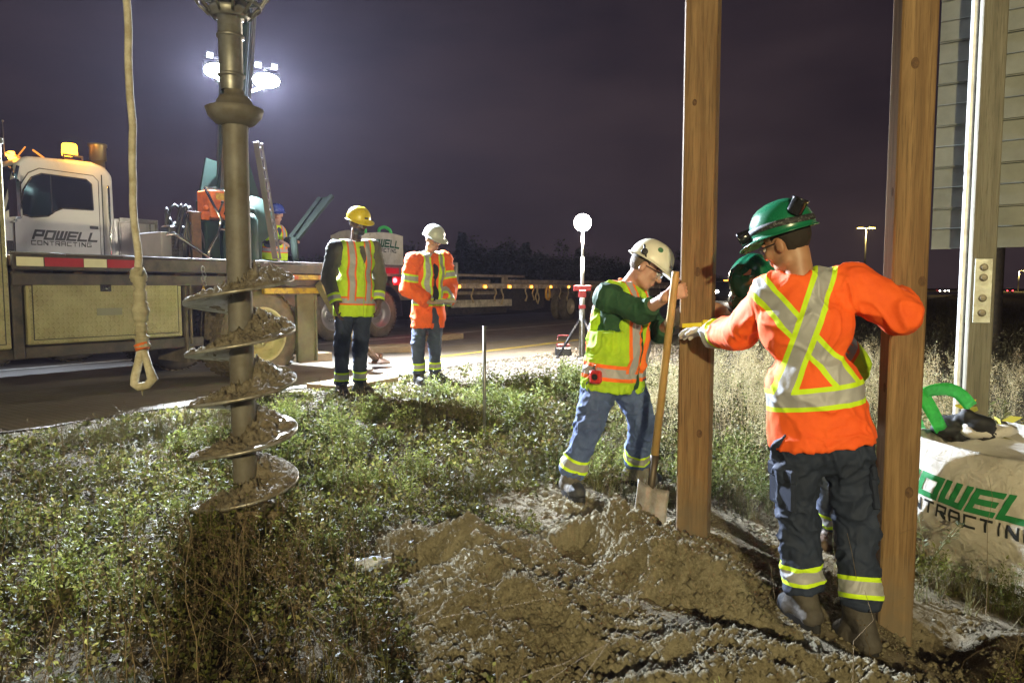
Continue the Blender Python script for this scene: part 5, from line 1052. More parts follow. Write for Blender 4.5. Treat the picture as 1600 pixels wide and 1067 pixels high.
    for sy in (-.7, .7): MB().lathe([(.13, -.215), (.001, -.22)], (0, sy, .85), 'x', 14).obj('headlight', mat('headlight_bright', (1, 1, 1), .3, emit=120, ecol=(1, .93, .78)), A)
    MB().lathe([(.06, -.215), (.001, -.22)], (0, -.55, .58), 'x', 12).obj('fog_lamp', MATS['headlight_bright'], A)
    MB().box((1.9, -.2, 1.78), (2.05, .2, 1.86), .02).obj('roof_beacon', amber_on, A); MB().box((-.23, -.5, .6), (-.2, .5, .95), .01).obj('grille', black_plastic, A)
    HEAD.append((b[0], b[1]))
STREET = []; HEAD = []
# ================================================================== figures: signed distance fields -> surface nets
class Field:
    def __init__(s, lo, hi, res):
        s.lo = np.array(lo, float); s.h = res; n = np.ceil((np.array(hi)-s.lo)/res).astype(int)+1
        s.ax = [s.lo[i]+res*np.arange(n[i]) for i in range(3)]; s.D = np.full(n, 9., np.float32)
    def sub(s, lo, hi):
        sl = []
        for i in range(3):
            a = int(np.clip(np.floor((lo[i]-s.lo[i])/s.h), 0, len(s.ax[i])-1)); b = int(np.clip(np.ceil((hi[i]-s.lo[i])/s.h)+1, a+1, len(s.ax[i]))); sl.append(slice(a, b))
        g = np.meshgrid(*[s.ax[i][sl[i]] for i in range(3)], indexing='ij'); return tuple(sl), np.stack(g, -1)
    def merge(s, sl, d, k, cut=False):
        D = s.D[sl]
        if cut: d = -d; h = np.maximum(k-np.abs(D-d), 0)/max(k, 1e-6); s.D[sl] = np.maximum(D, d)+h*h*k/4
        else: h = np.maximum(k-np.abs(D-d), 0)/max(k, 1e-6); s.D[sl] = np.minimum(D, d)-h*h*k/4
    def cap(s, a, b, r1, r2=None, k=.02, cut=False):
        r2 = r1 if r2 is None else r2; a = np.array(a, float); b = np.array(b, float); m = max(r1, r2)+k+s.h*3
        sl, P = s.sub(np.minimum(a, b)-m, np.maximum(a, b)+m); v = b-a; t = np.clip(((P-a)@v)/(v@v+1e-9), 0, 1)
        s.merge(sl, np.linalg.norm(P-a-t[..., None]*v, axis=-1)-(r1+(r2-r1)*t), k, cut); return s
    def ell(s, c, r, Rm=None, k=.02, cut=False):
        c = np.array(c, float); r = np.array(r, float); Rm = np.eye(3) if Rm is None else Rm; m = r.max()+k+s.h*3
        sl, P = s.sub(c-m, c+m); q = (P-c)@Rm; k0 = np.linalg.norm(q/r, axis=-1); k1 = np.linalg.norm(q/(r*r), axis=-1)+1e-6
        s.merge(sl, k0*(k0-1)/k1, k, cut); return s
    def half(s, p, n, lo=None, hi=None, k=.004):   # removes the side the normal points to
        n = np.array(n, float)/np.linalg.norm(n); lo = s.lo if lo is None else lo; hi = [a[-1] for a in s.ax] if hi is None else hi
        sl = []
        for i in range(3):
            a = int(np.clip(np.floor((lo[i]-s.lo[i])/s.h), 0, len(s.ax[i])-1)); b = int(np.clip(np.ceil((hi[i]-s.lo[i])/s.h)+1, a+1, len(s.ax[i]))); sl.append(slice(a, b))
        sl = tuple(sl); q = [((s.ax[i][sl[i]]-p[i])*n[i]).astype(np.float32) for i in range(3)]
        s.D[sl] = np.maximum(s.D[sl], q[0][:, None, None]+q[1][None, :, None]+q[2][None, None, :]); return s
    def mesh(s):
        ins = s.D < 0; bb = []
        for i in range(3): w_ = np.flatnonzero(ins.any(axis=tuple(q for q in range(3) if q != i))); bb.append(slice(max(w_[0]-2, 0), w_[-1]+3))
        D = s.D[tuple(bb)]; ins = ins[tuple(bb)]; n = D.shape; lo_ = s.lo+s.h*np.array([b.start for b in bb]); c = np.zeros(tuple(x-1 for x in n), np.uint8); allc = np.ones(c.shape, bool); anyc = np.zeros(c.shape, bool)
        for dx in (0, 1):
            for dy in (0, 1):
                for dz in (0, 1): q = ins[dx:n[0]-1+dx, dy:n[1]-1+dy, dz:n[2]-1+dz]; allc &= q; anyc |= q
        act = np.argwhere(anyc & ~allc); vid = -np.ones(c.shape, np.int32); vid[tuple(act.T)] = np.arange(len(act))
        acc = np.zeros((len(act), 3)); cnt = np.zeros(len(act))
        cor = [(a, b, d) for a in (0, 1) for b in (0, 1) for d in (0, 1)]
        for i, A in enumerate(cor):
            for B in cor[i+1:]:
                if sum(abs(A[q]-B[q]) for q in range(3)) != 1: continue
                va = D[act[:, 0]+A[0], act[:, 1]+A[1], act[:, 2]+A[2]].astype(float); vb = D[act[:, 0]+B[0], act[:, 1]+B[1], act[:, 2]+B[2]].astype(float)
                m = (va < 0) != (vb < 0); t = np.where(m, va/(va-vb+1e-12), 0)[:, None]; p = np.array(A)+(np.array(B)-np.array(A))*t
                acc += p*m[:, None]; cnt += m
        V = (act+acc/np.maximum(cnt, 1)[:, None])*s.h+lo_
        Fs = []
        for axis in range(3):
            o = [q for q in range(3) if q != axis]
            sa = [slice(None)]*3; sb = [slice(None)]*3; sa[axis] = slice(0, n[axis]-1); sb[axis] = slice(1, n[axis])
            A = ins[tuple(sa)]; B = ins[tuple(sb)]; e = np.argwhere(A != B); e = e[(e[:, o[0]] > 0) & (e[:, o[1]] > 0) & (e[:, o[0]] < n[o[0]]-1) & (e[:, o[1]] < n[o[1]]-1)]
            q = []
            for (u, v) in ((0, 0), (1, 0), (1, 1), (0, 1)):
                c_ = e.copy(); c_[:, o[0]] -= 1-u; c_[:, o[1]] -= 1-v; q.append(vid[tuple(c_.T)])
            q = np.stack(q, -1); fl = A[tuple(e.T)]
            if axis == 1: fl = ~fl
            q[~fl] = q[~fl][:, ::-1]; Fs.append(q)
        Fq = np.concatenate(Fs); return V, Fq[(Fq >= 0).all(1)]
def normals(V, Fq):
    a = V[Fq[:, 2]]-V[Fq[:, 0]]; b = V[Fq[:, 3]]-V[Fq[:, 1]]; fn = np.cross(a, b); N = np.zeros_like(V)
    for i in range(4): np.add.at(N, Fq[:, i], fn)
    return unit(N)
def relax(V, Fq, it=1):
    for _ in range(it):
        S = np.zeros_like(V); c = np.zeros(len(V))
        for i in range(4):
            for j in (1, 3): np.add.at(S, Fq[:, i], V[Fq[:, (i+j) % 4]]); np.add.at(c, Fq[:, i], 1)
        V = V*.5+.5*S/np.maximum(c, 1)[:, None]
    return V
def folds(V, N, amp=.008, f=7., stretch=(1, 1, .55), seed=0, fine=.3):
    p = V*np.array(stretch)*f; w = p+.45*np.stack([fbm(p*.8+9, 2, seed+5), fbm(p*.8+19, 2, seed+6), fbm(p*.8+29, 2, seed+7)], -1)
    r = 1-np.abs(fbm(w, 2, seed))*2.2; d = amp*(np.clip(r, -.6, 1)**2*np.sign(r))+amp*fine*fbm(p*3.1, 2, seed+3)+amp*.45*np.maximum(0, 1-np.abs(fbm(w*2.1+5, 2, seed+9))*3)
    return V+N*d[:, None]
def nrm(v): v = np.array(v, float); return v/(np.linalg.norm(v)+1e-9)
def cloth_mat(name, base, A=None, B=None, trimA=None, trimB=None, wA=(.025, .05), rough=.8, silver=(.34, .34, .35), base2=None, ns=30, bump=.35, bs=500, sheen=.0, masks=None):
    # A, B: names of distance attributes; inside wA[0] reflective tape, inside wA[1] trim
    if name in MATS: return MATS[name]
    k = NT(name); c = k.mix(k.ramp(k.noise(ns*.25, 5, .7), .35, .65), base, base2 or tuple(x*.78 for x in base))
    def attr(n): a = k.n('ShaderNodeAttribute'); a.attribute_name = n; return a.outputs['Fac']
    ref = None
    for nm, tr in ((B, trimB or trimA), (A, trimA)):
        if nm is None: continue
        a = attr(nm); m1 = k.math('LESS_THAN', a, wA[1]); m0 = k.math('LESS_THAN', a, wA[0])
        if tr: c = k.mix(m1, c, tr)
        c = k.mix(m0, c, silver); ref = m0 if ref is None else k.math('MAXIMUM', ref, m0)
    for nm, col in (masks or {}).items(): c = k.mix(k.math('LESS_THAN', attr(nm), 0.), c, col)
    k.set(Base_Color=c, Roughness=rough if ref is None else k.math('MULTIPLY_ADD', ref, .45-rough, rough))
    if sheen: k.p.inputs['Sheen Weight'].default_value = sheen
    if bump: k.bump(k.math('ADD', k.noise(bs, 2), k.math('MULTIPLY', k.noise(38, 4), 1.2)), bump, .003)
    MATS[name] = k.m; return k.m
LIME = (.55, .80, .015); HIORANGE = (.90, .125, .012); SILVER = (.33, .33, .34); VORANGE = (.85, .16, .02)

def hand(fl, wr, d, pn, curl=.5, thumb=1, sc_=1., inf=0., k=.006, spread=.0, tcurl=.3):
    d = nrm(d); pn = nrm(np.array(pn)-d*np.dot(pn, d)); sd = np.cross(d, pn)*thumb; r = .0
    fl.cap(wr-d*.02, wr+d*.02, .026*sc_+inf, .028*sc_+inf, .02)
    lens = [1.0, 1.08, 1.0, .8]
    for i in range(4):                      # index .. little; index on the thumb side
        off = (1.5-i)*.0205*sc_; b = wr+d*.088*sc_*(1-.03*abs(i-1.2))+sd*off
        fl.cap(wr+d*.015+sd*off*.6, b, .0155*sc_+inf, .0125*sc_+inf, .012)
        a = curl*.55; p = b
        for L, rr in ((.043, .0100), (.027, .0090), (.022, .0080)):
            dd = d*math.cos(a)+pn*math.sin(a)+sd*(1.5-i)*spread; q = p+nrm(dd)*L*lens[i]*sc_; fl.cap(p, q, rr*sc_+inf, rr*.92*sc_+inf, k); p = q; a += curl
    p = wr+d*.028*sc_+sd*.026*sc_; dd = nrm(d*.62+sd*.72+pn*.25); q = p+dd*.038*sc_; fl.cap(wr+d*.02, p, .018*sc_, .016*sc_, .015); fl.cap(p, q, .0150*sc_+inf, .0115*sc_+inf, .012)
    dd = nrm(d*.85+sd*(.45-tcurl)+pn*(.2+tcurl)); q2 = q+dd*.030*sc_; fl.cap(q, q2, .0112*sc_+inf, .0102*sc_+inf, k); fl.cap(q2, q2+nrm(dd+pn*tcurl)*.024*sc_, .0100*sc_+inf, .0088*sc_+inf, k)

def helmet(parent, c, Rm, m, pos, brim_m=None, full=False, name='hard_hat', ridge=True, tilt=0.):
    # Rm columns: right, front, up
    V = []; n = 64; mrow = 22
    def P(a, ph, off=0.):
        ca, sa = math.cos(a), math.sin(a); fr = sa
        rx, ry, hz = .122+off, (.142 if sa > 0 else .134)+off, .128+off
        z = hz*math.sin(ph)**.94; rr = math.cos(ph)**.78
        x, y = rx*ca*rr, ry*sa*rr
        if ridge and ph > .15: g = .0055*math.exp(-(x/.016)**2)+.003*math.exp(-((abs(x)-.045)/.010)**2); z += g*math.sin(ph)*(1 if off == 0 else 0)
        return np.array([x, y, .032+z])
    rows = []
    for off in (0., -.006):
        for i in range(mrow+1): rows.append([P(2*math.pi*k_/n, (math.pi/2)*i/mrow, off) for k_ in range(n)])
    outer = rows[:mrow+1]; inner = rows[mrow+1:]
    def brim(dz, ex):
        r = []
        for k_ in range(n):
            a = 2*math.pi*k_/n; p = P(a, 0).copy(); sa = math.sin(a); e = .010+(.010 if full else 0)+ex*max(0, sa)**1.6; d = np.array([math.cos(a), math.sin(a), 0]); p = p+d*e; p[2] += dz-(.014+.020*max(0, sa)**2)*(e/.06)-.004; r.append(p)
        return r
    b1 = brim(0, .052); b2 = brim(-.004, .050)
    mid = [(np.array(outer[0][k_])*.5+np.array(b1[k_])*.5)+[0, 0, -.001] for k_ in range(n)]
    seq = outer[::-1]+[mid, b1, b2]+inner
    A = np.array([p for r in seq for p in r]); A = c+A@Rm.T; i = np.arange(len(A)).reshape(len(seq), n); j = np.roll(i, -1, 1)
    Fq = np.stack([i[:-1], j[:-1], j[1:], i[1:]], -1).reshape(-1, 4)
    o = raw(name, A, Fq[:, ::-1], m, parent, smooth=True); return o, (lambda x, y, z: c+Rm@np.array([x, y, z]))

def person(name, label, base, J, look, cfg):
    """J: joints in world space (image-left limb '0', image-right limb '1')."""
    J = {k_: np.array(v, float) for k_, v in J.items()}; base = np.array(base, float)
    root = empty('person', tuple(base), 0, label, 'worker', org=tuple(base))
    res = cfg.get('res', .007); sk = cfg.get('skin', (.42, .24, .16)); bulk = cfg.get('bulk', 1.)
    hm = (J['hip0']+J['hip1'])/2; up = nrm(J['neck']-hm); rt = J['sh1']-J['sh0']; rt = nrm(rt-up*np.dot(rt, up)); bk = cfg.get('back', False)
    fw = np.cross(up, rt)*(1 if not bk else 1); fw = fw if not bk else fw         # placeholder sign below
    # rt goes from image-left to image-right; a figure facing the camera has forward = rt x up
    fw = np.cross(rt, up) if not bk else np.cross(up, rt)
    T3 = np.stack([rt, fw, up], 1); L = np.linalg.norm(J['neck']-hm); sw = np.linalg.norm(J['sh1']-J['sh0'])/2
    f, hu = nrm(look[0]), np.array(look[1], float); hu = nrm(hu-f*np.dot(f, hu)); hr = np.cross(f, hu); Hd = np.stack([hr, f, hu], 1); hc = J['head']
    pts = np.array(list(J.values())); lo, hi = pts.min(0)-.26, pts.max(0)+.26
    tp = lambda x, y, z: hm+rt*x+fw*y+up*z
    def torso(F_, inf, k=.06, shw=1.):
        F_.ell(tp(0, -.005, .02), (.155*bulk+inf, .108*bulk+inf, .12+inf), T3, k); F_.ell(tp(0, .012, L*.36), (.140*bulk+inf, .110*bulk+inf, .15+inf), T3, k)
        F_.ell(tp(0, .005, L*.70), (.160*bulk+inf, .112*bulk+inf, .155+inf), T3, k)
        for s_, sh in ((-1, 'sh0'), (1, 'sh1')): F_.cap(tp(0, 0, L*.90), J[sh]*.94+tp(0, 0, L*.88)*.06, .060*bulk+inf, .054*bulk+inf, k*.8)
    # ---- body
    B = Field(lo, hi, cfg.get('bres', .0065)); torso(B, -.022)
    H = lambda x, y, z: hc+Hd@np.array([x, y, z])
    B.cap(tp(0, -.01, L*.9), H(0, -.025, -.06), .060, .052, .03)
    B.ell(H(0, -.012, .028), (.076, .096, .092), Hd, .02); B.ell(H(0, .022, -.045), (.057, .066, .066), Hd, .03); B.ell(H(0, .052, -.092), (.030, .028, .022), Hd, .025)
    B.cap(H(0, .088, .0), H(0, .108, -.030), .0085, .0135, .012); B.cap(H(-.012, .097, -.033), H(.012, .097, -.033), .008, .008, .008)
    for s_ in (-1, 1):
        B.ell(H(s_*.078, -.012, -.012), (.010, .019, .031), Hd, .008); B.cap(H(s_*.012, .090, .022), H(s_*.045, .078, .022), .009, .008, .012); B.ell(H(s_*.032, .096, .002), (.016, .012, .010), Hd, .008, cut=True)
        B.ell(H(s_*.040, .068, -.025), (.022, .018, .020), Hd, .02); B.cap(H(s_*.05, .0, -.075), H(s_*.025, .055, -.095), .018, .018, .02)
    B.cap(H(-.020, .086, -.058), H(.020, .086, -.058), .0075, .0075, .008); B.cap(H(-.016, .086, -.070), H(.016, .086, -.070), .008, .008, .008)
    for q in '01':
        B.cap(J['sh'+q], J['el'+q], .046, .037, .03); B.cap(J['el'+q], J['wr'+q], .038, .027, .02)
        hd = cfg['hand'+q]; hand(B, J['wr'+q], hd[0], hd[1], hd[2], hd[3], hd[4] if len(hd) > 4 else 1., -.0 if not hd[-1] == 'glove' else -.002)
        B.cap(J['hip'+q], J['kn'+q], .075, .050, .04); B.cap(J['kn'+q], J['an'+q], .048, .032, .02); B.cap(J['an'+q], J['toe'+q]*.8+J['an'+q]*.2+[0, 0, -.01], .034, .028, .03)
    V, Fq = B.mesh(); V = relax(V, Fq, 1); q = (V-hc)@Hd
    beard = np.where((q[:, 1] > .01-q[:, 2]*.1) & (q[:, 2] < -.045) & (np.linalg.norm(q, axis=1) < .17), -1., 1.) if cfg.get('beard') else np.ones(len(V))
    lips = np.where((np.abs(q[:, 2]+.064) < .009) & (np.abs(q[:, 0]) < .024) & (q[:, 1] > .07), -1., 1.)
    brow = np.where((np.abs(q[:, 2]-.026) < .005) & (np.abs(np.abs(q[:, 0])-.032) < .02) & (q[:, 1] > .06), -1., 1.)
    sm_ = NT('skin_'+name); a_ = sm_.n('ShaderNodeAttribute'); a_.attribute_name = 'beard'; b_ = sm_.n('ShaderNodeAttribute'); b_.attribute_name = 'lips'; c_ = sm_.n('ShaderNodeAttribute'); c_.attribute_name = 'brow'
    c = sm_.mix(sm_.ramp(sm_.noise(14, 4), .3, .7), sk, tuple(x*y for x, y in zip(sk, (.85, .74, .7)))); c = sm_.mix(sm_.math('LESS_THAN', b_.outputs['Fac'], 0), c, tuple(x*y for x, y in zip(sk, (.8, .5, .5)))); c = sm_.mix(sm_.math('LESS_THAN', a_.outputs['Fac'], 0), c, cfg.get('beardcol', (.03, .022, .018))); c = sm_.mix(sm_.math('LESS_THAN', c_.outputs['Fac'], 0), c, (.03, .02, .015))
    sm_.set(Base_Color=c, Roughness=.5); sm_.p.inputs['Subsurface Weight'].default_value = .08; sm_.p.inputs['Subsurface Radius'].default_value = (.01, .004, .002); sm_.bump(sm_.noise(220, 3), .15, .002)
    raw('body', V, Fq, sm_.m, root, smooth=True, attrs=dict(beard=beard, lips=lips, brow=brow))
    # eyes
    for s_ in (-1, 1):
        mb = MB(); mb.ball(H(s_*.032, .080, .001), .0125, 14); e = mb.obj('eye', mat('eye_white', (.55, .53, .50), .25), root); mb = MB(); mb.ball(H(s_*.032, .0895, -.001), .0052, 10); mb.obj('iris', mat('eye_iris', (.03, .02, .015), .1), e)
    # hair
    hf = Field(hc-.16, hc+.16, .006); hf.ell(H(0, -.017, .026), (.0825, .098, .096), Hd, .01); hf.half(H(0, .022, 0), Hd@np.array([0, 1, .1])); hf.half(H(0, -.02, cfg.get('nape', -.045)), Hd@np.array([0, .55, -1]))
    for s_ in (-1, 1): hf.ell(H(s_*.08, -.005, -.02), (.03, .03, .045), Hd, .01, cut=True)
    V, Fq = hf.mesh(); V = V+normals(V, Fq)*(.002*fbm(V*120, 2, 3))[:, None]; raw('hair', V, Fq, mat('hair_'+name, cfg.get('hair', (.03, .02, .015)), .8, bump=.8, bs=300), root, smooth=True)
    # hard hat
    hat, HP = helmet(root, H(0, -.004, .012), Hd@np.array([[1, 0, 0], [0, math.cos(cfg.get('hat_tilt', 0)), -math.sin(cfg.get('hat_tilt', 0))], [0, math.sin(cfg.get('hat_tilt', 0)), math.cos(cfg.get('hat_tilt', 0))]]), cfg['hat'], None, full=cfg.get('full', False))
    # glasses
    if cfg.get('glasses'):
        mb = MB()
        for s_ in (-1, 1): mb.tube([H(s_*.078, -.01, .004), H(s_*.070, .06, .008), H(s_*.060, .092, .008)], .0028, 6)
        mb.tube([H(-.062, .092, .009), H(-.03, .108, .012), H(0, .111, .010), H(.03, .108, .012), H(.062, .092, .009)], .0026, 6); g = mb.obj('glasses', black_plastic, root)
        k = NT('clear_lens_'+name); k.set(Base_Color=(.75, .8, .85), Roughness=.05, Alpha=.28); mb = MB()
        for s_ in (-1, 1):
            pts = [H(s_*.006, .112, .008), H(s_*.034, .109, .012), H(s_*.060, .092, .008), H(s_*.058, .090, -.018), H(s_*.034, .105, -.026), H(s_*.010, .110, -.018)]; mb.add(pts, [(0, 1, 2, 3, 4, 5)])
        mb.obj('lens', k.m, g)
    # ---- trousers
    tf = Field(lo, hi, res); ti = cfg.get('leg', .0)
    tf.ell(tp(0, -.005, .02), (.165*bulk, .120*bulk, .13), T3, .04)
    for q in '01':
        ka = J['kn'+q]; an = J['an'+q]; tf.cap(J['hip'+q]+up*.01, ka, .095*bulk+ti, .073+ti, .035); tf.cap(ka, an+nrm(ka-an)*cfg.get('hemup', .02), .073+ti, .064+ti, .03)
        tf.cap(an+nrm(ka-an)*(.12), an+nrm(ka-an)*cfg.get('hemup', .02), .066+ti, .066+ti, .02)
    tf.half(tp(0, 0, .14), up)
    for q in '01': d = nrm(J['kn'+q]-J['an'+q]); p = J['an'+q]+d*cfg.get('hemup', .02); tf.half(p, -d, p-.13, p+.13)
    V, Fq = tf.mesh(); V = relax(V, Fq, 1); N = normals(V, Fq); V0 = V.copy(); V = folds(V, N, cfg.get('foldleg', .009), 7.5, (1, 1, .8), 3)
    band = np.full(len(V), .5)
    for q in '01':
        d = nrm(J['kn'+q]-J['an'+q]); sgt = (V0-J['an'+q])@d; near = np.linalg.norm(V0-J['an'+q]-sgt[:, None]*d, axis=1) < .12; band = np.where(near & (sgt < .3), np.minimum(band, np.abs(sgt-cfg.get('bandz', .085))), band)
        # stacked folds above the boot
    tm = cfg['trousers']; raw('trousers', V, Fq, tm, root, smooth=True, attrs=dict(band=band if cfg.get('bands', True) else np.full(len(V), 1.)))
    # ---- boots
    for q in '01':
        an, toe = J['an'+q], J['toe'+q]; gzv = min(an[2], toe[2]+.05)-.085; d = toe-an; d[2] = 0; d = nrm(d); bf = Field(np.minimum(an, toe)-.2, np.maximum(an, toe)+.2, .006)
        fz = J.get('floor'+q, np.array([0, 0, toe[2]-.035]))[2]; heel = an-d*.055; heel[2] = fz+.045; tt = toe.copy(); tt[2] = fz+.040
        bf.cap(an+[0, 0, .08], an, .040, .048, .03); bf.cap(an, heel, .050, .043, .03); bf.cap(heel, tt-d*.05, .043, .046, .02); bf.cap(tt-d*.06, tt-d*.02, .048, .044, .02); bf.cap(an+d*.03, tt-d*.06, .042, .036, .03)
        bf.half((0, 0, fz+.012), (0, 0, -1)); bf.half(an+[0, 0, cfg.get('boot_top', .115)], (0, 0, 1)); V, Fq = bf.mesh(); V = relax(V, Fq, 1); N = normals(V, Fq); V = folds(V, N, .002, 22, (1, 1, 1), 8)
        cap_ = ((V-tt)@d)+.045; o = raw('boot', V, Fq, cfg['boots'], root, smooth=True, attrs=dict(toecap=-cap_))
        sd = np.cross(d, [0, 0, 1]); poly = []
        for a in np.linspace(0, 2*math.pi, 28, endpoint=False):
            Lh = np.linalg.norm((tt-heel)[:2])/2+.045; m_ = (heel+tt)/2-d*.005; poly.append((m_[0]+d[0]*Lh*math.cos(a)+sd[0]*.052*math.sin(a)*(.92+.1*math.cos(a)), m_[1]+d[1]*Lh*math.cos(a)+sd[1]*.052*math.sin(a)*(.92+.1*math.cos(a))))
        MB().prism(poly, fz-.012, fz+.026, 'z').obj('sole', cfg.get('sole', black_plastic), o)
        mb = MB(); mb.tube([an+[.046*math.cos(a), .046*math.sin(a), .060+.006*math.cos(a*2)] for a in np.linspace(0, 2*math.pi, 24)], .010, 8, False); mb.obj('boot_collar', MATS.get('boot_lining') or mat('boot_lining', (.035, .03, .028), .8), o)
        mb = MB()
        for r_ in range(5):
            c0 = an+d*(.045+.018*r_)+[0, 0, .055-.018*r_]; mb.tube([c0-sd*.024, c0+d*.012+[0, 0, .014], c0+sd*.024], .003, 5)
        mb.obj('laces', cfg.get('laces', mat('lace', (.12, .10, .08), .8)), o)
    # ---- shirt / jacket
    sf = Field(lo, hi, res); si = cfg.get('shirt_inf', .012); torso(sf, si)
    slv = cfg.get('sleeve', 1.); hem = cfg.get('hem', -.08)
    sf.cap(tp(-.085*bulk, -.0, hem-.06), tp(-.075*bulk, 0, .25), .096*bulk+si+cfg.get('flare', 0), .09*bulk+si, .05); sf.cap(tp(0, .0, hem-.06), tp(0, 0, .25), .118*bulk+si+cfg.get('flare', 0), .10*bulk+si, .05); sf.cap(tp(.085*bulk, -.0, hem-.06), tp(.075*bulk, 0, .25), .096*bulk+si+cfg.get('flare', 0), .09*bulk+si, .05)
    for q in '01':
        sh, el, wr = J['sh'+q], J['el'+q], J['wr'+q]; ar = cfg.get('arm', .0); sf.cap(sh, el, .060+si+ar, .050+si+ar, .035)
        e2 = el+(wr-el)*slv; sf.cap(el, e2, .050+si+ar, (.038 if slv > .9 else .046)+si+ar, .025)
    sf.half(tp(0, 0, hem), -up)
    for q in '01': d = nrm(J['wr'+q]-J['el'+q]); p = J['el'+q]+(J['wr'+q]-J['el'+q])*slv+d*cfg.get('cuffx', -.005); sf.half(p, d, p-.11, p+.11)
    sf.cap(tp(0, .0, L*.99), tp(0, .0, L*.99)+up*.2+(hc-J['neck'])*.0, .062, .07, .015, cut=True)
    if cfg.get('open_front'): sf.cap(tp(.01, .15, L*.98), tp(.02, .16, hem-.1), .055, .075, .01, cut=True)
    V, Fq = sf.mesh(); V = relax(V, Fq, 1); N = normals(V, Fq); V0 = V.copy(); V = folds(V, N, cfg.get('fold', .008), cfg.get('ff', 8.), (1, 1, .6), 13)
    q3 = (V0-hm)@T3; sarm = np.full(len(V), .5); iscuff = np.full(len(V), .5)
    onarm = np.zeros(len(V), bool)
    for q in '01':
        sh, el, wr = J['sh'+q], J['el'+q], J['wr'+q]; d = wr-el; l = np.linalg.norm(d); d = d/l; sg = (V0-el)@d; rr = np.linalg.norm(V0-el-sg[:, None]*d, axis=1); on = (rr < .095) & (sg > .03) & (sg < l+.1)
        ua = el-sh; lu = np.linalg.norm(ua); ua = ua/lu; su = (V0-sh)@ua; ru = np.linalg.norm(V0-sh-su[:, None]*ua, axis=1); onu = (ru < .10) & (su > .05) & (su < lu+.04)
        onarm |= (on | onu) & (np.abs(q3[:, 0]) > .13*bulk)
        if cfg.get('cuffband'): sarm = np.where(on, np.minimum(sarm, np.abs(sg-(l*cfg['cuffband']))), sarm)
        if cfg.get('armband'): sarm = np.where(onu & (np.abs(q3[:, 0]) > .1), np.minimum(sarm, np.abs(su-lu*cfg['armband'])), sarm)
    at_ = cfg['shirt_attr'](q3, onarm, sarm, L, bulk) if 'shirt_attr' in cfg else dict(band=sarm)
    raw(cfg.get('shirt_name', 'shirt'), V, Fq, cfg['shirt'], root, smooth=True, attrs=at_)
    if cfg.get('collar'):                    # stand-up collar of a coat
        mb = MB(); 
        for s_ in (-1, 1):
            rows = []
            for i_ in range(10):
                a = math.pi*(.5*s_+.5*s_*0)+s_*i_*math.pi*.80/9; a = -math.pi/2+s_*i_*math.pi*.82/9
                rr = .075+.012*i_/9; p = tp(rr*math.cos(a), -.0+rr*1.05*math.sin(a)*1., L*.93-.02*i_/9); o_ = nrm(rt*math.cos(a)+fw*math.sin(a)); rows.append([p, p+up*.045+o_*.010, p+up*.07+o_*.03+fw*.004*i_, p+up*.03+o_*.055])
            A_ = np.array(rows).reshape(-1, 3); i2 = np.arange(40).reshape(10, 4); mb.add(A_, [tuple(x) for x in gridfaces(i2)], True)
        o = mb.obj('collar', cfg['collar'], root); md = o.modifiers.new('t', 'SOLIDIFY'); md.thickness = .008
    # ---- inner shirt seen in an open coat
    if cfg.get('inner'):
        nf = Field(lo, hi, .009); torso(nf, .006); nf.half(tp(0, 0, hem-.02), -up); nf.cap(tp(0, 0, L*1.0), tp(0, 0, L*1.0)+up*.2, .058, .06, .01, cut=True); V, Fq = nf.mesh(); raw('inner_shirt', V, Fq, cfg['inner'], root, smooth=True)
    # ---- vest
    if cfg.get('vest'):
        vf = Field(lo, hi, res); vi = cfg.get('vest_inf', .030); torso(vf, vi); vh = cfg.get('vest_hem', -.05)
        for s_ in (-1, 0, 1): vf.cap(tp(s_*.082*bulk, 0, vh-.06), tp(s_*.075*bulk, 0, .25), .098*bulk+vi, .092*bulk+vi, .05)
        for q in '01':
            sh, el = J['sh'+q], J['el'+q]; out = nrm(J['sh'+q]-tp(0, 0, L*.88)); vf.half(tp(0, 0, L*.88)+out*(sw*.80), out, J['sh'+q]-.2, J['sh'+q]+.2, .01)
        vf.half(tp(0, 0, vh), -up); vf.cap(tp(0, 0, L*.94), tp(0, 0, L*.94)+up*.2, .072, .10, .015, cut=True)
        gp = cfg.get('vest_gap', 0.)
        if gp: vf.cap(tp(cfg.get('gapx', 0), .155, L*.95), tp(cfg.get('gapx', 0), .165, vh-.05), .030+gp, .045+gp, .008, cut=True)
        else: vf.cap(tp(cfg.get('gapx', 0), .13, L*.90), tp(cfg.get('gapx', 0), .15, L*.62), .05, .004, .01, cut=True)
        V, Fq = vf.mesh(); V = relax(V, Fq, 1); N = normals(V, Fq); V0 = V.copy(); V = folds(V, N, cfg.get('vfold', .006), 8, (1, 1, .6), 23); q3 = (V0-hm)@T3
        xa = np.abs(q3[:, 0]-cfg.get('gapx', 0)*.0); s1 = np.where(q3[:, 2] > cfg.get('vbz', .10), np.abs(xa-.085*bulk), .5); s2 = np.abs(q3[:, 2]-cfg.get('vbz', .10)); zip_ = np.where(q3[:, 1] > 0, np.abs(q3[:, 0]-cfg.get('gapx', 0)), .5)
        raw('vest', V, Fq, cfg['vest'], root, smooth=True, attrs=dict(band=np.minimum(s1, .5), band2=s2, zip=zip_-.004))
    # ---- gloves
    for q in '01':
        hd = cfg['hand'+q]
        if hd[-1] == 'glove':
            gf = Field(J['wr'+q]-.25, J['wr'+q]+.25, .0045); hand(gf, J['wr'+q], hd[0], hd[1], hd[2], hd[3], 1., .0022); d = nrm(hd[0]); gf.cap(J['wr'+q]-d*.045, J['wr'+q]+d*.02, .034, .031, .015); V, Fq = gf.mesh(); raw('glove', V, Fq, cfg['glove'], root, smooth=True)
    return root, tp, H, Hd, HP, hat

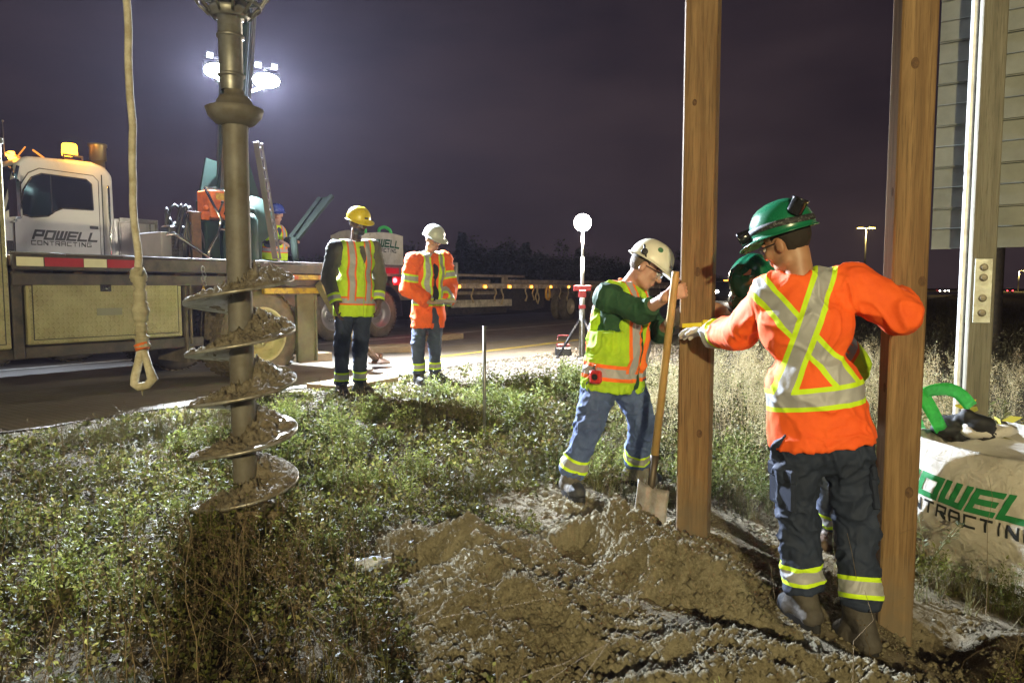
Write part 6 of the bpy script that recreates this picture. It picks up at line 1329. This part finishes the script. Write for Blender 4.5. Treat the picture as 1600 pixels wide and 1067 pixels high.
def build_people():
    navy = cloth_mat('navy_cloth', (.018, .028, .060), 'band', trimA=LIME, wA=(.026, .044), base2=(.010, .016, .036)); denim = cloth_mat('denim_cloth', (.085, .125, .26), 'band', trimA=LIME, wA=(.026, .044), base2=(.045, .07, .17), silver=(.30, .29, .26)); jeans2 = cloth_mat('dark_denim_cloth', (.05, .068, .115), 'band', trimA=LIME, wA=(.022, .042), base2=(.03, .04, .075))
    blackboot = cloth_mat('black_boot_leather', (.02, .018, .017), rough=.5, bump=.2); greyboot = cloth_mat('grey_boot_leather', (.075, .064, .052), rough=.65, base2=(.042, .036, .032), bump=.6, masks=dict(toecap=(.022, .024, .032)))
    glove = mat('pale_glove', (.48, .46, .42), .8, bump=.5, bs=200)
    vest = cloth_mat('lime_vest', LIME, 'band', 'band2', trimA=VORANGE, trimB=VORANGE, wA=(.026, .044), bump=.25, bs=300, masks=dict(zip=(.35, .5, .01)))
    # 1. yellow vest, yellow hat ------------------------------------------------
    d = 7.45; g = gz1(at(545, 600, d)[0], d)
    J = dict(head=at(560, 349, d+.0), neck=at(556, 377, d), sh0=at(523, 388, d-.13), sh1=at(584, 387, d+.13), el0=at(513, 437, d-.16), el1=at(594, 435, d+.14), wr0=at(525, 474, d-.22), wr1=at(592, 470, d+.04),
             hip0=at(540, 484, d-.07), hip1=at(567, 484, d+.07), kn0=at(534, 542, d-.12), kn1=at(563, 541, d+.0), an0=at(533, 592, d-.1), an1=at(562, 589, d+.05), toe0=at(540, 604, d-.24), toe1=at(580, 600, d-.05))
    for q in '01': J['an'+q][2] = .115+g; J['toe'+q][2] = g+.04; J['floor'+q] = np.array([0, 0, g+.008])
    cfg = dict(skin=(.085, .045, .028), beard=True, beardcol=(.012, .009, .008), hair=(.01, .008, .007), hat=mat('yellow_hat', (.78, .60, .01), .3, coat=.3), trousers=navy, boots=blackboot, shirt=cloth_mat('olive_shirt', (.12, .11, .075), 'band', trimA=LIME, wA=(.020, .045)), cuffband=.80, vest=vest, bulk=1.06, hem=-.06, vest_hem=-.065, vbz=.095, gapx=.035, shirt_inf=.014, arm=.006, glasses=True, bandz=.10,
               hand0=((.1, -.1, -1), (.9, .2, 0), .45, -1, 1.05, 0), hand1=((-.05, -.1, -1), (-.9, .2, 0), .45, 1, 1.05, 0), fold=.007)
    r, tp, H, Hd, HP, hat = person('first', 'standing worker in yellow hard hat, olive shirt and lime vest, arms at his sides', (*J['an0'][:2], g), J, ((.62, -.66, -.20), (.05, -.1, 1)), cfg)
    MB().obox(HP(0, .150, .06), Hd@np.array([.018, 0, 0]), Hd@np.array([0, .002, .0]), Hd@np.array([0, 0, .008]), 0).obj('hat_badge', black_plastic, hat)
    # 2. orange jacket ----------------------------------------------------------
    d = 8.4; g = gz1(at(670, 592, d)[0], d)
    J = dict(head=at(677, 374, d-.02), neck=at(671, 397, d), sh0=at(645, 408, d-.16), sh1=at(693, 406, d+.15), el0=at(638, 451, d-.14), el1=at(703, 449, d+.10), wr0=at(669, 471, d-.26), wr1=at(700, 470, d-.14),
             hip0=at(657, 494, d-.07), hip1=at(681, 494, d+.07), kn0=at(653, 538, d-.14), kn1=at(679, 534, d), an0=at(654, 580, d-.1), an1=at(679, 575, d+.05), toe0=at(662, 593, d-.24), toe1=at(697, 586, d-.05))
    for q in '01': J['an'+q][2] = .115+g; J['toe'+q][2] = g+.04; J['floor'+q] = np.array([0, 0, g+.008])
    def jac(q3, onarm, sarm, L, bulk):
        w = np.abs(q3[:, 2]-.17); w = np.where(onarm, .5, w); v = np.where((q3[:, 2] > .17) & ~onarm, np.abs(np.abs(q3[:, 0])-.105), .5); return dict(band=np.minimum(sarm, w), band2=v)
    jm = cloth_mat('orange_jacket', HIORANGE, 'band', 'band2', trimA=LIME, trimB=LIME, wA=(.026, .046), bump=.3)
    cfg = dict(skin=(.40, .235, .16), hat=mat('grey_white_hat', (.50, .52, .47), .3, coat=.3), hair=(.04, .025, .015), trousers=jeans2, boots=blackboot, shirt=jm, shirt_name='jacket', shirt_inf=.034, arm=.004, armband=.60, shirt_attr=jac, open_front=True, inner=mat('black_shirt', (.015, .015, .018), .8), collar=jm, hem=-.13, bulk=1.0, fold=.012, ff=7, cuffx=.0, bandz=.10,
               hand0=((.75, -.3, -.15), (.0, .2, .9), .35, -1, 1.0, 0), hand1=((.4, -.75, -.15), (0, .2, .9), .35, 1, 1.0, 0), glasses=True)
    r, tp, H, Hd, HP, hat = person('second', 'worker in pale hard hat and open orange jacket looking down at a clipboard', (*J['an0'][:2], g), J, ((.66, -.62, -.32), (.1, -.1, 1)), cfg)
    p0 = J['wr0']+np.array([.10, -.05, .02]); c = (J['wr0']+J['wr1'])/2+np.array([.09, -.16, .0])
    mb = MB(); X_ = nrm((.9, .15, -.02)); Y_ = nrm((-.15, .9, .12)); Z_ = np.cross(X_, Y_); mb.obox(c, X_*.125, Y_*.085, Z_*.004, .002); o = mb.obj('clipboard', mat('clipboard_board', (.30, .22, .15), .6)); props(o, 'clipboard with paper held by the worker in the orange jacket', 'clipboard')
    MB().obox(c+Z_*.007, X_*.118, Y_*.078, Z_*.002, 0).obj('paper', mat('paper', (.42, .38, .30), .8), o); MB().obox(c+Z_*.012-X_*.115, X_*.012, Y_*.05, Z_*.004, .002).obj('clip', chrome, o)
    # 3. operator on the truck --------------------------------------------------
    d = 11.4; s_ = 11.4/8.45*1.0
    J = dict(head=at(433, 335, d), neck=at(431, 353, d), sh0=at(417, 360, d+.02), sh1=at(441, 362, d+.22), el0=at(419, 382, d-.12), el1=at(447, 378, d+.05), wr0=at(439, 378, d-.3), wr1=at(455, 372, d-.15), hip0=at(422, 402, d-.02), hip1=at(437, 402, d+.10))
    fl_ = J['hip0'][2]-.86
    for q, dx in (('0', 0), ('1', 0)): hp = J['hip'+q]; J['kn'+q] = hp+[.02, -.06, -.42]; J['an'+q] = hp+[.02, 0, -.76]; J['toe'+q] = hp+[.06, -.16, -.83]; J['floor'+q] = np.array([0, 0, fl_])
    cfg = dict(skin=(.42, .25, .17), hat=mat('blue_hat', (.03, .05, .28), .25, coat=.5), trousers=navy, boots=blackboot, shirt=cloth_mat('navy_shirt', (.015, .022, .05), None), vest=vest, bulk=.98, vest_hem=-.04, vbz=.12, hem=-.04, arm=-.004, shirt_inf=.008, vest_inf=.026, hand0=((.8, -.4, -.2), (0, 0, -1), .5, 1, 1., 0), hand1=((.8, -.4, -.2), (0, 0, -1), .5, 1, 1., 0), res=.011, bres=.009, full=True)
    person('third', 'crane operator in blue hard hat and lime vest working levers behind the truck deck', (*J['an0'][:2], fl_), J, ((.35, -.95, -.05), (0, 0, 1)), cfg)
    t_, ss_ = to_ts(J['an0'][0], J['an0'][1]); ms = MB(); M = Matrix.Translation((J['an0'][0]+.1, J['an0'][1], 0)) @ Matrix.Rotation(YAW, 4, 'Z'); ms.box((-.45, -.3, fl_-.05), (.45, .3, fl_-.012), .01, M)
    for a in (-.4, .4):
        for b in (-.25, .25): ms.tube([M @ Vector((a, b, fl_-.03)), M @ Vector((a, b, 0))], .025, 6)
    o = ms.obj('operator_platform', black_steel); props(o, 'small steel step the crane operator stands on behind the truck deck', 'platform')
    # 4. leaning worker with shovel ---------------------------------------------
    d = 4.35
    J = dict(head=at(1010, 419, d-.04), neck=at(976, 449, d), sh0=at(947, 464, d-.18), sh1=at(990, 460, d+.15), el0=at(1004, 488, d-.32), el1=at(1030, 520, d+.05), wr0=at(1044, 462, d-.50), wr1=at(1052, 500, d-.22),
             hip0=at(941, 592, d-.07), hip1=at(976, 594, d+.08), kn0=at(921, 665, d-.10), kn1=at(1003, 655, d+.06), an0=at(891, 742, d-.03), an1=at(994, 724, d+.30), toe0=at(906, 778, d-.16), toe1=at(1030, 756, d+.22))
    g0 = at(893, 782, d-.1)[2]; g1_ = at(1000, 766, d+.2)[2]
    J['toe0'][2] = g0+.05; J['toe1'][2] = g1_+.05; J['floor0'] = np.array([0, 0, g0+.022]); J['floor1'] = np.array([0, 0, g1_+.022])
    for q in '01': PILE_FLAT.append((J['an'+q][0]*.5+J['toe'+q][0]*.5, J['an'+q][1]*.5+J['toe'+q][1]*.5, J['floor'+q][2]-.014, .13, .30)); SHOE.append(J['an'+q]*.5+J['toe'+q]*.5)
    cfg = dict(skin=(.46, .27, .20), hat=mat('white_hat', (.66, .65, .55), .35, coat=.3), hair=(.12, .09, .06), trousers=denim, boots=cloth_mat('tan_boot_leather', (.14, .125, .105), rough=.6, masks=dict(toecap=(.04, .042, .05))), shirt=cloth_mat('green_shirt', (.022, .085, .035), None, base2=(.012, .05, .022)), sleeve=.42, vest=cloth_mat('worn_lime_vest', (.42, .66, .015), 'band', 'band2', trimA=VORANGE, trimB=VORANGE, wA=(.026, .048), base2=(.30, .48, .02), bump=.3), vest_gap=.012, gapx=.0, vbz=.06, vest_hem=-.06, hem=-.03, bulk=1.13, shirt_inf=.010, vest_inf=.036, vfold=.014, fold=.009, foldleg=.013, leg=.006, glasses=True, res=.006, bres=.0045, bandz=.095, back=False, beard=False,
               hand0=((.85, -.05, .30), (.15, 1, 0), .42, 1, 1.0, 0), hand1=((.25, -.75, .35), (.6, .1, .1), 1.0, -1, 1., 'glove'), glove=glove)
    # side-on figure: the fields take forward from the shoulders, image-left shoulder is the near one
    r, tp, H, Hd, HP, hat = person('fourth', 'leaning worker in white hard hat, green sleeves and blue jeans gripping post and shovel', (*J['an0'][:2], g0), J, ((.80, -.30, -.50), (.42, 0, .9)), cfg)
    M_ = np.eye(4); M_[:3, :3] = Hd
    def hatspot(x, y, z, n, r1, nm, m, th=.006):
        c = HP(x, y, z); n = Hd@nrm(n); t = Vector(n).to_track_quat('Z', 'Y').to_matrix().to_4x4(); t.translation = Vector(c); MB().lathe([(r1, -.002), (r1, th), (r1*.7, th+.001), (.001, th+.001)], (0, 0, 0), 'z', 20, True, t).obj(nm, m, hat)
    for s_ in (-1, 1): pass
    hatspot(.098, .035, .112, (.85, .2, .55), .017, 'sticker', mat('green_sticker', (.05, .16, .08), .4), .001); hatspot(.123, -.035, .055, (1, -.1, .1), .019, 'ear_muff_socket', black_plastic, .012)
    mb = MB(); mb.tube([HP(.125, -.06, .09), HP(.128, -.035, .055), HP(.115, -.01, .03)], .007, 6); mb.obj('chin_strap_clip', black_plastic, hat); MB().obox(HP(.045, .135, .06), Hd@np.array([.016, -.006, 0]), Hd@np.array([0, .002, 0]), Hd@np.array([0, 0, .008]), 0).obj('hat_badge', mat('badge_grey', (.2, .2, .2), .5), hat)
    mb = MB(); mb.tube([H(.02, .115, -.05), H(.01, .15, -.045)], .006, 6)
    c = at(931, 589, d-.27); mb = MB(); M = Matrix.Translation(Vector(c)) @ Matrix.Rotation(-.5, 4, 'Z'); mb.box((-.036, -.018, -.038), (.036, .018, .038), .014, M); o = mb.obj('tape_measure', mat('tape_red', (.50, .03, .025), .4)); props(o, 'red tape measure clipped at the hip of the leaning worker', 'tape measure')
    mb = MB(); mb.lathe([(.019, -.020), (.001, -.021)], (0, 0, .002), 'y', 18, False, M); mb.obj('face', black_plastic, o); MB().box((-.006, -.012, .036), (.006, .006, .075), .003, M).obj('clip', chrome, o)
    # shovel
    a = at(1056, 424, 3.74); b = at(1018, 755, 3.80); tipp = at(1012, 845, 3.60); A = empty('shovel', tuple(tipp), 0, 'long wooden-handled square shovel stuck in the dirt heap under the leaning worker', 'shovel', org=tuple(tipp))
    dirn = nrm(b-a); mb = MB(); mb.tube([a-dirn*.0, a+dirn*.02, b+(a-b)*.12], [.018, .0205, .0205], 14); mb.obj('handle', mat('ash_handle', (.46, .30, .11), .5, c2=(.36, .22, .07), ns=8), A)
    mb = MB(); mb.tube([b+(a-b)*.14, b, b+dirn*.06+np.array([0, -.015, 0])], [.023, .021, .014], 12); mb.obj('socket', mat('shovel_socket', (.10, .08, .06), .5, .6), A)
    bl0 = b+dirn*.02; ax = nrm(tipp-bl0); sdv = nrm(np.cross(ax, (.25, -1, .1))); nn = np.cross(sdv, ax); Lb = np.linalg.norm(tipp-bl0); V = []; nu, nv = 12, 14
    for i in range(nv):
        v = i/(nv-1)
        for j in range(nu): u = j/(nu-1)*2-1; w_ = .098*(1.0-.04*v); V.append(bl0+ax*(Lb*v)+sdv*u*w_+nn*(.030*u*u-.02*math.sin(v*2.2)+(.022*(1-v)*max(0, 1-abs(u)*3)))+ax*(-.0))
    o = raw('blade', V, gridfaces(np.arange(nu*nv).reshape(nv, nu)), mat('blade_steel', (.42, .42, .43), .4, .3, c2=(.24, .22, .19), ns=14), A, smooth=True); md = o.modifiers.new('t', 'SOLIDIFY'); md.thickness = .003
    # 5. orange shirt, back view ------------------------------------------------
    d = 2.98
    J = dict(head=at(1228, 378, d+.03), neck=at(1248, 424, d), sh0=at(1210, 458, d+.07), sh1=at(1330, 447, d-.03), el0=at(1160, 520, d+.30), el1=at(1408, 492, d-.12), wr0=at(1112, 521, d+.58), wr1=at(1398, 462, d+.22),
             hip0=at(1248, 700, d), hip1=at(1322, 700, d-.02), kn0=at(1247, 815, d+.05), kn1=at(1338, 820, d+.0), an0=at(1256, 925, d+.04), an1=at(1343, 952, d-.10), toe0=at(1226, 960, d+.16), toe1=at(1312, 985, d+.0))
    g0 = at(1250, 975, d+.05)[2]; g1_ = at(1340, 1012, d-.06)[2]
    J['toe0'][2] = g0+.05; J['toe1'][2] = g1_+.05; J['floor0'] = np.array([0, 0, g0+.022]); J['floor1'] = np.array([0, 0, g1_+.022])
    for q in '01': PILE_FLAT.append((J['an'+q][0]*.5+J['toe'+q][0]*.5, J['an'+q][1]*.5+J['toe'+q][1]*.5, J['floor'+q][2]-.014, .12, .26)); SHOE.append(J['an'+q]*.5+J['toe'+q]*.5)
    def xb(q3, onarm, sarm, L, bulk):
        x, y, z = q3.T; w = np.abs(z-.235*1.0); w = np.where(onarm | (z < 0), .5, w); back = y < .03
        def ln(x0, z0, x1, z1): dx, dz = x1-x0, z1-z0; l = math.hypot(dx, dz); return np.abs((x-x0)*dz-(z-z0)*dx)/l
        up_ = z > .235
        a = np.where(up_ & back & (np.abs(x) < .22), ln(-.135, .235, .105, L*1.0), .5); b = np.where(up_ & back & (np.abs(x) < .22), ln(.150, .235, -.150, L*.93), .5)
        return dict(band=np.minimum(np.minimum(a, w), sarm), band2=b)
    om = cloth_mat('orange_shirt', HIORANGE, 'band', 'band2', trimA=LIME, trimB=LIME, wA=(.027, .047), bump=.25, base2=(.80, .095, .01))
    cfg = dict(skin=(.40, .22, .13), hat=mat('green_hat', (.008, .14, .065), .28, coat=.4), hair=(.02, .014, .01), nape=-.05, trousers=navy, boots=greyboot, shirt=om, shirt_attr=xb, back=True, hem=.028, bulk=1.03, shirt_inf=.018, arm=.006, fold=.013, ff=6.2, foldleg=.018, leg=.0, cuffband=.90, flare=.016, res=.006, bres=.0055, bandz=.092, hemup=.015, boot_top=.062, glasses=True, hat_tilt=.12,
               hand0=((-.5, .65, .05), (-.3, -.2, -.8), .4, 1, 1., 'glove'), hand1=((-.75, .1, .1), (-.1, -1, 0), .5, 1, 1., 0), glove=glove, laces=mat('grey_lace', (.4, .38, .34), .8))
    r, tp, H, Hd, HP, hat = person('fifth', 'worker seen from behind in green hard hat and orange shirt with lime cross stripes', (*J['an0'][:2], g0), J, ((-.56, .76, -.34), (-.30, .08, 1)), cfg)
    for q, px, py, sx_ in (('0', 1213, 735, -1), ('1', 1376, 740, 1)):
        hp_, kn_ = J['hip'+q], J['kn'+q]; ax_ = nrm(hp_-kn_); c = hp_*.52+kn_*.48; out = nrm(np.array([sx_, -.35, 0])); out = nrm(out-ax_*np.dot(out, ax_)); sd = np.cross(ax_, out); c = c+out*.082
        mb = MB(); mb.obox(c, sd*.075, out*.014, ax_*.085, .012); mb.obox(c+ax_*.075+out*.006, sd*.080, out*.013, ax_*.030, .010); mb.obj('cargo_pocket', mat('navy_pocket', (.016, .024, .052), .85, c2=(.010, .015, .034), ns=12, bump=.3, bs=300), r)
    # headlamp strapped to the hat
    mb = MB(); pts = []
    for a in np.linspace(0, 2*math.pi, 41): pts.append(HP(.126*math.cos(a), (.146 if math.sin(a) > 0 else .138)*math.sin(a), .075+.0*math.sin(a)))
    pts = [HP(.1235*math.cos(a), (.143 if math.sin(a) > 0 else .136)*math.sin(a), .062+.018*math.cos(a*2)*.3) for a in np.linspace(0, 2*math.pi, 41)]
    V = []
    for p in pts: V += [p-Hd[:, 2]*.013, p+Hd[:, 2]*.013-(p-HP(0, 0, .06))*.02]
    i = np.arange(len(V)).reshape(-1, 2); o = raw('headlamp_strap', V, gridfaces(i), mat('strap_black', (.02, .02, .022), .7, c2=(.12, .12, .12), ns=120, lo=.55, hi=.6), hat, smooth=True); md = o.modifiers.new('t', 'SOLIDIFY'); md.thickness = .003
    def drum(x, y, z, n, r1, l, nm, m, lens=None):
        n = Hd@nrm(n); t = Vector(n).to_track_quat('Z', 'Y').to_matrix().to_4x4(); t.translation = Vector(HP(x, y, z)); o = MB().lathe([(.001, -.02), (r1*.8, -.02), (r1, -.008), (r1, l*.8), (r1*1.08, l*.82), (r1*1.08, l), (r1*.86, l), (r1*.8, l-.006), (.001, l-.006)], (0, 0, 0), 'z', 24, True, t).obj(nm, m, hat)
        if lens: MB().lathe([(r1*.82, l-.003), (.001, l-.001)], (0, 0, 0), 'z', 20, True, t).obj('lens', lens, o)
    drum(-.055, .128, .060, (-.35, 1, -.05), .028, .04, 'headlamp', mat('glossy_black', (.015, .015, .018), .15), glass_m)
    drum(-.055, -.105, .098, (.25, -.55, .55), .032, .05, 'battery_pack', MATS['glossy_black'], chrome)
    # yellow tape across the post
    a = at(1066, 509, 3.72); b = at(1100, 507, 3.68); mb = MB(); mb.obox((a+b)/2, (b-a)/2, (0, 0, .011), (0, .0012, 0), 0); mb.obox(b+[.01, .0, 0], (.02, 0, 0), (0, 0, .024), (0, .016, 0), .006); o = mb.obj('ruler_tape', mat('tape_yellow', (.75, .60, .02), .4)); props(o, 'yellow measuring tape pulled across the left post by a gloved hand', 'measuring tape')
    # 6. crouching worker behind -------------------------------------------------
    d = 3.78
    J = dict(head=at(1184, 446, d+.1), neck=at(1228, 472, d+.1), sh0=at(1232, 505, d-.14), sh1=at(1250, 470, d+.20), el0=at(1190, 497, d+.0), el1=at(1165, 520, d+.28), wr0=at(1150, 505, d+.12), wr1=at(1124, 484, d+.20),
             hip0=at(1312, 580, d-.0), hip1=at(1315, 575, d+.2), kn0=at(1292, 700, d+.0), kn1=at(1318, 690, d+.2), an0=at(1300, 800, d+.16), an1=at(1322, 795, d+.3), toe0=at(1282, 845, d+.05), toe1=at(1296, 800, d+.2))
    g0 = at(1295, 857, d+.12)[2]
    for q in '01': J['toe'+q][2] = g0+.04; J['floor'+q] = np.array([0, 0, g0]); J['an'+q][2] = g0+.11; SHOE.append(J['an'+q]); 
    cfg = dict(skin=(.38, .22, .14), hat=mat('green_hat_b', (.008, .13, .06), .25, coat=.5), trousers=jeans2, boots=cloth_mat('brown_boot_leather', (.10, .065, .045), rough=.6), shirt=cloth_mat('grey_shirt', (.10, .10, .10), None), vest=vest, hem=-.05, bulk=1.0, vest_hem=-.06, hand0=((-.7, .4, .1), (-.3, .6, 0), .3, 1, 1., 0), hand1=((-.8, .1, .2), (0, -.9, 0), .9, -1, 1., 0), back=True, res=.008)
    r, tp, H, Hd, HP, hat = person('sixth', 'worker in green hard hat bent double between the posts behind the orange shirt', (*J['an0'][:2], g0), J, ((-.62, -.35, -.70), (-.62, -.25, .70)), cfg)
    MB().obox(HP(-.06, .06, .135), Hd@nrm((1, .2, .3))*.03, Hd@nrm((-.2, .9, -.3))*.018, Hd@nrm((0, .3, 1))*.001, 0).obj('hat_sticker', mat('tan_sticker', (.40, .30, .2), .6), hat)
SHOE = []
# ================================================================== assemble
build_people(); finish_pile(); build_plants(); build_crumbs(); build_trees()
digger_truck(); cab_truck(); trailer(); auger(); rope(); sign(); pole_behind(); sacks(); zl = balloon_light(); small_things()
timber_post(1083, 3.9, .168, .168, YAW+R(12), 843, 'timber_post', 'timber post standing in the dirt heap, gripped by the leaning worker')
timber_post(1391, 3.14, .142, .142, YAW+R(22), 985, 'timber_post', 'timber post in front of the white sack, held by the orange sleeve')
# lamps that the photograph shows lit
for c, n in LEDS: lamp('SPOT', 'work_light_beam', c, 9600, (.76, .86, 1.), .07, aim=c+n, spot=172, blend=1.)
lamp('POINT', 'balloon_light_glow', (zl[0], zl[1]-.0, zl[2]-.16), 820, (1, .88, .70), .12)
for x, y, z, d in STREET: lamp('POINT', 'street_lamp_glow', (x, y, z), 2500*(d/105)**2, (1, .75, .25), .3)
lamp('SPOT', 'headlight_beam', (HEAD[0][0], HEAD[0][1]-.5, .85), 300, (1, .9, .75), .1, aim=(.5, 10, .3), spot=60)
lamp('POINT', 'amber_beacon_glow', (ts(5.13, 11.2, 3.15)), 12, (1, .42, .03), .06); lamp('POINT', 'tail_light_glow', ts(tpix(617, 11.3), 11.1, 1.2), 6, (1, .04, .06), .05)
if HAZE:  # scattering volume added to give the lamps soft halos
    mb = MB(); mb.box((-60, -18, -3), (120, 240, 24), 0); o = mb.obj('haze', None); k = bpy.data.materials.new('haze'); k.use_nodes = True; t = k.node_tree; t.nodes.clear(); v = t.nodes.new('ShaderNodeVolumePrincipled'); v.inputs['Color'].default_value = (.80, .74, 1, 1); v.inputs['Density'].default_value = HAZE; v.inputs['Anisotropy'].default_value = .55; u = t.nodes.new('ShaderNodeOutputMaterial'); t.links.new(v.outputs[0], u.inputs['Volume']); o.data.materials.append(k); props(o, 'thin haze added for a soft glow around the lamps', None, None, 'stuff')
# unseen warm lamp behind the camera, inferred from the yellow frontal light
lamp('SPOT', 'rear_warm_lamp', (.2, -9.5, 3.6), 4900, (1, .85, .46), .15, aim=(-.6, 5, .3), spot=75, blend=.5)
lamp('SUN', 'weak_cool_sun', (0, -5, 12), .03, (.8, .8, 1), R(15), aim=(0, 5, 0))  # weak cool sun lamp shining forward and down from behind the camera
